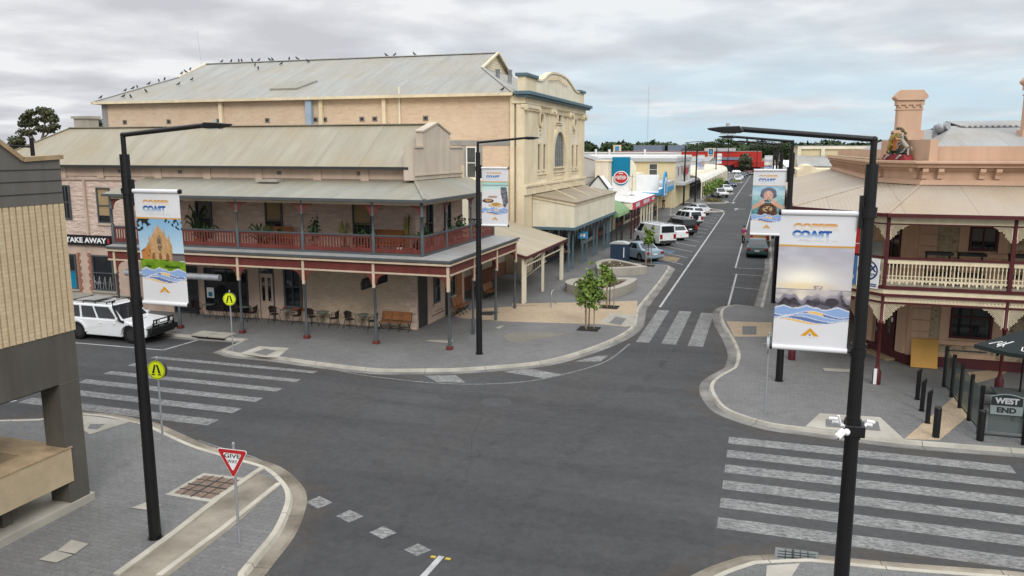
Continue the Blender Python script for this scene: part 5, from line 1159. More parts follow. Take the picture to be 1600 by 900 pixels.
xp = [30, 16.6, 12.5, 8.42, 4.35]
for a, c in zip(xp, xp[1:]): lace_rail(f0, X2U(a) + .07, X2U(c) - .07)
lace_rail(f1_, .07, L1 - .07)
for k in range(7): lace_rail(f2_, 4.17 * k + .07, 4.17 * (k + 1) - .07)
# iron roof and chimneys behind the parapet
rr = MB(); rr.slab([(6.3, 36.5, 8.5), (30, 36.5, 8.5), (30, 43.5, 9.85), (8.3, 43.5, 9.85)], .06); rr.mat(1); rr.slab([(5.4, 38.5, 8.5), (6.3, 36.5, 8.5), (8.3, 43.5, 9.85), (8.3, 57, 9.85), (5.4, 60, 8.5)], .06); rr.mat(0); rr.slab([(8.3, 43.5, 9.85), (30, 43.5, 9.85), (30, 57, 8.6), (8.3, 57, 9.8)], .06)
ro = rr.build('roof', ['roof_steel', 'roof_steel_y'], P2)
b = MB(); b.slab([(8.6, 43.0, 9.85), (12.5, 43.0, 9.85), (12.5, 44.6, 10.12), (8.3, 44.6, 10.12)], .05); b.slab([(8.3, 44.6, 10.12), (12.5, 44.6, 10.12), (12.5, 47, 9.8), (8.0, 47, 9.8)], .05); b.build('ridge_vent', 'roof_steel', ro)
b = MB()
for k in range(16): b.ball((8.85 + k * .24, 42.98, 9.78), (.1, .05, .07), 6, 4)
b.build('scalloped_edge', 'galv', ro)
b = MB(); b.tube([(7.6, 43, 9.3), (7.6, 43, 9.75), (8.0, 42.6, 9.85)], .2, 8); b.ball((7.75, 42.8, 9.75), .26, 8, 6); b.build('cowl', 'galv', ro)
def chimney(x, y, s=1.0):
    b = MB(); b.box(x - .62, x + .62, y - .5, y + .5, 8.4, 9.6); b.box(x - .5, x + .5, y - .4, y + .4, 9.6, 10.72 * s); b.box(x - .54, x + .54, y - .44, y + .44, 10.5 * s, 10.56 * s)
    h = 10.72 * s
    for k in range(4): b.box(x - .5 + k * .3, x - .4 + k * .3, y - .47, y - .4, h - .1, h + .1)
    b.prism([(-.54, h + .2), (.54, h + .2), (.68, h + .32), (.68, h + .4), (.46, h + .66), (-.46, h + .66), (-.68, h + .4), (-.68, h + .32)], lambda a, c, d: (x + a, y + d, c), -.55, .55)
    b.box(x - .56, x + .56, y - .46, y + .46, h, h + .2)
    return b.build('chimney', 'peach', ro, bevel=.015)
chimney(6.03, 41); chimney(11.15, 41, 1.055)
# crest on the corner of the parapet
CR = thing('crest', 'painted coat of arms with lion, shield and white unicorn on a red base', 'crest', (5.1, 36.3, 8.32))
fcr = lambda u, z, d: fC(LC / 2 - .05 + u * -1.12, 8.32 + (z - 8.32) * 1.06, d + .12)                 # u to the right as seen from the street
def fig(name, mat, pieces):
    b = MB()
    for pts, r in pieces: b.tube([fcr(u, z, d) for u, z, d in pts], r, 7)
    return b.build(name, mat, CR)
b = MB(); b.prism([(-.72, 8.31), (.72, 8.31), (.64, 8.42), (.6, 8.52), (-.58, 8.52), (-.62, 8.42)], lambda a, c, d: fcr(a, c, d), -.12, .25); b.build('base', 'crest_red', CR)
random.seed(3); M('crest_brown', (.13, .1, .05), .8, .5, 14)
b = MB()
for k in range(34): b.ball(fcr(random.uniform(-.56, .56), random.uniform(8.5, 8.7), random.uniform(.0, .2)), random.uniform(.05, .09), 6, 5)
b.build('foliage', 'crest_green', CR)
b = MB()
for k in range(44): a = random.uniform(-.25, pi + .25); r = random.uniform(.28, .5); b.ball(fcr(r * cos(a) - .04, 9.0 + .52 * max(-.3, sin(a)), random.uniform(-.02, .1)), random.uniform(.035, .07), 6, 5)
b.build('mantling', 'crest_brown', CR)
fig('lion', 'gold', [([(-.5, 8.66, .1), (-.36, 8.85, .14), (-.28, 9.1, .14)], [.08, .13, .1]), ([(-.28, 9.1, .14), (-.25, 9.26, .15)], [.13, .1]), ([(-.3, 9.08, .2), (-.14, 9.1, .22), (-.1, 9.2, .22)], .035), ([(-.3, 8.95, .2), (-.12, 8.86, .22)], .035), ([(-.48, 8.7, .12), (-.34, 8.62, .2), (-.3, 8.5, .2)], .045), ([(-.5, 8.7, .05), (-.55, 8.55, .1), (-.48, 8.48, .12)], .045), ([(-.5, 8.75, .0), (-.62, 8.95, .0), (-.52, 9.1, .0)], .025)])
fig('unicorn', 'concrete', [([(.6, 8.78, .1), (.48, 8.9, .14), (.35, 9.06, .15)], [.08, .09, .07]), ([(.34, 9.06, .15), (.34, 9.22, .16)], [.07, .05]), ([(.34, 9.24, .16), (.22, 9.18, .2)], [.06, .035]), ([(.3, 9.3, .18), (.24, 9.42, .2)], [.018, .006]), ([(.32, 9.02, .2), (.18, 8.98, .22), (.14, 8.86, .22)], .03), ([(.36, 8.95, .2), (.2, 8.84, .22), (.16, 8.74, .22)], .03), ([(.56, 8.76, .16), (.46, 8.62, .2), (.36, 8.6, .2)], .04), ([(.6, 8.76, .06), (.62, 8.6, .1), (.66, 8.5, .1)], .04), ([(.62, 8.8, .0), (.7, 8.78, .0), (.72, 8.68, .0)], .022)])
b = MB(); b.prism([(-.16, 9.1), (.16, 9.1), (.17, 8.85), (.1, 8.72), (0, 8.66), (-.1, 8.72), (-.17, 8.85)], lambda a, c, d: fcr(a, c, d), .1, .2); b.build('shield', 'crest_orange', CR)
b = MB(); b.prism([(-.12, 9.14), (.12, 9.14), (.2, 9.3), (.1, 9.26), (0, 9.36), (-.1, 9.26), (-.2, 9.3)], lambda a, c, d: fcr(a, c, d), .06, .18); b.build('crown', 'gold', CR)
b = MB()
for u, m_ in ((-.35, 0), (.36, 0)): b.beam(fcr(u - .1, 8.36, .27), fcr(u + .1, 8.5, .27), .12, .05)
b.build('scroll', 'pale_grey', CR)
# signs on the chamfered balcony
def panel_on(f, u0, u1, z0, z1, d, mat, name, label):
    t = thing(name, label, 'sign', f((u0 + u1) / 2, z0, d)); b = MB(); fbox(b, f, u0, u1, z0, z1, d, d + .05); b.build('panel', mat, t); return t
t = panel_on(f1_, .16, 1.1, 3.62, 4.74, .08, 'sign_white', 'oval_sign', 'white signboard with a blue ringed oval on the peach hotel balcony')
b = MB(); o_ = [(.64 + .44 * cos(k * pi / 14), 4.28 + .38 * sin(k * pi / 14)) for k in range(28)]; i_ = [(.64 + .38 * cos(k * pi / 14), 4.28 + .32 * sin(k * pi / 14)) for k in range(28)]
for k in range(28): k2 = (k + 1) % 28; b.quad(f1_(*o_[k], .135), f1_(*o_[k2], .135), f1_(*i_[k2], .135), f1_(*i_[k], .135))
tx = (Vector(f1_(0, 0, 0)) - Vector(f1_(1, 0, 0)))
lettering(b, 'FOX', f1_(.98, 4.24, .137), tx, (0, 0, 1), .72, .25, .05); b.build('lettering', 'ink_navy', t); b = MB(); lettering(b, 'SPORTS', f1_(.92, 4.06, .137), tx, (0, 0, 1), .62, .11, .03)
for z in (3.68, 3.75): fbox(b, f1_, .22, .5, z, z + .04, .131, .136)
b.build('lettering', 'ink_navy', t)
t = panel_on(f1_, 1.12, 2.2, 3.66, 4.76, .08, 'ad_blue', 'advert_panel', 'blue advertising panel on the peach hotel balcony, half hidden by the sunset banner')
b = MB(); b.prism([(1.36 + .14 * cos(k * pi / 8), 3.95 + .14 * sin(k * pi / 8)) for k in range(16)], lambda a, c, d: f1_(a, c, d), .131, .14); b.build('badge', 'leaf_pale' if 'leaf_pale' in MATS else 'pale_grey', t)
t = panel_on(f1_, 1.1, 1.34, 4.85, 5.98, .12, 'sign_red', 'lightbox', 'narrow red lightbox hanging at the corner of the peach hotel balcony')
b = MB(); fbox(b, f1_, 1.095, 1.345, 5.22, 5.24, .1, .175); b.build('band', 'sign_white', t)
t = thing('tan_board', 'blank tan board leaning against the peach hotel wall beside the door', 'board', (6.45, 35.2, 0)); MB().prism([(34.95, .02), (35.0, .02), (35.28, 1.16), (35.23, 1.16)], px_, 5.98, 6.96).build('board', 'tan_board', t); MB().box(6.0, 6.94, 35.0, 35.05, .0, .05).build('foot', 'tan_board', t)
# buildings beyond the peach hotel
g = block('cream_hall', 'cream hall with shallow wall panels beyond the peach hotel roof', 'building', 4.3, 24, 128, 150, 9.3, 'yellow_wall', rmat='roof_steel', over=.3)
b = MB(); b.box(4.2, 24, 127.7, 127.98, 8.9, 9.3); b.box(4.2, 4.7, 127.7, 127.98, 0, 8.9); b.box(7.5, 8.0, 127.7, 127.98, 0, 8.9); b.build('band', 'cream_light', g)
MB().slab([(4, 118, 6.6), (26, 118, 6.6), (26, 127.6, 7.9), (4, 127.6, 7.9)], .1).build('lean_to_roof', 'roof_steel', g)
g = thing('parapet_shop', 'tan shop with a raised shaped parapet beyond the peach hotel verandah', 'building', (8, 100, 0))
MB().prism([(3.3, 0), (16, 0), (16, 6.3), (6.6, 6.3), (6.2, 6.55), (5.4, 6.6), (4.9, 7.0), (4.1, 7.0), (3.7, 6.6), (3.3, 6.5)], fy, 98, 110).build('wall', 'cream', g)
MB().box(3.2, 16, 97.85, 97.98, 5.6, 5.75).build('moulding', 'cream_trim', g); MB().box(3.3, 16, 110.1, 117.5, 0, 6.4).build('rear_wall', 'cream', g)
g = block('low_shop', 'low shop with a dark grey awning on the far right of the street', 'building', 4, 16, 66, 96, 4.4, 'pale_grey', rmat='roof_steel')
MB().box(1.6, 4, 67, 95, 3.1, 3.4).build('awning', 'blue_grey', g)
g = block('white_shop', 'white low shop row on the right side further down the street', 'building', 4, 18, 152, 300, 5.2, 'off_white', rmat='white'); MB().box(1.2, 4, 153, 299, 3.2, 3.5).build('awning', 'white', g)
def along(px, py, y):                                                       # photo pixel -> (x, z) on the upright plane at depth y
    u = (px - 800) / _f; v = -(py - 450) / _f; fw = cos(_pt) + v * sin(_pt); up = -sin(_pt) + v * cos(_pt)
    dx, dy = -sin(_yw) * fw + cos(_yw) * u, cos(_yw) * fw + sin(_yw) * u
    return dx * y / dy, CAM_H + up * y / dy
# ================================================================ lamp posts
def make_lamp(label, x, y, s, group='black street lamp posts'):
    t = thing('street_lamp', label, 'street lamp', (x, y, 0), 0 if s > 0 else pi, group)
    b = MB(); b.lathe([(.135, 0), (.13, 1.5), (.1, 7.0), (.092, 8.6)], n=16); b.lathe([(.17, -.01), (.17, .02)], n=12)
    b.lathe([(.098, 7.3), (.1, 8.62)], n=16); b.build('pole', 'black_metal', t, local=True)
    b = MB(); b.tube([(0, 0, 8.6), (0, 0, 9.05)], .052, 10); b.tube([(0, 0, 9.02), (2.08, 0, 9.2)], .05, 10); b.ball((0, 0, 9.02), .056); b.box(.085, .15, -.06, .06, 7.55, 8.1)
    b.build('arm', 'black_metal', t, local=True)
    b = MB(); b.prism([(2.02, 9.16), (2.1, 9.135), (2.4, 9.14), (2.62, 9.19), (2.64, 9.22), (2.4, 9.245), (2.1, 9.255)], lambda a, c, d: (a, d, c), -.12, .12)
    h = b.build('lamp_head', 'black_metal', t, local=True, bevel=.03)
    b = MB(); b.box(2.16, 2.42, -.09, .09, 9.118, 9.134); b.build('lens', 'lamp_clear', h, local=True)
    b = MB(); b.lathe([(.03, 0), (.03, .06)], (2.3, 0, 9.245), 8); b.build('sensor', 'pale_grey', h, local=True)
    for z in (5.35, 5.52, 7.85): b = MB(); b.lathe([(.13, z), (.13, z + .06)], n=12); b.build('collar', 'black_metal', t, local=True)
    return t
LAMPS = [(-12.87, 13.78, 1), (-11.49, 31.73, 1), (1.63, 14.3, -1), (.85, 31.31, -1)]
lt = make_lamp('tall black lamp post at the left with the church banner, arm over the road', *LAMPS[0])
for (x, y, s), l in zip(LAMPS[1:], ('black lamp post in front of the red balcony hotel carrying the food banner', 'nearest black lamp post at right, with white cameras and the sunset banner', 'black lamp post behind the sunset banner, carrying the snorkeller banner')):
    dup(lt, (x, y, 0), 0 if s > 0 else pi, l, scale=(1, 1, .984) if y == 14.3 else None)
for x, y, s, l in ((-12.62, 132.6, 1, 'distant black lamp post just before the white arcade, left of the close pair'), (-11.4, 139.8, 1, 'distant black lamp post just before the white arcade, right of the close pair'), (-12.1, 207, 1, 'far black lamp post standing against the long white arcade roof'), (-11.8, 262, 1, 'far black lamp post in front of the red shed at the left of the street'), (.75, 48, -1, 'black lamp post rising over the peach hotel verandah roof just behind the snorkeller banner'), (.9, 84, -1, 'distant black lamp post right of the street past the peach hotel'), (.9, 128, -1, 'far black lamp post at right of the street with a small banner'), (-3.4, 290, -1, 'farthest black lamp post in the middle of the view before the red shed')):
    dup(lt, (x, y, 0), 0 if s > 0 else pi, l, scale=1.1 if y > 100 else None)
# ================================================================ banners
def hsh(i, j, s=0): v = sin(i * 127.1 + j * 311.7 + s * 74.7) * 43758.5453; return v - math.floor(v)
def vn(u, v, sc, s=0):
    x, y = u * sc, v * sc * 2; i, j = math.floor(x), math.floor(y); fx, fy_ = x - i, y - j; fx = fx * fx * (3 - 2 * fx); fy_ = fy_ * fy_ * (3 - 2 * fy_)
    a = hsh(i, j, s) + (hsh(i + 1, j, s) - hsh(i, j, s)) * fx; c = hsh(i, j + 1, s) + (hsh(i + 1, j + 1, s) - hsh(i, j + 1, s)) * fx
    return a + (c - a) * fy_
def lp(a, b, t): t = max(0, min(1, t)); return tuple(x + (y - x) * t for x, y in zip(a, b))
def ellp(u, v, cu, cv, ru, rv): return ((u - cu) / ru) ** 2 + ((v - cv) / rv) ** 2
WHITE = (.86, .86, .87)
def pic_church(u, v):
    c = lp((.50, .68, .82), (.80, .87, .90), (v - .25) / .35)
    if vn(u, v, 26, 1) > .55 and ((u < .32 and v < .37 - u * .25) or (u > .6 and v < .25 + (u - .55) * .22)): c = (.16, .18, .17)
    n = vn(u, v, 30, 2) * .1
    apex = .295 + abs(u - .47) * .62
    if abs(u - .47) < .29 and v > max(apex, .3) and v < .62: c = lp((.80, .66, .48), (.62, .47, .31), n * 5 + (.4 if abs(u - .47) > .2 else 0))
    for pu, pv, w in ((.47, .275, .014), (.36, .31, .012), (.6, .31, .014), (.7, .37, .022), (.245, .38, .02)):
        if abs(u - pu) < w * min(1, max(0, (v - pv) / .05)) and v < .6: c = (.72, .57, .40)
    if ellp(u, v, .47, .455, .055, .075) < 1: c = (.42, .36, .30) if vn(u, v, 60, 3) > .4 else (.66, .55, .42)
    if .03 < u < .25 and v > .47 + (.25 - u) * .28 and v < .61: c = (.74, .50, .29) if vn(u, v, 20, 4) > .35 else (.5, .33, .2)
    for pu in (.31, .47, .64):
        if ellp(u, v, pu, .585, .035, .045) < 1: c = (.52, .36, .25)
    if u > .74 and .54 < v < .61: c = (.45, .42, .42) if v > .56 else (.33, .28, .28)
    if v > .6 + .03 * max(0, u - .45): c = lp((.36, .50, .13), (.52, .64, .20), vn(u, v, 14, 5)) if vn(u, v * 3, 5, 6) > .3 else (.22, .33, .1)
    return c
def pic_food(u, v):
    c = lp((.62, .82, .78), (.80, .90, .86), (v - .25) / .12)
    if v > .40 - .06 * u and u < .84: c = (.88, .87, .87)
    if u > .72 and v > .33 and (u - .72) > (v - .33) * .5 - .05 and (u - .7) < .34 - (.66 - v) * .3: c = (.36, .37, .40) if vn(u, v, 22, 3) > .4 else (.5, .5, .52)
    if v > .60 and u > .8 and v - .6 > (.98 - u): c = (.78, .78, .8)
    if .29 < v < .31: c = (.6, .62, .64)
    if ellp(u, v, .42, .50, .2, .022) < 1: c = (.7, .6, .55)
    if ellp(u, v, .24, .57, .22, .037) < 1: c = (.14, .17, .32)
    if ellp(u, v, .25, .562, .14, .024) < 1: c = (.78, .6, .35) if vn(u, v, 30, 8) > .4 else (.5, .3, .16)
    if ellp(u, v, .55, .645, .29, .036) < 1: c = (.62, .47, .35)
    if ellp(u, v, .55, .642, .26, .03) < 1: c = (.86, .80, .72)
    if ellp(u, v, .54, .628, .18, .032) < 1: c = lp((.86, .70, .38), (.58, .40, .18), vn(u * 1.4, v * 2, 40, 9))
    return c
def pic_sunset(u, v):
    t = (v - .25) / .31
    c = lp((.68, .67, .71), (.82, .80, .80), t); c = lp(c, (.78, .77, .80), (vn(u * .6, v * 1.5, 9, 1) - .4) * 1.2)
    g = math.exp(-(((u - .36) / .34) ** 2 + ((v - .485) / .085) ** 2)); c = lp(c, (.99, .97, .90), g * 1.1); g2 = math.exp(-(((u - .36) / .4) ** 2 + ((v - .535) / .03) ** 2)); c = lp(c, (.95, .83, .60), g2 * .7)
    if v > .562: c = lp((.62, .60, .60), (.78, .76, .74), vn(u, v * 4, 9, 2)); c = lp(c, (.95, .90, .80), .7 * math.exp(-((u - .36) / .16) ** 2))
    if .556 < v < .563 and not .55 < u < .72: c = (.45, .43, .48)
    if .53 < v < .56 and .5 < u < .62 and vn(u, v, 60, 4) > .5: c = (.6, .5, .48)
    ro = .63 + .018 * sin(u * 19 + 1) + .012 * sin(u * 41) - (.02 if .62 < u < .9 else 0)
    if v > ro - .02: c = lp((.56, .54, .58), (.38, .36, .40), (v - ro) / .05 + vn(u, v, 18, 5) * .5)
    if v > ro + .01 and vn(u, v, 13, 6) > .45: c = lp((.33, .31, .34), (.22, .21, .23), vn(u, v, 30, 7))
    sp = math.exp(-(((u - .66) / .2) ** 2 + ((v - .575) / .05) ** 2)); c = lp(c, (.76, .72, .72), sp * (.35 + .6 * vn(u, v, 24, 8)))
    if ellp(u, v, .76, .645, .09, .03) < 1: c = (.26, .25, .27)
    return c
def pic_child(u, v):
    c = lp((.52, .68, .78), (.72, .82, .85), (v - .25) / .1) if v < .38 else lp((.66, .79, .80), (.28, .50, .52), (v - .38) / .28)
    c = lp(c, (.8, .88, .9), max(0, vn(u, v * 3, 8, 1) - .55))
    if ellp(u, v, .5, .36, .25, .095) < 1 and v < .44: c = (.40, .43, .50)
    if abs(u - .5) < .26 and .37 < v < .43 and ellp(u, v, .5, .37, .28, .08) < 1: c = (.34, .37, .44)
    if abs(u - .5) < .24 + (v - .5) * .4 and v > .5: c = lp((.24, .18, .17), (.46, .34, .28), vn(u, v, 20, 2))
    for s in (-1, 1):
        du = (u - .5) * s
        if abs((v - .49) - (.5 - abs(du - .18) * 0) * 0 - (du - .14) * .28) < .035 and .1 < du < .48: c = (.80, .62, .52)
        if ellp(u, v, .5 + s * .17, .48, .07, .035) < 1: c = (.84, .66, .56)
    if ellp(u, v, .5, .39, .15, .075) < 1: c = lp((.86, .70, .62), (.76, .58, .5), abs(u - .5) * 5)
    for s in (-1, 1):
        if ellp(u, v, .5 + s * .055, .385, .02, .006) < 1: c = (.35, .25, .22)
    if ellp(u, v, .5, .43, .04, .008) < 1: c = (.55, .3, .28)
    if ellp(u, v, .5, .47, .12, .02) < 1 and vn(u, v, 30, 5) > .4: c = (.2, .2, .26)
    if ellp(u, v, .5, .6, .15, .045) < 1 and vn(u, v, 26, 7) > .45: c = (.72, .62, .44)
    return c
def pic_coast(u, v):
    c = lp((.7, .78, .86), (.86, .86, .84), (v - .25) / .25)
    if v > .45 + .05 * sin(u * 7): c = lp((.45, .55, .75), (.7, .72, .8), vn(u, v, 10, 2))
    if u > .6 and v > .4: c = (.72, .62, .5)
    return c
def banner_paint(pic):
    NAVY, SKYB, ORA = (.38, .46, .66), (.55, .66, .83), (.90, .72, .44)
    def top(u): return .712 - .034 * max(0, 1 - abs(u - .12) / .2) - .04 * max(0, 1 - abs(u - .43) / .2) - .024 * max(0, 1 - abs(u - .6) / .1) * .6 - .034 * max(0, 1 - abs(u - .84) / .2)
    def p(u, v):
        if v < .232: return WHITE
        if v < .246: return (.80, .60, .30)
        T = top(u)
        if v < T: return pic(u, v)
        if v < T + .008: return WHITE
        bnds = [(.74 + .02 * sin(6.3 * u * 1.3 + .6), SKYB), (.757 + .018 * sin(6.3 * u * 1.15 + 1.6), NAVY if not .45 < u < .66 else ORA), (.778 + .018 * sin(6.3 * u * 1.1 + 2.6), SKYB if u > .3 else NAVY), (.797 + .016 * sin(6.3 * u * 1.1 + 3.4), NAVY if u > .2 else SKYB), (.808 + .014 * sin(6.3 * u * 1.15 + 3.9), ORA)]
        lo = T + .008
        for z, col in bnds:
            z = max(z, lo)
            if v < z - .005: return col
            if v < z: return WHITE
            lo = z
        d = abs(u - .5)
        if .845 < v < .905 and d < (v - .845) / .06 * .125 and not (v > .876 and d < (v - .876) / .029 * .052): return (.84, .60, .16)
        if ellp(u, v, .5, .895, .012, .01) < 1: return (.45, .5, .58)
        if .914 < v < .922 and d < .13 and hsh(int(u * 90), 1) > .45: return (.72, .74, .78)
        return WHITE
    return p
def banner(x, y, s, zt, label, pic, W=1.15, H=2.38, nx=72, nz=150, text=True, sway=0.0, group='banners hung on the lamp posts'):
    t = thing('banner', label, 'banner', (x, y, zt - H), 0, group)
    x0 = x + .16 if s > 0 else x - .16 - W
    yb = y - .0; pt = banner_paint(pic); rnd = random.Random(int(x * 10))
    fy_ = lambda u, v: yb + .018 * sin(u * 5 + v * 3 + x) * sin(pi * v) + .012 * sin(v * 11 + u * 4) * sin(pi * v) * sin(pi * min(1, u * 1.0))
    fx_ = lambda u, v: x0 + W * u + sway * v * (1 if s > 0 else -1) * .5
    b = MB(); vs = []; cols = []
    for j in range(nz + 1):
        v = j / nz
        for i in range(nx + 1):
            u = i / nx; vs.append((fx_(u, v), fy_(u, v), zt - H * v)); cols.append(pt(u, v))
    b.add(vs, [(j * (nx + 1) + i, j * (nx + 1) + i + 1, (j + 1) * (nx + 1) + i + 1, (j + 1) * (nx + 1) + i) for j in range(nz) for i in range(nx)], True)
    o = b.build('fabric', 'art', t); at_ = o.data.color_attributes.new('art', 'FLOAT_COLOR', 'POINT')
    for k, c in enumerate(cols): at_.data[k].color = (c[0] ** 2.2 * .92, c[1] ** 2.2 * .92, c[2] ** 2.2 * .92, 1)
    for v in (0, 1):
        r = MB(); r.tube([(fx_(-.01, v), yb, zt - H * v), (fx_(1.01, v), yb, zt - H * v)], .045, 10); r.build('sleeve_bar', 'banner_white', t)
        a = MB(); e = fx_(0 if s > 0 else 1, v); a.tube([(x, y, zt - H * v), (e, yb, zt - H * v)], .028, 8); a.lathe([(.125, zt - H * v - .06), (.125, zt - H * v + .06)], (x, y, 0), 12); a.build('bracket', 'black_metal', t)
        far = fx_(1.0 if s > 0 else 0, v); a = MB(); a.tube([(far, yb, zt - H * v), (far + .04 * s, yb, zt - H * v)], .052, 10); a.build('end_cap', 'black_metal', t)
    if text:
        for word, u0, wd, v0, hh, m_ in (('COPPER', .17, .62, .125, .05, 'copper_ink'), ('COAST', .165, .52, .181, .054, 'blue_ink')):
            l = MB(); vsx, fs = text_verts(word, wd, hh, .075, spacing=1.06)
            l.add([(fx_(u0 + a, v0 - c), fy_(u0 + a, v0 - c) - .004, zt - H * (v0 - c)) for a, c in vsx], fs); l.build('lettering', m_, t)
        l = MB(); pts = []
        for a0, n, am in ((.26, 16, .014), (.45, 14, .008), (.62, 4, .016), (.69, 8, .004)):
            q = [(a0 + k * .011, .2 + am * sin(k * 2.4) * (1 if k % 3 else .4)) for k in range(n)]
            l.tube([(fx_(a, v), fy_(a, v) - .004, zt - H * v) for a, v in q], .0018, 4)
        l.build('lettering', 'ink_grey', t)
    return t
banner(-12.87, 13.78, 1, 7.86, 'banner with a tan gothic church picture on the left lamp post', pic_church, sway=.1)
banner(-11.49, 31.73, 1, 7.98, 'banner with plates of food on a table, on the middle lamp post', pic_food, nx=56, nz=120)
banner(1.63, 14.3, -1, 7.67, 'large near banner with a pale sunset over dark sea rocks', pic_sunset, W=1.2, H=2.33, nx=110, nz=220, sway=.06)
banner(.85, 31.31, -1, 7.98, 'banner with a child in a sun hat and snorkel vest in blue water', pic_child, nx=64, nz=130, sway=.06)
for x, y, s, l, p_ in ((-11.4, 139.8, 1, 'small distant banner with a blue picture before the white arcade', pic_coast), (-12.1, 207, 1, 'small far banner in front of the red shed, left of the street', pic_sunset), (.9, 128, -1, 'small far banner with a grey picture, right of the street', pic_sunset)):
    banner(x, y, s, 7.9, l, p_, nx=16, nz=36, text=False)
# security cameras on the near post
t = thing('security_camera', 'cluster of white bullet cameras bracketed to the near right lamp post', 'camera', (1.63, 14.3, 4.0))
ZC = 4.0
b = MB(); b.box(1.5, 1.82, 14.14, 14.46, ZC - .12, ZC + .08); b.lathe([(.14, ZC - .18), (.14, ZC + .16)], (1.63, 14.3, 0), 12); b.build('mount', 'black_metal', t, bevel=.015)
def bullet(c, d, ln=.26, r=.055):
    d = Vector(d).normalized(); c = Vector(c); b = MB(); b.tube([c, c + d * ln], [r, r], 12); b.tube([c + d * .02 + Vector((0, 0, .05)), c + d * (ln + .05) + Vector((0, 0, .05))], [r * .9, r * .9], 8); k = b.build('camera_body', 'white_paint', t)
    b = MB(); b.tube([c + d * (ln + .002), c + d * (ln + .006)], [r * .7, r * .7], 10); b.build('lens', 'black', k)
    b = MB(); b.tube([c + d * .04, (1.56 if c.x < 1.63 else 1.72, 14.2, ZC)], .028, 8); b.build('arm', 'white_paint', k)
bullet((1.46, 14.06, ZC - .02), (-.6, -.8, -.4), .17, .048); bullet((1.43, 14.3, ZC + .08), (-1, .3, -.1), .13, .038); bullet((1.83, 14.4, ZC + .06), (1, .5, -.25), .13, .036)
b = MB(); b.ball((1.52, 14.1, ZC - .02), .06); b.tube([(1.44, 14.2, ZC + .05), (1.38, 14.16, ZC + .24)], .022, 8); b.build('joint', 'white_paint', t)

# ================================================================ road signs
def post_sign(name, label, x, y, h, face, cat='sign', group=None, rz=0.0):
    t = thing(name, label, cat, (x, y, 0), rz, group)
    MB().tube([(0, 0, 0), (0, 0, h)], .03, 8).build('post', 'galv', t, local=True); MB().lathe([(.03, h), (.045, h + .02), (.02, h + .07)], (0, 0, 0), 8).build('cap', 'galv', t, local=True); face(t); return t
def tri(r, cz, rnd=.0): return [(r * sin(a), cz - r * cos(a)) for a in (0, 2 * pi / 3, 4 * pi / 3)]
def give_way(t):
    cz = 2.0
    flat = lambda a, c, d: (a, -.05 - d, c)
    def rt(s):                                                             # downward triangle with clipped corners
        P = [(-.38 * s, cz + .22 * s), (.38 * s, cz + .22 * s), (0, cz - .44 * s)]; out = []
        for i in range(3):
            a, p, c = Vector(P[i - 1]), Vector(P[i]), Vector(P[(i + 1) % 3]); out += [tuple(p.lerp(a, .07)), tuple(p.lerp(c, .07))]
        return out
    pl = MB().prism(rt(1.04), flat, 0, .012).build('plate', 'sign_white', t, local=True)
    MB().prism(rt(1.0), flat, .0125, .015).build('border', 'sign_red', t, local=True); MB().prism(rt(.63), flat, .0155, .018).build('field', 'sign_white', t, local=True)
    b = MB(); lettering(b, 'GIVE', (-.2, -.07, cz + .03), (1, 0, 0), (0, 0, 1), .4, .1, .02); b.build('lettering', 'black', t, local=True); b = MB(); lettering(b, 'WAY', (-.125, -.07, cz - .09), (1, 0, 0), (0, 0, 1), .25, .085, .02); b.build('lettering', 'black', t, local=True)
gx_, gy_ = at(374, 848); post_sign('give_way_sign', 'red and white triangular give way sign on a thin grey post at the near kerb', gx_, gy_, 2.3, give_way, rz=radians(2))
def crossing(t):
    cz = 2.3; circ = lambda r: [(r * cos(k * pi / 14), cz + r * sin(k * pi / 14)) for k in range(28)]
    flat = lambda a, c, d: (a, -.04 - d, c)
    MB().prism(circ(.29), flat, -.09, .02).build('rim', 'dark_grey', t, local=True); MB().prism(circ(.285), flat, .0205, .024).build('plate', 'sign_yellow', t, local=True)
    b = MB(); c_ = circ(.27); i_ = circ(.255)
    for k in range(28): k2 = (k + 1) % 28; b.quad(*[(a, -.0665, c) for a, c in (c_[k], c_[k2], i_[k2], i_[k])])
    for s in (-1, 1): b.prism([(s * .005, cz + .16), (s * .06, cz + .16), (s * .14, cz - .1), (s * .07, cz - .1)], flat, .0245, .028); b.prism([(s * .05, cz - .12), (s * .14, cz - .12), (s * .17, cz - .15), (s * .06, cz - .16)], flat, .0245, .028)
    b.build('symbol', 'black', t, local=True)
x, y = at(255, 693); post_sign('crossing_sign', 'round yellow crossing sign with walking legs beside the near left lamp post', x, y, 2.62, crossing, group='yellow crossing signs', rz=radians(8))
x, y = at(364, 547); post_sign('crossing_sign', 'round yellow crossing sign with walking legs in front of the hotel cafe tables', x, y, 2.62, crossing, group='yellow crossing signs', rz=radians(14))
def edge_plate(t):
    circ = [(.27 * cos(k * pi / 12), 2.35 + .27 * sin(k * pi / 12)) for k in range(24)]
    MB().prism(circ, lambda a, c, d: (d, a, c), -.06, .02).build('plate', 'galv', t, local=True); MB().box(-.16, .03, -.03, .03, 2.28, 2.38).build('bracket', 'concrete', t, local=True)
x, y = at(1195, 645); post_sign('round_sign', 'round sign seen edge on, on a thin grey post below the sunset banner', x, y, 2.7, edge_plate)

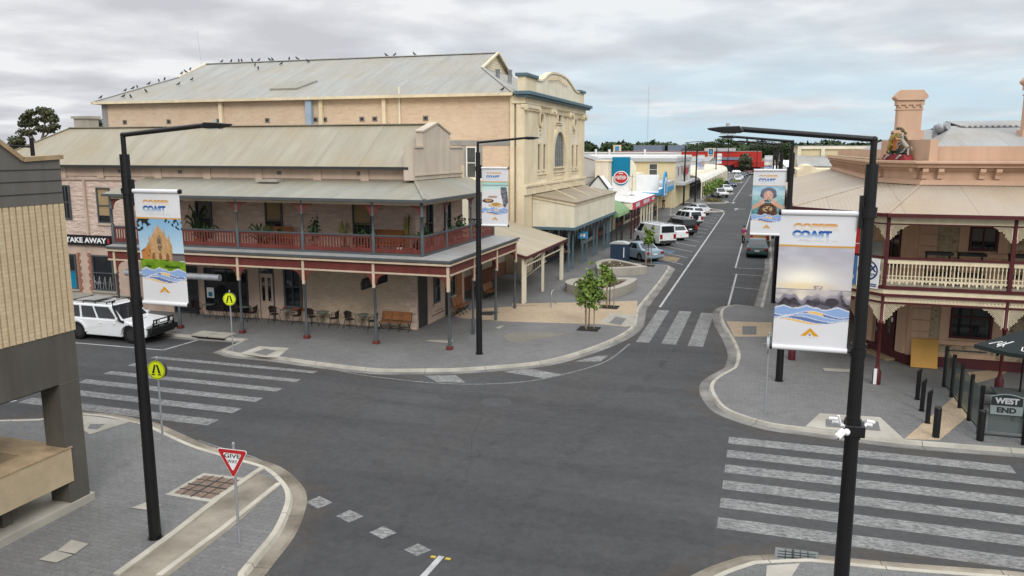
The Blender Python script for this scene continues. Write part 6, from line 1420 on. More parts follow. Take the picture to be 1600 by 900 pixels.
# ================================================================ bollards, glass screen, umbrella tables
BL = [(1433, 624, 'slim black bollard nearest the tan board, slant topped'), (1440, 642, 'slim slant topped black bollard, middle of the row of three'), (1449, 661, 'slim slant topped black bollard, frontmost of the row of three')]
for px, py, l in BL:
    x, y = at(px, py); b = MB(); b.tube([(x, y, 0), (x, y, 1.0)], .075, 12, True); b.prism([(-.075, 1.0), (.075, 1.0), (.075, 1.14)], lambda a, c, d: (x + a, y + d, c), -.06, .06); b.lathe([(.1, 0), (.1, .015)], (x, y, 0), 12)
    single(b, 'bollard', 'black_metal', l, 'bollard', (x, y, 0), 'black bollards by the peach hotel')
for px, py, l in ((1462, 683, 'thick black bollard on the sandy band at the kerb, left of three along the kerb'), (1531, 688, 'thick black bollard at the front left corner of the glass screen'), (1601, 695, 'thick black bollard at the front right end of the glass screen, at the photo edge')):
    x, y = at(px, py); b = MB(); b.lathe([(.105, 0), (.105, .93), (.095, .96), (.0, .97)], (x, y, 0), 16)
    b.lathe([(.1075, .84), (.1075, .87)], (x, y, 0), 16); single(b, 'bollard', 'black_metal', l, 'bollard', (x, y, 0), 'black bollards by the peach hotel')
def Mclear(name):
    m, nt_, b = base(name, .03, 0, .5); b.inputs['Transmission Weight'].default_value = 0
    tr = nd(nt_, 'ShaderNodeBsdfTransparent'); tr.inputs[0].default_value = (.62, .67, .66, 1); mx = nd(nt_, 'ShaderNodeMixShader'); mx.inputs[0].default_value = .16
    b.inputs['Base Color'].default_value = (.3, .34, .33, 1); out = nt_.nodes['Material Output']
    nt_.links.new(tr.outputs[0], mx.inputs[1]); nt_.links.new(b.outputs[0], mx.inputs[2]); nt_.links.new(mx.outputs[0], out.inputs['Surface'])
Mclear('clear_glass')
t = thing('glass_screen', 'black posted glass dining screen in front of the peach hotel', 'screen', (6.7, 29, 0))
sy = [32.3, 31.0, 29.7, 28.35, 27.05]
for y in sy: MB().tube([(6.7, y, 0), (6.7, y, 1.56)], .065, 10).build('post', 'black_metal', t)
for a, c in zip(sy, sy[1:]): MB().box(6.69, 6.702, c + .08, a - .08, .22, 1.42).build('pane', 'clear_glass', t); MB().tube([(6.7, a, .15), (6.7, c, .15)], .022, 6).build('rail', 'black_metal', t)
MB().box(6.78, 9.2, 26.49, 26.502, .3, 1.35).build('pane', 'clear_glass', t); MB().tube([(6.62, 26.45, .2), (9.3, 26.5, .2)], .028, 6).build('rail', 'black_metal', t)
MB().tube([(6.7, 32.3, 1.42), (8.0, 32.3, 1.42)], .03, 6).build('rail', 'black_metal', t); MB().tube([(9.2, 26.5, 0), (9.2, 26.5, 1.5)], .065, 10).build('post', 'black_metal', t)
t = thing('glass_sign', 'curved topped sign plate with capital letters on the front glass panel', 'sign', (7.2, 26.4, .95))
x0, x1, z0, z1 = 6.78, 7.66, .86, 1.42
pp = [(x0, z0), (x1, z0)] + [(x1 - (x1 - x0) * k / 8, z1 + .09 * sin(pi * k / 8)) for k in range(9)]
pp[0] = (x0 + .03, z0); ff = lambda a, c, d: (a, 26.46 - d, c)
MB().prism(pp, ff, 0, .012).build('plate', 'sign_pale' if 'sign_pale' in MATS else M('sign_pale', (.22, .26, .25), .6) and 'sign_pale', t)
zm = 1.14; MB().prism([(x0 + .02, zm), (x1 - .02, zm)] + [(x1 - .02 - (x1 - x0 - .04) * k / 8, z1 - .02 + .085 * sin(pi * k / 8)) for k in range(9)], ff, .0125, .016).build('upper_field', 'canvas_black', t)
b = MB(); lettering(b, 'WEST', (6.9, 26.442, 1.2), (1, 0, 0), (0, 0, 1), .64, .19, .05); b.build('lettering', 'pale_grey', t)
b = MB(); lettering(b, 'END', (6.97, 26.446, .92), (1, 0, 0), (0, 0, 1), .52, .17, .05); b.build('lettering', 'canvas_black', t)
def picnic(label, x, y, l):
    t = thing('picnic_table', label, 'table', (x, y, 0))
    MB().box(x - .1, x + l, y - .42, y + .42, .7, .76).build('tabletop', 'dark_slate' if 'dark_slate' in MATS else M('dark_slate', (.075, .085, .083), .6) and 'dark_slate', t)
    for dy in (-.85, .85): MB().box(x - .2, x + l, y + dy - .18, y + dy + .18, .42, .47).build('bench_seat', 'dark_slate', t)
    for u in (.3, l - .3):
        for dy in (-.85, -.3, .3, .85): MB().box(x + u - .04, x + u + .04, y + dy - .04, y + dy + .04, 0, .42 if abs(dy) > .5 else .7).build('leg', 'black_metal', t)
picnic('dark slate outdoor table with bench seats under the black parasol', 7.75, 29.6, 2.2)
UX, UY = 8.42, 29.6
t = thing('parasol', 'black square parasol with white brush lettering over the dark tables', 'parasol', (UX, UY, 0))
MB().tube([(UX, UY, 0), (UX, UY, 2.95)], .03, 8).build('pole', 'black_metal', t); MB().lathe([(.3, 0), (.3, .06), (.08, .1)], (UX, UY, 0), 12).build('base', 'black_metal', t)
b = MB(); R_ = 1.55; ring = [(UX + R_ * cos(radians(a)), UY + R_ * sin(radians(a)), 2.33) for a in (-172, -82, 8, 98)]
m_ = []
for k in range(4):
    a, c = Vector(ring[k]), Vector(ring[(k + 1) % 4]); mid = (a + c) / 2; mid.z -= .06; apx = Vector((UX, UY, 2.92)); b.quad(tuple(apx), tuple(a), tuple(mid)); b.quad(tuple(apx), tuple(mid), tuple(c))
    for p, q in ((a, mid), (mid, c)): b.quad(tuple(p), tuple(q), (q.x, q.y, q.z - .13), (p.x, p.y, p.z - .13))
cv = b.build('canopy', 'canvas_black', t)
for k in range(4): MB().tube([(UX, UY, 2.86), tuple(Vector(ring[k]) - Vector((0, 0, .03)))], .012, 5).build('rib', 'black_metal', t)
a, c, apx = Vector(ring[0]), Vector(ring[1]), Vector((UX, UY, 2.92)); md = (a + c) / 2; md.z -= .06
b = MB()
def onc(p0, s_, w_):                                                      # strokes painted on the canopy panel
    q = []
    for u, v in s_: P0 = a.lerp(md, u).lerp(apx, v); n_ = (md - a).cross(apx - a).normalized(); n_ = n_ if n_.z > 0 else -n_; q.append(P0 + n_ * .012)
    b.tube(q, w_, 5)
for st in ([(.25, .14), (.42, .3), (.5, .16)], [(.5, .16), (.62, .34), (.7, .14)], [(.55, .1), (.85, .42)], [(.42, .3), (.5, .32)]): onc(a, st, .018)
b.build('lettering', 'sign_white', cv); b = MB()
aa = a; a = md; md2 = md; md = c
for st in ([(.3, .12), (.55, .12), (.75, .14)], [(.3, .12), (.32, .26)], [(.5, .12), (.52, .2)]): onc(a, st, .018)
b.build('lettering', 'sign_white', cv)

# ================================================================ cafe chairs, tables, benches
def make_chair():
    t = thing('cafe_chair', 'x', 'chair', (0, 0, 0), 0, 'woven cafe chairs along the hotel wall')
    b = MB(); b.lathe([(.0, .43), (.2, .43), (.22, .45), (.2, .47), (.0, .47)], n=14); b.build('seat', 'wicker', t, local=True)
    b = MB(); n = 9                                                         # wrapped back
    for k in range(n):
        a0 = pi * (.12 + .76 * k / n) ; a1 = pi * (.12 + .76 * (k + 1) / n)
        h = lambda a: .84 - .1 * abs(cos(a)) ** 2
        p = lambda a, z, r: (r * cos(a), r * sin(a), z)
        b.quad(p(a0, .5, .22), p(a1, .5, .22), p(a1, h(a1), .25), p(a0, h(a0), .25)); b.quad(p(a0, .5, .235), p(a1, .5, .235), p(a1, h(a1), .265), p(a0, h(a0), .265))
    b.build('backrest', 'wicker', t, local=True)
    b = MB(); b.tube([(.23, -.18, .45), (.26, -.16, .66), (.27, .05, .7), (.2, .2, .8), (0, .27, .86), (-.2, .2, .8), (-.27, .05, .7), (-.26, -.16, .66), (-.23, -.18, .45)], .014, 6); b.build('arm_frame', 'black_metal', t, local=True)
    for sx, sy_ in ((1, 1), (-1, 1), (1, -1), (-1, -1)): MB().tube([(.17 * sx, .15 * sy_, .45), (.24 * sx, .24 * sy_, 0)], .013, 6).build('leg', 'black_metal', t, local=True)
    return t
def make_table():
    t = thing('cafe_table', 'x', 'table', (0, 0, 0), 0, 'round cafe tables along the hotel wall')
    MB().lathe([(.0, .7), (.31, .7), (.32, .715), (.31, .73), (.0, .73)], n=20).build('tabletop', 'table_glass' if 'table_glass' in MATS else M('table_glass', (.12, .16, .14), .15) and 'table_glass', t, local=True)
    for k in range(4): a = k * pi / 2 + .5; MB().tube([(.22 * cos(a), .22 * sin(a), .7), (.05 * cos(a), .05 * sin(a), .45), (.08 * cos(a), .08 * sin(a), .25), (.27 * cos(a), .27 * sin(a), 0)], .012, 6).build('leg', 'black_metal', t, local=True)
    return t
ch0, tb0 = make_chair(), make_table()
sets = [(-28.4, -27.67, -26.86), (-25.99, -25.48, -24.95), (-23.66, -22.98, -22.35), (-21.49, -20.9, -20.22), (-19.34, -18.67, -18.08)]
WH = ('leftmost set, behind the hanging church banner', 'second set from left, before the poster window', 'set beside the pink panelled door', 'set left of the blank stone wall middle', 'set nearest the triple timber bench')
first = True
for (x0, xt, x1), wh in zip(sets, WH):
    for x, rz_, sd in ((x0, radians(75), 'left'), (x1, radians(-70), 'right')):
        l = 'dark woven cafe chair, %s one of the %s' % (sd, wh)
        if first: ch0.location = (x, 34.6, 0); ch0.rotation_euler = (0, 0, rz_); ch0['label'] = l; first = False
        else: dup(ch0, (x, 34.6, 0), rz_, l)
    l = 'round glass topped cafe table of the ' + wh
    if xt == sets[0][1]: tb0.location = (xt, 34.7, 0); tb0['label'] = l
    else: dup(tb0, (xt, 34.7, 0), .3, l)
def make_bench(label, loc, rz_, n=3):
    t = thing('bench', label, 'bench', loc, rz_, 'timber seats around the hotel corner')
    for k in range(n):
        x = (k - (n - 1) / 2) * .52
        b = MB(); b.prism([(-.2, .42), (.22, .46), (.22, .49), (-.2, .45)], lambda a, c, d: (d, a, c), x - .25, x + .25); b.build('seat', 'timber', t, local=True, bevel=.01)
        b = MB(); b.prism([(-.18, .5), (-.3, .9), (-.33, .9), (-.21, .5)], lambda a, c, d: (d, a, c), x - .25, x + .25); b.build('backrest', 'timber', t, local=True, bevel=.01)
    for k in range(n + 1):
        x = (k - n / 2) * .52
        b = MB(); b.tube([(x, .2, .44), (x, -.22, 0)], .018, 6); b.tube([(x, -.15, .44), (x, .22, 0)], .018, 6); b.tube([(x, -.2, .45), (x, -.31, .88)], .016, 6); b.build('leg', 'black_metal', t, local=True)
    b = MB(); b.tube([(-n * .26, 0, .2), (n * .26, 0, .2)], .014, 6); b.build('stretcher', 'black_metal', t, local=True)
    return t
make_bench('three seat timber bench with folding seats against the stone wall near the corner', (-16.95, 34.75, 0), pi)
make_bench('three seat timber bench on the side street wall under the verandah, nearer the corner', (-15.35, 39.7, 0), -pi / 2)
make_bench('timber bench further along the hotel side wall, partly behind the middle lamp post', (-15.35, 44.6, 0), -pi / 2)
for x, l in ((-23.3, 'orange timber bench standing on the red balcony left of the bushy palm'), (-17.1, 'orange timber bench standing on the red balcony near the corner')):
    t = thing('bench', l, 'bench', (x, 34.6, 3.82), 0, 'timber benches on the balcony')
    MB().box(-.8, .8, -.2, .2, .4, .46).build('seat', 'timber', t, local=True); MB().box(-.8, .8, .2, .24, .5, 1.12).build('backrest', 'timber', t, local=True)
    for sx in (-.7, .7): MB().box(sx - .04, sx + .04, -.2, .24, 0, .4).build('leg', 'timber', t, local=True)
t = thing('lantern', 'white lantern standing behind the red balcony slats near the corner', 'lantern', (-15.75, 33.0, 3.82)); MB().box(-15.85, -15.65, 32.9, 33.1, 3.83, 4.35).build('body', 'sign_white', t, bevel=.02); MB().box(-15.8, -15.7, 32.95, 33.05, 4.35, 4.45).build('handle', 'black_metal', t)
# things on the peach hotel balcony
for x, l in ((6.4, 'dark slatted box seat on the peach balcony near the post'), (7.5, 'dark flat box seat on the peach balcony before the window sill'), (9.2, 'dark flat box seat on the peach balcony right of the window')):
    t = thing('balcony_seat', l, 'seat', (x, 33.6, 3.6), 0, 'dark seats on the peach balcony'); MB().box(-.45, .45, -.25, .25, 1.2, 1.3).build('back', 'black', t, local=True); MB().box(-.45, .45, -.3, .4, .42, .5).build('seat', 'black', t, local=True)
    for sx in (-.4, .4): MB().box(sx - .03, sx + .03, .2, .26, 0, 1.2).build('leg', 'black_metal', t, local=True)
t = thing('sun_chair', 'pale cushioned armchair on the peach balcony behind the oval sign', 'chair', (4.0, 33.9, 3.6)); MB().box(3.6, 4.5, 33.5, 34.2, .0 + 3.9, 4.1).build('seat', 'off_white', t, bevel=.05); MB().box(3.6, 4.5, 34.1, 34.25, 4.1, 5.2).build('backrest', 'concrete_grey', t, bevel=.05)
for sx in (3.65, 4.45): MB().box(sx - .03, sx + .03, 33.5, 34.2, 3.6, 4.4).build('leg', 'cream', t)
# ================================================================ foliage
def leaves(mb, blobs, n, size, rnd, shell=.35, flat=.0):
    """n leaf-sized quads spread through ellipsoid blobs [(cx,cy,cz,rx,ry,rz)]"""
    wts = [b_[3] * b_[4] * b_[5] for b_ in blobs]; tot = sum(wts)
    vs = []; fs = []
    for b_, w_ in zip(blobs, wts):
        for _ in range(max(4, int(n * w_ / tot))):
            d = Vector((rnd.gauss(0, 1), rnd.gauss(0, 1), rnd.gauss(0, 1))).normalized(); r = (shell + (1 - shell) * rnd.random()) * (1 + rnd.gauss(0, .06))
            c = Vector((b_[0] + d.x * r * b_[3], b_[1] + d.y * r * b_[4], b_[2] + d.z * r * b_[5]))
            nn = (d + Vector((rnd.gauss(0, .7), rnd.gauss(0, .7), rnd.gauss(.3, .7)))).normalized(); a = nn.orthogonal().normalized(); a.rotate(Matrix.Rotation(rnd.random() * 6.28, 3, nn)); q = nn.cross(a)
            s = size * rnd.uniform(.6, 1.35); a *= s; q *= s * .62
            o = len(vs); vs += [tuple(c - a), tuple(c + q * .9 + a * .1), tuple(c + a), tuple(c - q * .9 + a * .1)]; fs.append((o, o + 1, o + 2, o + 3))
    mb.add(vs, fs)
def tree(name, label, x, y, blobs, n, size, mat, trunk, seed, group=None, z=0.0, limbs=()):
    t = thing(name, label, 'tree', (x, y, z), 0, group); rnd = random.Random(seed)
    b = MB(); b.tube([(px + 0, py, pz) for px, py, pz, r in trunk], [p[3] for p in trunk], 7)
    for l in limbs: b.tube([p[:3] for p in l], [p[3] for p in l], 6)
    b.build('trunk', 'bark', t, local=True)
    b = MB(); leaves(b, blobs, n, size, rnd); b.build('crown', mat, t, local=True); return t
def sapling(label, px, py, blobs, h, n=520, seed=1):
    x, y = at(px, py); t = thing('sapling', label, 'tree', (x, y, 0), 0, 'young staked street trees'); rnd = random.Random(seed)
    MB().tube([(0, 0, 0), (.02, 0, h * .5), (.04, .02, h * .8)], [.035, .028, .015], 6).build('trunk', 'trunk', t, local=True)
    b = MB(); leaves(b, blobs, n, .115, rnd, .1); b.build('crown', 'leaf', t, local=True)
    for a in (.4, 2.5, 4.4): MB().tube([(.26 * cos(a), .26 * sin(a), 0), (.26 * cos(a), .26 * sin(a), 1.35)], .028, 6).build('stake', 'timber_pale', t, local=True)
    MB().tube([(.27 * cos(a), .27 * sin(a), 1.2) for a in (.4, 2.5, 4.4, .4)], .014, 4).build('tie', 'black', t, local=True)
    MB().box(-.52, .52, -.5, .5, .004, .02).build('tree_pit', 'mulch', t, local=True)
    return t
sapling('largest young street tree with three stakes, at the rounded pavement corner', 920, 514, [(.0, 0, 1.8, .7, .65, .65), (.1, .1, 2.35, .62, .55, .45), (-.35, 0, 1.4, .5, .45, .42), (.45, 0, 1.75, .48, .45, .45), (.0, .1, 2.85, .3, .3, .3), (-.35, 0, 2.2, .45, .4, .4), (.65, 0, 2.3, .28, .25, .22), (.05, 0, 3.3, .12, .12, .12), (.2, 0, 1.25, .4, .4, .3)], 3.0, 1050, 3)
sapling('smaller young street tree with stakes beside the concrete planter', 952, 480, [(-.2, 0, 1.85, .5, .46, .5), (-.3, 0, 2.25, .34, .3, .28), (.1, 0, 1.55, .4, .35, .28)], 2.4, 480, 4)
sapling('young street tree with stakes in front of the blue sedan', 1012, 415, [(0, 0, 1.95, .55, .5, .45), (.1, 0, 2.5, .42, .4, .35), (-.25, 0, 2.75, .25, .25, .25), (.3, 0, 2.9, .22, .22, .2)], 3.0, 460, 5)
def conc_planter(label, pts_top, h=.55):
    P_ = [Vector(p) for p in pts_top]; sm = smooth_line([tuple(p) for p in P_] + [tuple(P_[0])], 5)[:-1]; c = sum((Vector(p) for p in sm), Vector((0, 0))) / len(sm)
    t = thing('planter', label, 'planter', (c.x, c.y, 0), 0, 'pale concrete planters'); inn = [tuple(c + (Vector(p) - c) * .72) for p in sm]; n = len(sm)
    b = MB()
    for k in range(n):
        k2 = (k + 1) % n; b.quad((*sm[k], 0), (*sm[k2], 0), (*sm[k2], h), (*sm[k], h)); b.quad((*sm[k], h), (*sm[k2], h), (*inn[k2], h), (*inn[k], h)); b.quad((*inn[k], h), (*inn[k2], h), (*inn[k2], h - .2), (*inn[k], h - .2))
    b.build('wall', 'concrete', t); b = MB(); b.sheet(inn, h - .1); b.build('soil', 'soil', t)
    rnd = random.Random(int(c.x * 9)); b = MB()
    for _ in range(13): p = c + (Vector(rnd.choice(inn)) - c) * rnd.random() * .85; b.ball((p.x, p.y, h - .06), rnd.uniform(.025, .045), 5, 4)
    b.build('flowers', 'flower', t); b = MB(); leaves(b, [(c.x, c.y, h - .08, .9, 1.0, .03)], 24, .06, rnd); b.build('seedlings', 'leaf', t)
conc_planter('rounded triangular concrete planter of bare soil, nearer the largest young tree', [at(886, 446, .45), at(884, 440, .5), at(905, 434, .55), at(985, 434, .55), at(993, 438, .55), at(970, 450, .5), at(935, 456, .45)])
conc_planter('rounded triangular concrete planter of bare soil, beside the navy cabinet', [at(933, 417, .5), at(932, 409, .55), at(945, 405, .55), at(962, 405, .55), at(1003, 414, .55), at(1006, 418, .5), at(940, 421, .5)])
t = thing('bike_hoop', 'bent stainless steel bike hoop on the pavement by the porch', 'bike rack', (*at(865, 478), 0)); x, y = at(861, 480); x2, y2 = at(868.5, 475)
MB().tube([(x, y, 0), (x, y, .72)] + [(x + (x2 - x) * (.5 - .5 * cos(k * pi / 8)), y + (y2 - y) * (.5 - .5 * cos(k * pi / 8)), .72 + .2 * sin(k * pi / 8)) for k in range(1, 8)] + [(x2, y2, .72), (x2, y2, 0)], .03, 8).build('hoop', 'steel', t)
t = thing('street_cabinet', 'navy street bin cabinet with a pale rounded lid beside the blue sedan', 'bin', (-10.9, 63.4, 0)); MB().box(-11.6, -10.2, 62.9, 63.9, 0, 1.35).build('body', 'navy', t, bevel=.03)
MB().prism([(-11.65, 1.35), (-10.15, 1.35), (-10.15, 1.4), (-10.6, 1.52), (-11.2, 1.52), (-11.65, 1.4)], lambda a, c, d: (a, d, c), 62.85, 63.95).build('lid', 'pale_grey', t); MB().box(-10.55, -10.48, 62.88, 62.899, .3, 1.1).build('label', 'sign_white', t)
# potted plants on the red balcony
def pot_plant(label, px, py, y, kind, h, w_=.4, seed=1):
    x, z = along(px, py, y); t = thing('potted_plant', label, 'potted plant', (x, y, 3.82), 0, 'potted plants on the red balcony'); rnd = random.Random(seed)
    MB().lathe([(.13, 0), (.19, .36), (.2, .4), (.17, .4)], n=12).build('pot', 'terracotta' if seed % 2 else 'dark_grey', t, local=True)
    b = MB()
    if kind == 'palm':
        for k in range(16):
            a = rnd.random() * 6.28; l = w_ * rnd.uniform(.7, 1.25); hh = h * rnd.uniform(.55, 1); pts = [(0, 0, .35), (.35 * l * cos(a), .35 * l * sin(a), hh * .85), (.75 * l * cos(a), .75 * l * sin(a), hh), (l * cos(a), l * sin(a), hh * .82)]
            b.tube(pts, [.012, .05, .05, .006], 3, False)
    elif kind == 'bush': leaves(b, [(0, 0, h * .6, w_, w_, h * .42), (.1, .1, h * .85, w_ * .6, w_ * .6, h * .25)], 170, .1, rnd, .1)
    else:
        for k in range(40): a = rnd.random() * 6.28; l = w_ * rnd.uniform(.3, 1.1); b.tube([(0, 0, .35), (.5 * l * cos(a), .5 * l * sin(a), h * rnd.uniform(.6, 1)), (l * cos(a), l * sin(a), h * rnd.uniform(.5, .95))], [.012, .012, .003], 3, False)
    b.build('leaves', 'leaf_yellow' if kind == 'grass' else 'leaf_palm', t, local=True)
PL = [('tall dark palm in a pot behind the balcony rail, right of the church banner', 305, 325, 34.3, 'palm', 2.2, .55), ('low spreading palm by the balcony rail right of the church banner', 318, 343, 33.3, 'palm', 1.35, .65), ('potted palm left of the boarded balcony window', 405, 350, 33.5, 'palm', 1.4, .6), ('low leafy plant under the boarded balcony window', 431, 352, 33.7, 'palm', 1.25, .5), ('dense dark bushy palm beside the second balcony post from the corner', 489, 348, 33.6, 'bush', 1.75, .42), ('yellowish grassy plant in a pot before the blank balcony wall', 537, 350, 33.6, 'grass', 1.7, .55), ('leafy green shrub in a pot beneath the second boarded window', 562, 352, 33.8, 'bush', 1.45, .55), ('small green plant beside the balcony post nearest the corner', 577, 358, 33.4, 'palm', 1.25, .4), ('thin tall spindly plant on the balcony near the corner', 636, 345, 33.8, 'grass', 2.0, .3), ('small shrub low behind the corner of the red slats', 652, 362, 33.1, 'bush', 1.15, .3)]
for i, (l, px, py, y, k, h, w_) in enumerate(PL): pot_plant(l, px, py, y, k, h, w_, i + 1)
for x, y, k, h, l in ((-15.2, 34.6, 'bush', 1.5, 'round leaved dark plant on the balcony just around the corner'), (-15.0, 38.6, 'palm', 1.6, 'spiky palm on the side street balcony'), (-15.1, 37.4, 'grass', 1.3, 'pale grassy plant on the side street balcony')):
    t = thing('potted_plant', l, 'potted plant', (x, y, 3.82), 0, 'potted plants on the red balcony'); rnd = random.Random(int(h * 10)); MB().lathe([(.13, 0), (.19, .36), (.2, .4), (.17, .4)], n=12).build('pot', 'terracotta', t, local=True)
    b = MB(); leaves(b, [(0, 0, h * .65, .35, .35, h * .4)], 140, .11, rnd, .1); b.build('leaves', 'leaf_palm', t, local=True)
# trees beyond the roofs
euc = []
ex, ey = along(62, 230, 95)[0], 95
tree('gum_tree', 'tall dark gum tree with an open two lobed crown behind the foreground shop', ex, ey, [(-2.0, 0, 13.5, 1.04, 0.96, 0.75), (-1.1, 0, 14.2, 0.92, 0.96, 0.62), (-2.7, 0, 12.6, 0.85, 0.96, 0.62), (-1.3, 0.3, 12.7, 0.98, 0.96, 0.62), (1.1, 0, 14.5, 0.98, 0.96, 0.69), (2.2, 0, 14.2, 1.1, 0.96, 0.75), (3.0, 0, 13.3, 0.98, 0.96, 0.75), (1.5, 0.2, 13.3, 0.98, 0.96, 0.62), (3.2, 0, 12.2, 0.79, 0.84, 0.56), (-3.0, 0, 11.4, 0.98, 0.96, 0.56), (-1.6, 0, 11.3, 0.98, 0.96, 0.5), (0.4, 0.2, 11.9, 1.1, 0.96, 0.56), (2.1, 0, 11.7, 0.98, 0.96, 0.5), (-4.2, 0, 10.3, 1.22, 1.2, 0.62), (0.2, 0, 13.3, 0.61, 0.6, 0.44), (-5.6, 1, 9.4, 1.59, 1.44, 0.88)], 3600, .25, 'leaf_olive', [(0, 0, 0, .45), (.1, 0, 6, .36), (-.2, 0, 9, .28)], 11, limbs=[[(-.2, 0, 8.6, .25), (-1.4, 0, 11, .16), (-1.9, 0, 12.8, .07)], [(-.2, 0, 8.8, .25), (.9, 0, 11, .18), (1.8, 0, 13.6, .07)], [(-.9, 0, 10, .14), (-2.6, 0, 11.2, .06)], [(.6, 0, 10.3, .14), (2.8, 0, 11.8, .06)]])
for px, w_, zt, l, sd, m_ in ((35, 3.4, 9.8, 'low dark bushy tree at the foot of the gum tree, just above the shop roof', 12, 'leaf_dark'), (100, 3.6, 9.9, 'dark green bushy tree right of the gum tree behind the tan roof', 13, 'leaf_dark')):
    x = along(px, 230, 100)[0]; tree('bushy_tree', l, x, 100, [(0, 0, zt - 1.8, w_, 2.5, 1.7), (-w_ * .6, 0, zt - 2.4, w_ * .6, 2, 1.2), (w_ * .6, 0, zt - 2.6, w_ * .6, 2, 1.2)], 1000, .32, m_, [(0, 0, 0, .3), (0, 0, zt - 3, .2)], sd)
x = along(155, 190, 110)[0]; tree('bushy_tree', 'small round dark tree against the left end of the theatre', x - .6, 110, [(0, 0, 13.2, 1.2, 1.2, 1.0), (-.6, 0, 12.4, 1.0, 1, .8)], 600, .25, 'leaf_olive', [(0, 0, 0, .25), (0, 0, 11, .15)], 14)
t0 = thing('street_shrub', 'bright green shrub at the near end of the white arcade', 'shrub', (-10.4, 152, 0), 0, 'shrubs along the white arcade'); rnd = random.Random(5)
b = MB(); leaves(b, [(0, 0, 1.6, .8, 2.2, 1.35)], 190, .22, rnd); b.build('foliage', 'leaf', t0, local=True); MB().tube([(0, 0, 0), (0, 0, 1.7)], .05, 5).build('stem', 'bark', t0, local=True)
for k in range(1, 9): dup(t0, (-10.4, 152 + k * 5, 0), .7 * k, 'bright green shrub in the row along the white arcade, %s from the near end' % ('', 'second', 'third', 'fourth', 'fifth', 'sixth', 'seventh', 'eighth', 'ninth')[k])
for x, y, l in ((-8.6, 143.5, 'low yellow green planting on the kerb island before the arcade'), (-8.8, 172, 'low planting on the second kerb island along the arcade'), (-8.8, 233, 'low planting on the far kerb island near the end of the arcade'), (-.9, 165.5, 'low green planting on the right hand kerb island')):
    t = thing('planting_bed', l, 'plants', (x, y, 0), 0, 'planted kerb islands'); b = MB(); leaves(b, [(0, 0, .25, 1.7, 2.4, .35)], 320, .16, random.Random(int(y)), .2); b.build('foliage', 'leaf_yellow' if y < 150 else 'leaf', t, local=True); MB().lathe([(1.9, 0.005), (1.9, .03)], n=16).build('soil', 'soil', t, local=True)
# far tree line
random.seed(21)
FT = [(-52.6, 445, 13.4, 6.5, 'broad dark rounded tree standing above the far tree line left of the arcade', 0), (-20.0, 400, 14.6, 9.0, 'wide flat topped dark pine above the pylon sign', 1), (-26, 420, 12.6, 6, 'dark tree filling the skyline left of the flat topped pine', 0), (-3, 430, 12.4, 7, 'dark rounded tree over the right part of the red shed', 0), (5.5, 420, 12.6, 6, 'dark tree at the right end of the far tree line', 0), (-8, 320, 7.6, 2.6, 'olive tree in front of the right end of the red shed', 2), (-36, 430, 11.4, 7, 'low dark tree between the broad tree and the arcade lamps', 0)]
for x, y, h, w_, l, k in FT:
    bl = [(0, 0, h - 2.2, w_, w_ * .7, 2.2), (-w_ * .5, 0, h - 3.4, w_ * .7, w_ * .6, 2), (w_ * .5, 0, h - 3.2, w_ * .7, w_ * .6, 2)]
    if k == 1: bl = [(0, 0, h - 1.3, w_ * .55, 4, 1.3), (-w_ * .6, 0, h - 2.8, w_ * .5, 3.5, 1.0), (w_ * .55, 0, h - 2.4, w_ * .5, 3.5, 1.1), (0, 0, h - 3.6, w_ * .7, 3.5, .8)]
    if k == 2: bl = [(0, 0, h - 2.5, w_, w_, 2.6), (0, 0, h - 4.5, w_ * 1.1, w_, 1.6)]
    tree('far_tree', l, x, y, bl, 900, .55, 'leaf_olive' if k == 2 else 'leaf_dark', [(0, 0, 0, .5), (0, 0, h - 2, .25)], int(y + h))
b = MB(); rnd = random.Random(8); bl = []
for k in range(150):
    x = -330 + k * 4.0 + rnd.uniform(-2, 2); y = 500 + rnd.uniform(-30, 60); h = rnd.uniform(12.0, 14.4) + (1.2 if rnd.random() > .85 else 0); bl.append((x, y, h - 5.0, rnd.uniform(5, 9), 5, 5.0))
leaves(b, bl, 42000, 1.7, rnd, .5); tag(b.build('far_woodland', 'leaf_dark'), 'dark continuous belt of trees along the horizon', 'woodland', kind='stuff')

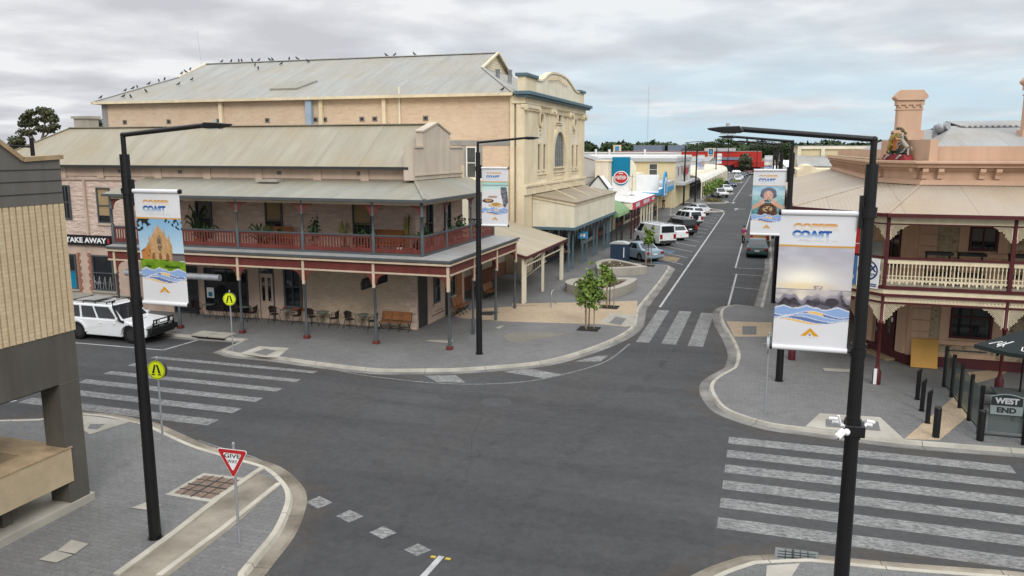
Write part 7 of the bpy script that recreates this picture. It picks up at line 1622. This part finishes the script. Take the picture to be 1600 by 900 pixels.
# ================================================================ vehicles
def car(name, label, L_, W_, style, paint, loc, rz, group='vehicles parked along the street', wr=.32, extras=()):
    t = thing(name, label, 'car' if style not in ('van', 'ute') else ('van' if style == 'van' else 'pickup'), (loc[0], loc[1], RZ), rz, group)
    S = {'sedan': dict(top=[(-.5, .42), (-.495, .62), (-.47, .9), (-.30, .95), (.19, .93), (.44, .76), (.49, .66), (.5, .42)], gr=.2, cab=(-.36, .27, -.2, .06, .93, 1.43)),
         'suv': dict(top=[(-.5, .48), (-.5, .8), (-.49, 1.05), (.2, 1.05), (.45, .97), (.49, .8), (.5, .48)], gr=.27, cab=(-.495, .22, -.46, .08, 1.03, 1.72)),
         'wagon': dict(top=[(-.5, .42), (-.495, .7), (-.485, .95), (.2, .94), (.44, .78), (.49, .66), (.5, .42)], gr=.2, cab=(-.48, .26, -.40, .08, .93, 1.46)),
         'van': dict(top=[(-.5, .4), (-.5, .8), (-.495, 1.1), (.42, 1.08), (.48, .95), (.5, .7), (.5, .4)], gr=.25, cab=(-.497, .45, -.48, .29, 1.08, 1.97)),
         'ute': dict(top=[(-.5, .5), (-.5, .95), (-.02, .97), (.2, 1.0), (.45, .95), (.49, .8), (.5, .5)], gr=.3, cab=(-.06, .22, -.02, .1, .98, 1.72))}[style]
    wx = (-.30, .315) if style != 'van' else (-.28, .33); hw = W_ / 2
    top = [(x * L_, z) for x, z in S['top']]; g = S['gr']; ar = wr + .055
    bot = []
    for cx in (wx[1] * L_, wx[0] * L_):
        bot += [(cx + ar, g)] + [(cx + ar * cos(k * pi / 8), max(g, wr + (ar) * sin(k * pi / 8))) for k in range(0, 9)] + [(cx - ar, g)]
    poly = top + [(.49 * L_, g + .08), (.45 * L_, g)] + bot + [(-.46 * L_, g), (-.495 * L_, g + .1)]
    # de-duplicate
    pl = [];
    for p in poly:
        if not pl or (abs(p[0] - pl[-1][0]) + abs(p[1] - pl[-1][1])) > 1e-4: pl.append(p)
    MB().prism(pl, lambda a, c, d: (a, d * (1 - .05 * max(0, (c - .6))), c), -hw, hw).build('body', paint, t, local=True, bevel=.045, seg=3, angle=30)
    x0b, x1b, x0t, x1t, zb, zt = S['cab']; x0b *= L_; x1b *= L_; x0t *= L_; x1t *= L_; hb, ht = hw * .95, hw * (.76 if style in ('sedan', 'wagon') else .84)
    cab = [(x0b, -hb, zb), (x1b, -hb, zb), (x1b, hb, zb), (x0b, hb, zb), (x0t, -ht, zt), (x1t, -ht, zt), (x1t, ht, zt), (x0t, ht, zt)]
    mx = (x0t + x1t) / 2
    MB().add(cab, [(0, 1, 5, 4), (1, 2, 6, 5), (2, 3, 7, 6), (3, 0, 4, 7), (4, 5, 6, 7)]).build('cabin', paint, t, local=True, bevel=.05, seg=3)
    C_ = [Vector(p) for p in cab]
    def patch(a, b2, c, d, u0, u1, v0, v1, nm, m_, push=.012):
        P0 = lambda u, v: (a.lerp(b2, u)).lerp(d.lerp(c, u), v)
        n_ = (b2 - a).cross(d - a).normalized(); ctr = Vector((mx, 0, (zb + zt) / 2)); n_ = n_ if n_.dot(a.lerp(c, .5) - ctr) > 0 else -n_
        q = [P0(u0, v0) + n_ * push, P0(u1, v0) + n_ * push, P0(u1, v1) + n_ * push, P0(u0, v1) + n_ * push]
        return MB().quad(*[tuple(p) for p in q]).build(nm, m_, t, local=True)
    patch(C_[1], C_[2], C_[6], C_[5], .07, .93, .08, .92, 'windscreen', 'car_glass'); patch(C_[0], C_[3], C_[7], C_[4], .1, .9, .16 if style != 'van' else .2, .88, 'rear_window', 'car_glass')
    divs = {'sedan': [(.2, .5), (.53, .86)], 'suv': [(.06, .32), (.36, .6), (.635, .93)], 'wagon': [(.08, .33), (.37, .6), (.635, .9)], 'van': [(.76, .95)], 'ute': [(.12, .86)]}[style]
    if 'rear_glass' in extras: divs = [(.1, .36), (.4, .7)] + divs
    for a, b2, c, d in ((C_[0], C_[1], C_[5], C_[4]), (C_[3], C_[2], C_[6], C_[7])):
        for u0, u1 in divs: patch(a, b2, c, d, u0, u1, .1, .86, 'side_window', 'car_glass')
    xf, xr = .5 * L_, -.5 * L_; zl = top[-2][1]; zr_ = top[1][1] + .1
    for s in (-1, 1):
        MB().box(xf - .14, xf + .008, s * hw * .74 - .17, s * hw * .74 + .17, zl - .11, zl + .05).build('headlight', 'lamp_clear', t, local=True, bevel=.02)
        MB().box(xr - .01, xr + .1, s * hw * .78 - .15, s * hw * .78 + .13, zr_ - .08 - (.15 if style in ('van', 'suv') else 0), zr_ + .1 + (.12 if style in ('van', 'suv') else 0)).build('tail_light', 'lamp_red', t, local=True, bevel=.015)
        MB().box(x1b - .25, x1b - .12, s * (hw + .02) - .09, s * (hw + .02) + .09, zb + .03, zb + .17).build('mirror', paint, t, local=True, bevel=.03)
        for hx in ((-.02, .14) if style != 'van' else (.25,)): MB().box(hx * L_ - .09, hx * L_ + .06, s * (hw - .005) - .02, s * (hw - .005) + .02, zb - .17, zb - .13).build('door_handle', paint, t, local=True)
    for x, m_ in ((xf, 'front'), (xr, 'rear')):
        s = 1 if x > 0 else -1
        MB().box(x - (.12 if s > 0 else .05), x + (.05 if s > 0 else .12), -hw * .93, hw * .93, g + .1, g + .3).build('bumper', paint if style in ('sedan', 'wagon') else 'dark_grey', t, local=True, bevel=.04)
        MB().box(x - .008 + s * .012, x + .008 + s * .012, -.19, .19, g + .36, g + .48).build('number_plate', 'sign_white', t, local=True)
    MB().box(xf - .05, xf + .006, -hw * .5, hw * .5, zl - .12, zl + .0).build('grille', 'black', t, local=True)
    MB().box(wx[0] * L_ - .3, wx[1] * L_ + .3, -hw * .8, hw * .8, g - .02, g + .15).build('underbody', 'black', t, local=True)
    for cx in wx:
        for s in (-1, 1):
            c = (cx * L_, s * (hw - .11), wr); prof = [(wr * .62, -.1), (wr * .94, -.11), (wr, -.07), (wr, .07), (wr * .94, .11), (wr * .62, .1)]
            w2 = MB(); n = 18; vs = [(c[0] + r * cos(2 * pi * k / n), c[1] + d, c[2] + r * sin(2 * pi * k / n)) for r, d in prof for k in range(n)]
            w2.add(vs, [(i * n + k, i * n + (k + 1) % n, (i + 1) * n + (k + 1) % n, (i + 1) * n + k) for i in range(5) for k in range(n)], True); wh = w2.build('wheel', 'rubber', t, local=True)
            r2 = MB(); r2.tube([(c[0], c[1] - .085 * 1, c[2]), (c[0], c[1] + .085, c[2])], wr * .63, 16); rim = r2.build('rim', 'rim_dark' if 'dark_rims' in extras else 'rim', wh, local=True)
            r3 = MB()
            for k in range(5): a = 2 * pi * k / 5; r3.beam((c[0] + wr * .22 * cos(a), c[1] + s * .088, c[2] + wr * .22 * sin(a)), (c[0] + wr * .55 * cos(a), c[1] + s * .088, c[2] + wr * .55 * sin(a)), .05, .012, up=(0, 1, 0))
            r3.build('spoke', 'rim_dark' if 'dark_rims' not in extras else 'dark_grey', wh, local=True)
            a2 = MB(); a2.tube([(c[0], s * (hw - .3), c[2]), (c[0], s * (hw - .22), c[2])], ar * .96, 14); a2.build('wheel_well', 'black', t, local=True)
    if 'rack' in extras:
        b = MB(); z = zt + .1
        for y in (-ht * .85, ht * .85): b.tube([(x0t + .15, y, z), (x1t - .1, y, z)], .022, 6)
        for k in range(4): x = x0t + .3 + k * (x1t - x0t - .6) / 3; b.tube([(x, -ht * .85, z), (x, ht * .85, z)], .018, 6); b.box(x - .02, x + .02, -ht * .87, -ht * .83, zt - .01, z); b.box(x - .02, x + .02, ht * .83, ht * .87, zt - .01, z)
        b.build('roof_rack', 'black_metal' if style != 'van' else 'galv', t, local=True)
    if 'tray' in extras: MB().box(-.49 * L_, -.06 * L_, -hw * .82, hw * .82, .985, 1.0).build('tray', 'black', t, local=True)
    if 'spare' in extras: MB().tube([(xr - .14, .15, 1.0), (xr - .01, .15, 1.0)], .34, 16).build('spare_wheel', 'black', t, local=True)
    return t
# near four wheel drive
S4 = car('four_wheel_drive', 'white four wheel drive with roof rack, bull bar and snorkel by the take away shop', 4.95, 1.88, 'suv', 'car_white', (-29.15, 29.95), 0, wr=.42, extras=('rack', 'dark_rims'))
S4.scale = (1, 1, 1.0)
b = MB()
for y in (-.62, -.3, .3, .62): b.tube([(2.62, y, .62), (2.66, y, 1.12)], .032, 8)
b.tube([(2.3, -.95, .72), (2.62, -.72, .72), (2.66, -.6, 1.1), (2.66, .6, 1.1), (2.62, .72, .72), (2.3, .95, .72)], .035, 8); b.box(2.48, 2.72, -.86, .86, .5, .74); b.tube([(2.64, -.7, .92), (2.64, .7, .92)], .028, 8)
b.build('bull_bar', 'black', S4, local=True, bevel=.01)
for y in (-.42, .42): b = MB(); b.tube([(2.66, y, 1.0), (2.74, y, 1.0)], .105, 14); l_ = b.build('spotlight', 'black', S4, local=True); b = MB(); b.tube([(2.742, y, 1.0), (2.746, y, 1.0)], .095, 14); b.build('lens', 'lamp_clear', l_, local=True)
MB().tube([(1.25, -.96, 1.0), (1.05, -.97, 1.06), (.62, -.86, 1.66), (.6, -.86, 1.9), (.72, -.86, 1.92)], [.06, .06, .05, .055, .06], 8).build('snorkel', 'black', S4, local=True)
MB().box(-1.7, -.7, -.55, .55, 1.83, 1.87).build('rack_load', 'concrete_grey', S4, local=True, bevel=.03)
b = MB()
for cx in (-.30 * 4.95, .315 * 4.95):
    for s in (-1, 1):
        for k in range(10): a0 = pi * k / 10; a1 = pi * (k + 1) / 10; b.beam((cx + .52 * cos(a0), s * .955, .42 + .5 * sin(a0)), (cx + .52 * cos(a1), s * .955, .42 + .5 * sin(a1)), .08, .07, up=(0, 1, 0))
b.build('wheel_flare', 'car_white', S4, local=True); MB().box(1.05, 1.55, -.2, .2, 1.02, 1.09).build('bonnet_scoop', 'car_white', S4, local=True, bevel=.03)
HD = radians(128)
def angled(name, label, rx, ry, L_, W_, style, paint, hd=HD, **kw):         # rx, ry: middle of the tail
    return car(name, label, L_, W_, style, paint, (rx + cos(hd) * L_ / 2, ry + sin(hd) * L_ / 2), hd, **kw)
angled('sedan', 'pale blue four door sedan parked at an angle behind the young tree', -8.15, 63.9, 4.75, 1.8, 'sedan', 'car_blue', radians(134))
angled('delivery_van', 'white panel van with roof racks parked at an angle, next to the pale blue sedan', -8.45, 75.0, 4.85, 1.85, 'van', 'car_white', extras=('rack',))
angled('wagon', 'white station wagon half hidden behind the white panel van', -7.75, 80.0, 4.6, 1.78, 'wagon', 'car_white', extras=('rack',))
angled('four_wheel_drive', 'black four wheel drive between the white wagon and the white four wheel drive', -7.3, 85.0, 4.6, 1.85, 'suv', 'car_black')
angled('four_wheel_drive', 'white four wheel drive with dark side windows and a spare wheel on its tail', -7.6, 96.4, 4.9, 1.9, 'suv', 'car_white', extras=('spare', 'dark_rims'), wr=.37)
angled('wagon', 'white wagon parked beyond the white four wheel drive with a spare wheel', -8.0, 106.5, 4.6, 1.8, 'wagon', 'car_white')
angled('sedan', 'silver sedan at the far end of the angled bays', -7.6, 113.4, 4.85, 1.85, 'sedan', 'car_silver')
car('pickup', 'white pickup facing this way beside the white arcade', 5.1, 1.85, 'ute', 'car_white', (-8.4, 158.5), radians(-65), wr=.38, extras=('tray',))
car('hatchback', 'white car parked just past the white pickup at the arcade', 4.4, 1.8, 'wagon', 'car_white', (-8.3, 181), radians(-70))
car('hatchback', 'dark grey car parked along the arcade beyond the white one', 4.4, 1.8, 'wagon', 'car_navy', (-8.6, 205), radians(-60))
for k, (x, y, p_, l) in enumerate(((-8.5, 246, 'car_white', 'white'), (-8.4, 253, 'car_silver', 'silver'), (-8.3, 262, 'car_white', 'white'), (-8.1, 275, 'car_navy', 'navy'), (-7.6, 290, 'car_navy', 'navy'), (-6, 305, 'car_black', 'black'))):
    car('car', 'far %s car at the street end, %s in the row before the red shed' % (l, ('nearest', 'second', 'third', 'fourth', 'fifth', 'last')[k]), 4.5, 1.8, 'wagon' if k % 2 else 'sedan', p_, (x, y), radians(-70))
for k, (x, p_, l) in enumerate(((-21, 'car_yellow', 'yellow'), (-15.5, 'car_white', 'white'), (-10.5, 'car_silver', 'silver'), (-5.5, 'car_red', 'dark red'))):
    car('car', '%s car parked in front of the red shed across the end of the street' % l, 4.5, 1.8, 'wagon', p_, (x, 316), radians(8 * k))
car('sedan', 'dark green sedan parked below the snorkeller banner, seen from behind', 4.7, 1.75, 'sedan', 'car_green', (-.42, 71.0), pi / 2)
car('wagon', 'orange car parked ahead of the dark green sedan', 4.6, 1.8, 'suv', 'car_orange', (-.35, 79.2), pi / 2)
car('car', 'yellow car half hidden behind the snorkeller banner', 4.4, 1.75, 'wagon', 'car_yellow', (-.9, 158), pi / 2); car('car', 'white car parked just beyond the yellow car at right', 4.4, 1.75, 'suv', 'car_white', (-.9, 186), pi / 2)

# ================================================================ people
def skin_graph(name, mat, par, pts, edges, rad, sub=1):
    me = bpy.data.meshes.new(name); me.from_pydata(pts, edges, []); me.materials.append(MATS[mat]); o = bpy.data.objects.new(name, me); COL.objects.link(o); o.parent = par
    md = o.modifiers.new('Skin', 'SKIN'); md.use_smooth_shade = True
    lay = me.skin_vertices[0].data if len(me.skin_vertices) else None
    if lay:
        for i, r in enumerate(rad): lay[i].radius = (r, r * (.8 if i < 4 else 1)); lay[i].use_root = (i == 0)
    if sub: s_ = o.modifiers.new('Sub', 'SUBSURF'); s_.levels = sub; s_.render_levels = sub
    return o
def person(label, x, y, rz, shirt, pants, stride=.18, seated=False, hair='hair', h=1.0):
    t = thing('person', label, 'person', (x, y, 0), rz, 'people on the pavements'); t.scale = (h, h, h)
    hip = .95 if not seated else .5
    f = lambda z: z - (.95 - hip)
    J = [(0, 0, f(.95)), (0, .01, f(1.12)), (0, .02, f(1.32)), (0, .02, f(1.46)), (0, 0, f(1.53)), (0, -.02, f(1.62)), (0, -.02, f(1.72))]
    R = [.13, .125, .14, .09, .055, .085, .08]; E = [(0, 1), (1, 2), (2, 3), (3, 4), (4, 5), (5, 6)]
    SJ, SE, SR = list(J[:4]), [(0, 1), (1, 2), (2, 3)], [.15, .145, .16, .1]; PJ, PE, PR = [(0, 0, f(.98)), (0, 0, f(.92))], [(0, 1)], [.145, .15]
    for s in (-1, 1):
        sw = s * stride; k = len(J)
        el_, ha = ((.2 * s, .02 + sw * .4, f(1.18)), (.2 * s, -.06 - sw * .9, f(.94))) if not seated else ((.22 * s, -.05, f(1.17)), (.16 * s, -.28, f(1.08)))
        J += [(.18 * s, .02, f(1.42)), el_, ha, (ha[0], ha[1] - .03, ha[2] - .09)]; R += [.06, .047, .036, .038]; E += [(3, k), (k, k + 1), (k + 1, k + 2), (k + 2, k + 3)]
        k2 = len(SJ); SJ += [(.18 * s, .02, f(1.42)), el_]; SR += [.078, .065]; SE += [(3, k2), (k2, k2 + 1)]
        k = len(J)
        leg = [(.1 * s, 0, .9), (.1 * s, sw * -.6 - .02, .5), (.1 * s, sw * -1.1 + .05, .09), (.1 * s, sw * -1.1 - .1, .04)] if not seated else [(.1 * s, -.05, .48), (.12 * s, -.45, .5), (.12 * s, -.42, .09), (.12 * s, -.55, .04)]
        J += leg; R += [.09, .065, .045, .04]; E += [(0, k), (k, k + 1), (k + 1, k + 2), (k + 2, k + 3)]
        k2 = len(PJ); PJ += leg[:3]; PR += [.105, .085, .07]; PE += [(1, k2), (k2, k2 + 1), (k2 + 1, k2 + 2)]
    b_ = skin_graph('body', 'skin', t, J, E, R, 2); skin_graph('shirt', shirt, t, SJ, SE, SR); skin_graph('trousers', pants, t, PJ, PE, PR)
    b = MB(); b.ball((0, .0, f(1.72)), (.1, .11, .1), 10, 7); b.build('hair', hair, t, local=True)
    b = MB(); b.ball((0, -.11, f(1.66)), (.015, .02, .02), 6, 4); b.build('nose', 'skin', t, local=True)
    return t
person('person in dark clothes walking away past the pink fascia shop, nearer the road', -14.4, 120.5, .2, 'cloth_dark', 'cloth_dark')
person('person in a grey top and dark trousers walking beside the pink fascia shop posts', -13.8, 106.5, .1, 'cloth_grey', 'cloth_dark')
person('person in black standing behind a teal post under the cream canopy', -14.5, 60.2, .5, 'cloth_dark', 'cloth_dark', .05)
person('person in a pink top standing at the kerb beside the dark green sedan', -1.75, 77.5, 2.8, 'cloth_pink', 'cloth_dark', .08)
for x, y, rz_, s_, l in ((-14.6, 131.5, 1.8, 'cloth_blue', 'seated person in blue at the cafe past the blue canopy shop'), (-13.9, 132.2, -1.6, 'cloth_white', 'seated person in white at the cafe past the blue canopy shop'), (-14.2, 130.3, 2.6, 'cloth_grey', 'seated person in grey, nearest of the three at the cafe past the blue canopy shop')):
    person(l, x, y, rz_, s_, 'cloth_dark', seated=True)
    t = thing('stool', 'dark stool under the person in ' + s_.split('_')[1], 'stool', (x, y, 0), rz_, 'cafe stools past the blue shop'); MB().lathe([(.2, .34), (.2, .38)], n=10).build('seat', 'dark_grey', t, local=True)
    for k in range(4): MB().tube([(.14 * cos(k * pi / 2 + .8), .14 * sin(k * pi / 2 + .8), 0), (.14 * cos(k * pi / 2 + .8), .14 * sin(k * pi / 2 + .8), .34)], .015, 5).build('leg', 'dark_grey', t, local=True)

# ================================================================ pigeons on the theatre roof
def make_bird():
    t = thing('pigeon', 'x', 'bird', (0, 0, 0), 0, 'pigeons on the theatre roof'); t.scale = (1.1, 1.1, 1.1)
    b = MB(); b.tube([(-.2, 0, .06), (-.12, 0, .08), (-.04, 0, .12), (.05, 0, .17), (.08, 0, .23), (.1, 0, .26), (.14, 0, .255)], [.02, .035, .06, .062, .04, .034, .012], 8); b.tube([(0, .02, .1), (.01, .02, 0)], .01, 4); b.tube([(0, -.02, .1), (.01, -.02, 0)], .01, 4)
    b.build('body', 'pigeon', t, local=True); return t
def on_roof(x, y): return ER + (RR - ER) * (y - 53.8) / (RY - 53.8) + .02
hipP = lambda k: (X0 + (G0 - X0) * k, 53.8 + (yl - 53.8) * k, ER + (GH - ER) * k + .07)
bp = [(hipP(k), 'on the left hip of the roof') for k in (.08, .36, .45, .5, .64, .76, .83)] + [((G0, yl + (RY - yl) * k, GH + (RR - GH) * k + .1), 'on the slanting gable edge') for k in (.12, .25, .42)]
bp += [((x, RY, RR + .06), 'on the ridge') for x in (-47.6, -46.6, -45.8, -45.5, -44.4, -43.7, -42.6, -42.3, -40.6, -39.8, -31.2, -30.4, -28.6)]
bp += [((x, y, on_roof(x, y)), 'on the roof slope') for x, y in ((-50.6, 54.6), (-49.8, 54.5), (-47.4, 57.4), (-47.0, 58.6), (-43.2, 62.2), (-42.2, 61.2), (-40.6, 62.3), (-38.3, 62.8), (-49.4, 55.8))]
bp.append(((-17.7, 54.0, ER + .12), 'on the gutter beside the cream front'))
b0 = make_bird(); rnd = random.Random(4); cnt = {}
names = ('leftmost', 'second', 'third', 'fourth', 'fifth', 'sixth', 'seventh', 'eighth', 'ninth', 'tenth', 'eleventh', 'twelfth', 'thirteenth')
for k, (p, wh) in enumerate(sorted(bp, key=lambda q: q[0][0])):
    i = cnt.get(wh, 0); cnt[wh] = i + 1; l = 'dark pigeon perched %s, %s from the left' % (wh, names[i]) if i else 'dark pigeon perched %s, leftmost' % wh
    if wh.startswith('on the gutter'): l = 'dark pigeon perched ' + wh
    if k == 0: b0.location = p; b0['label'] = l; b0.rotation_euler = (0, 0, .4)
    else: dup(b0, p, rnd.uniform(0, 6.28), l)
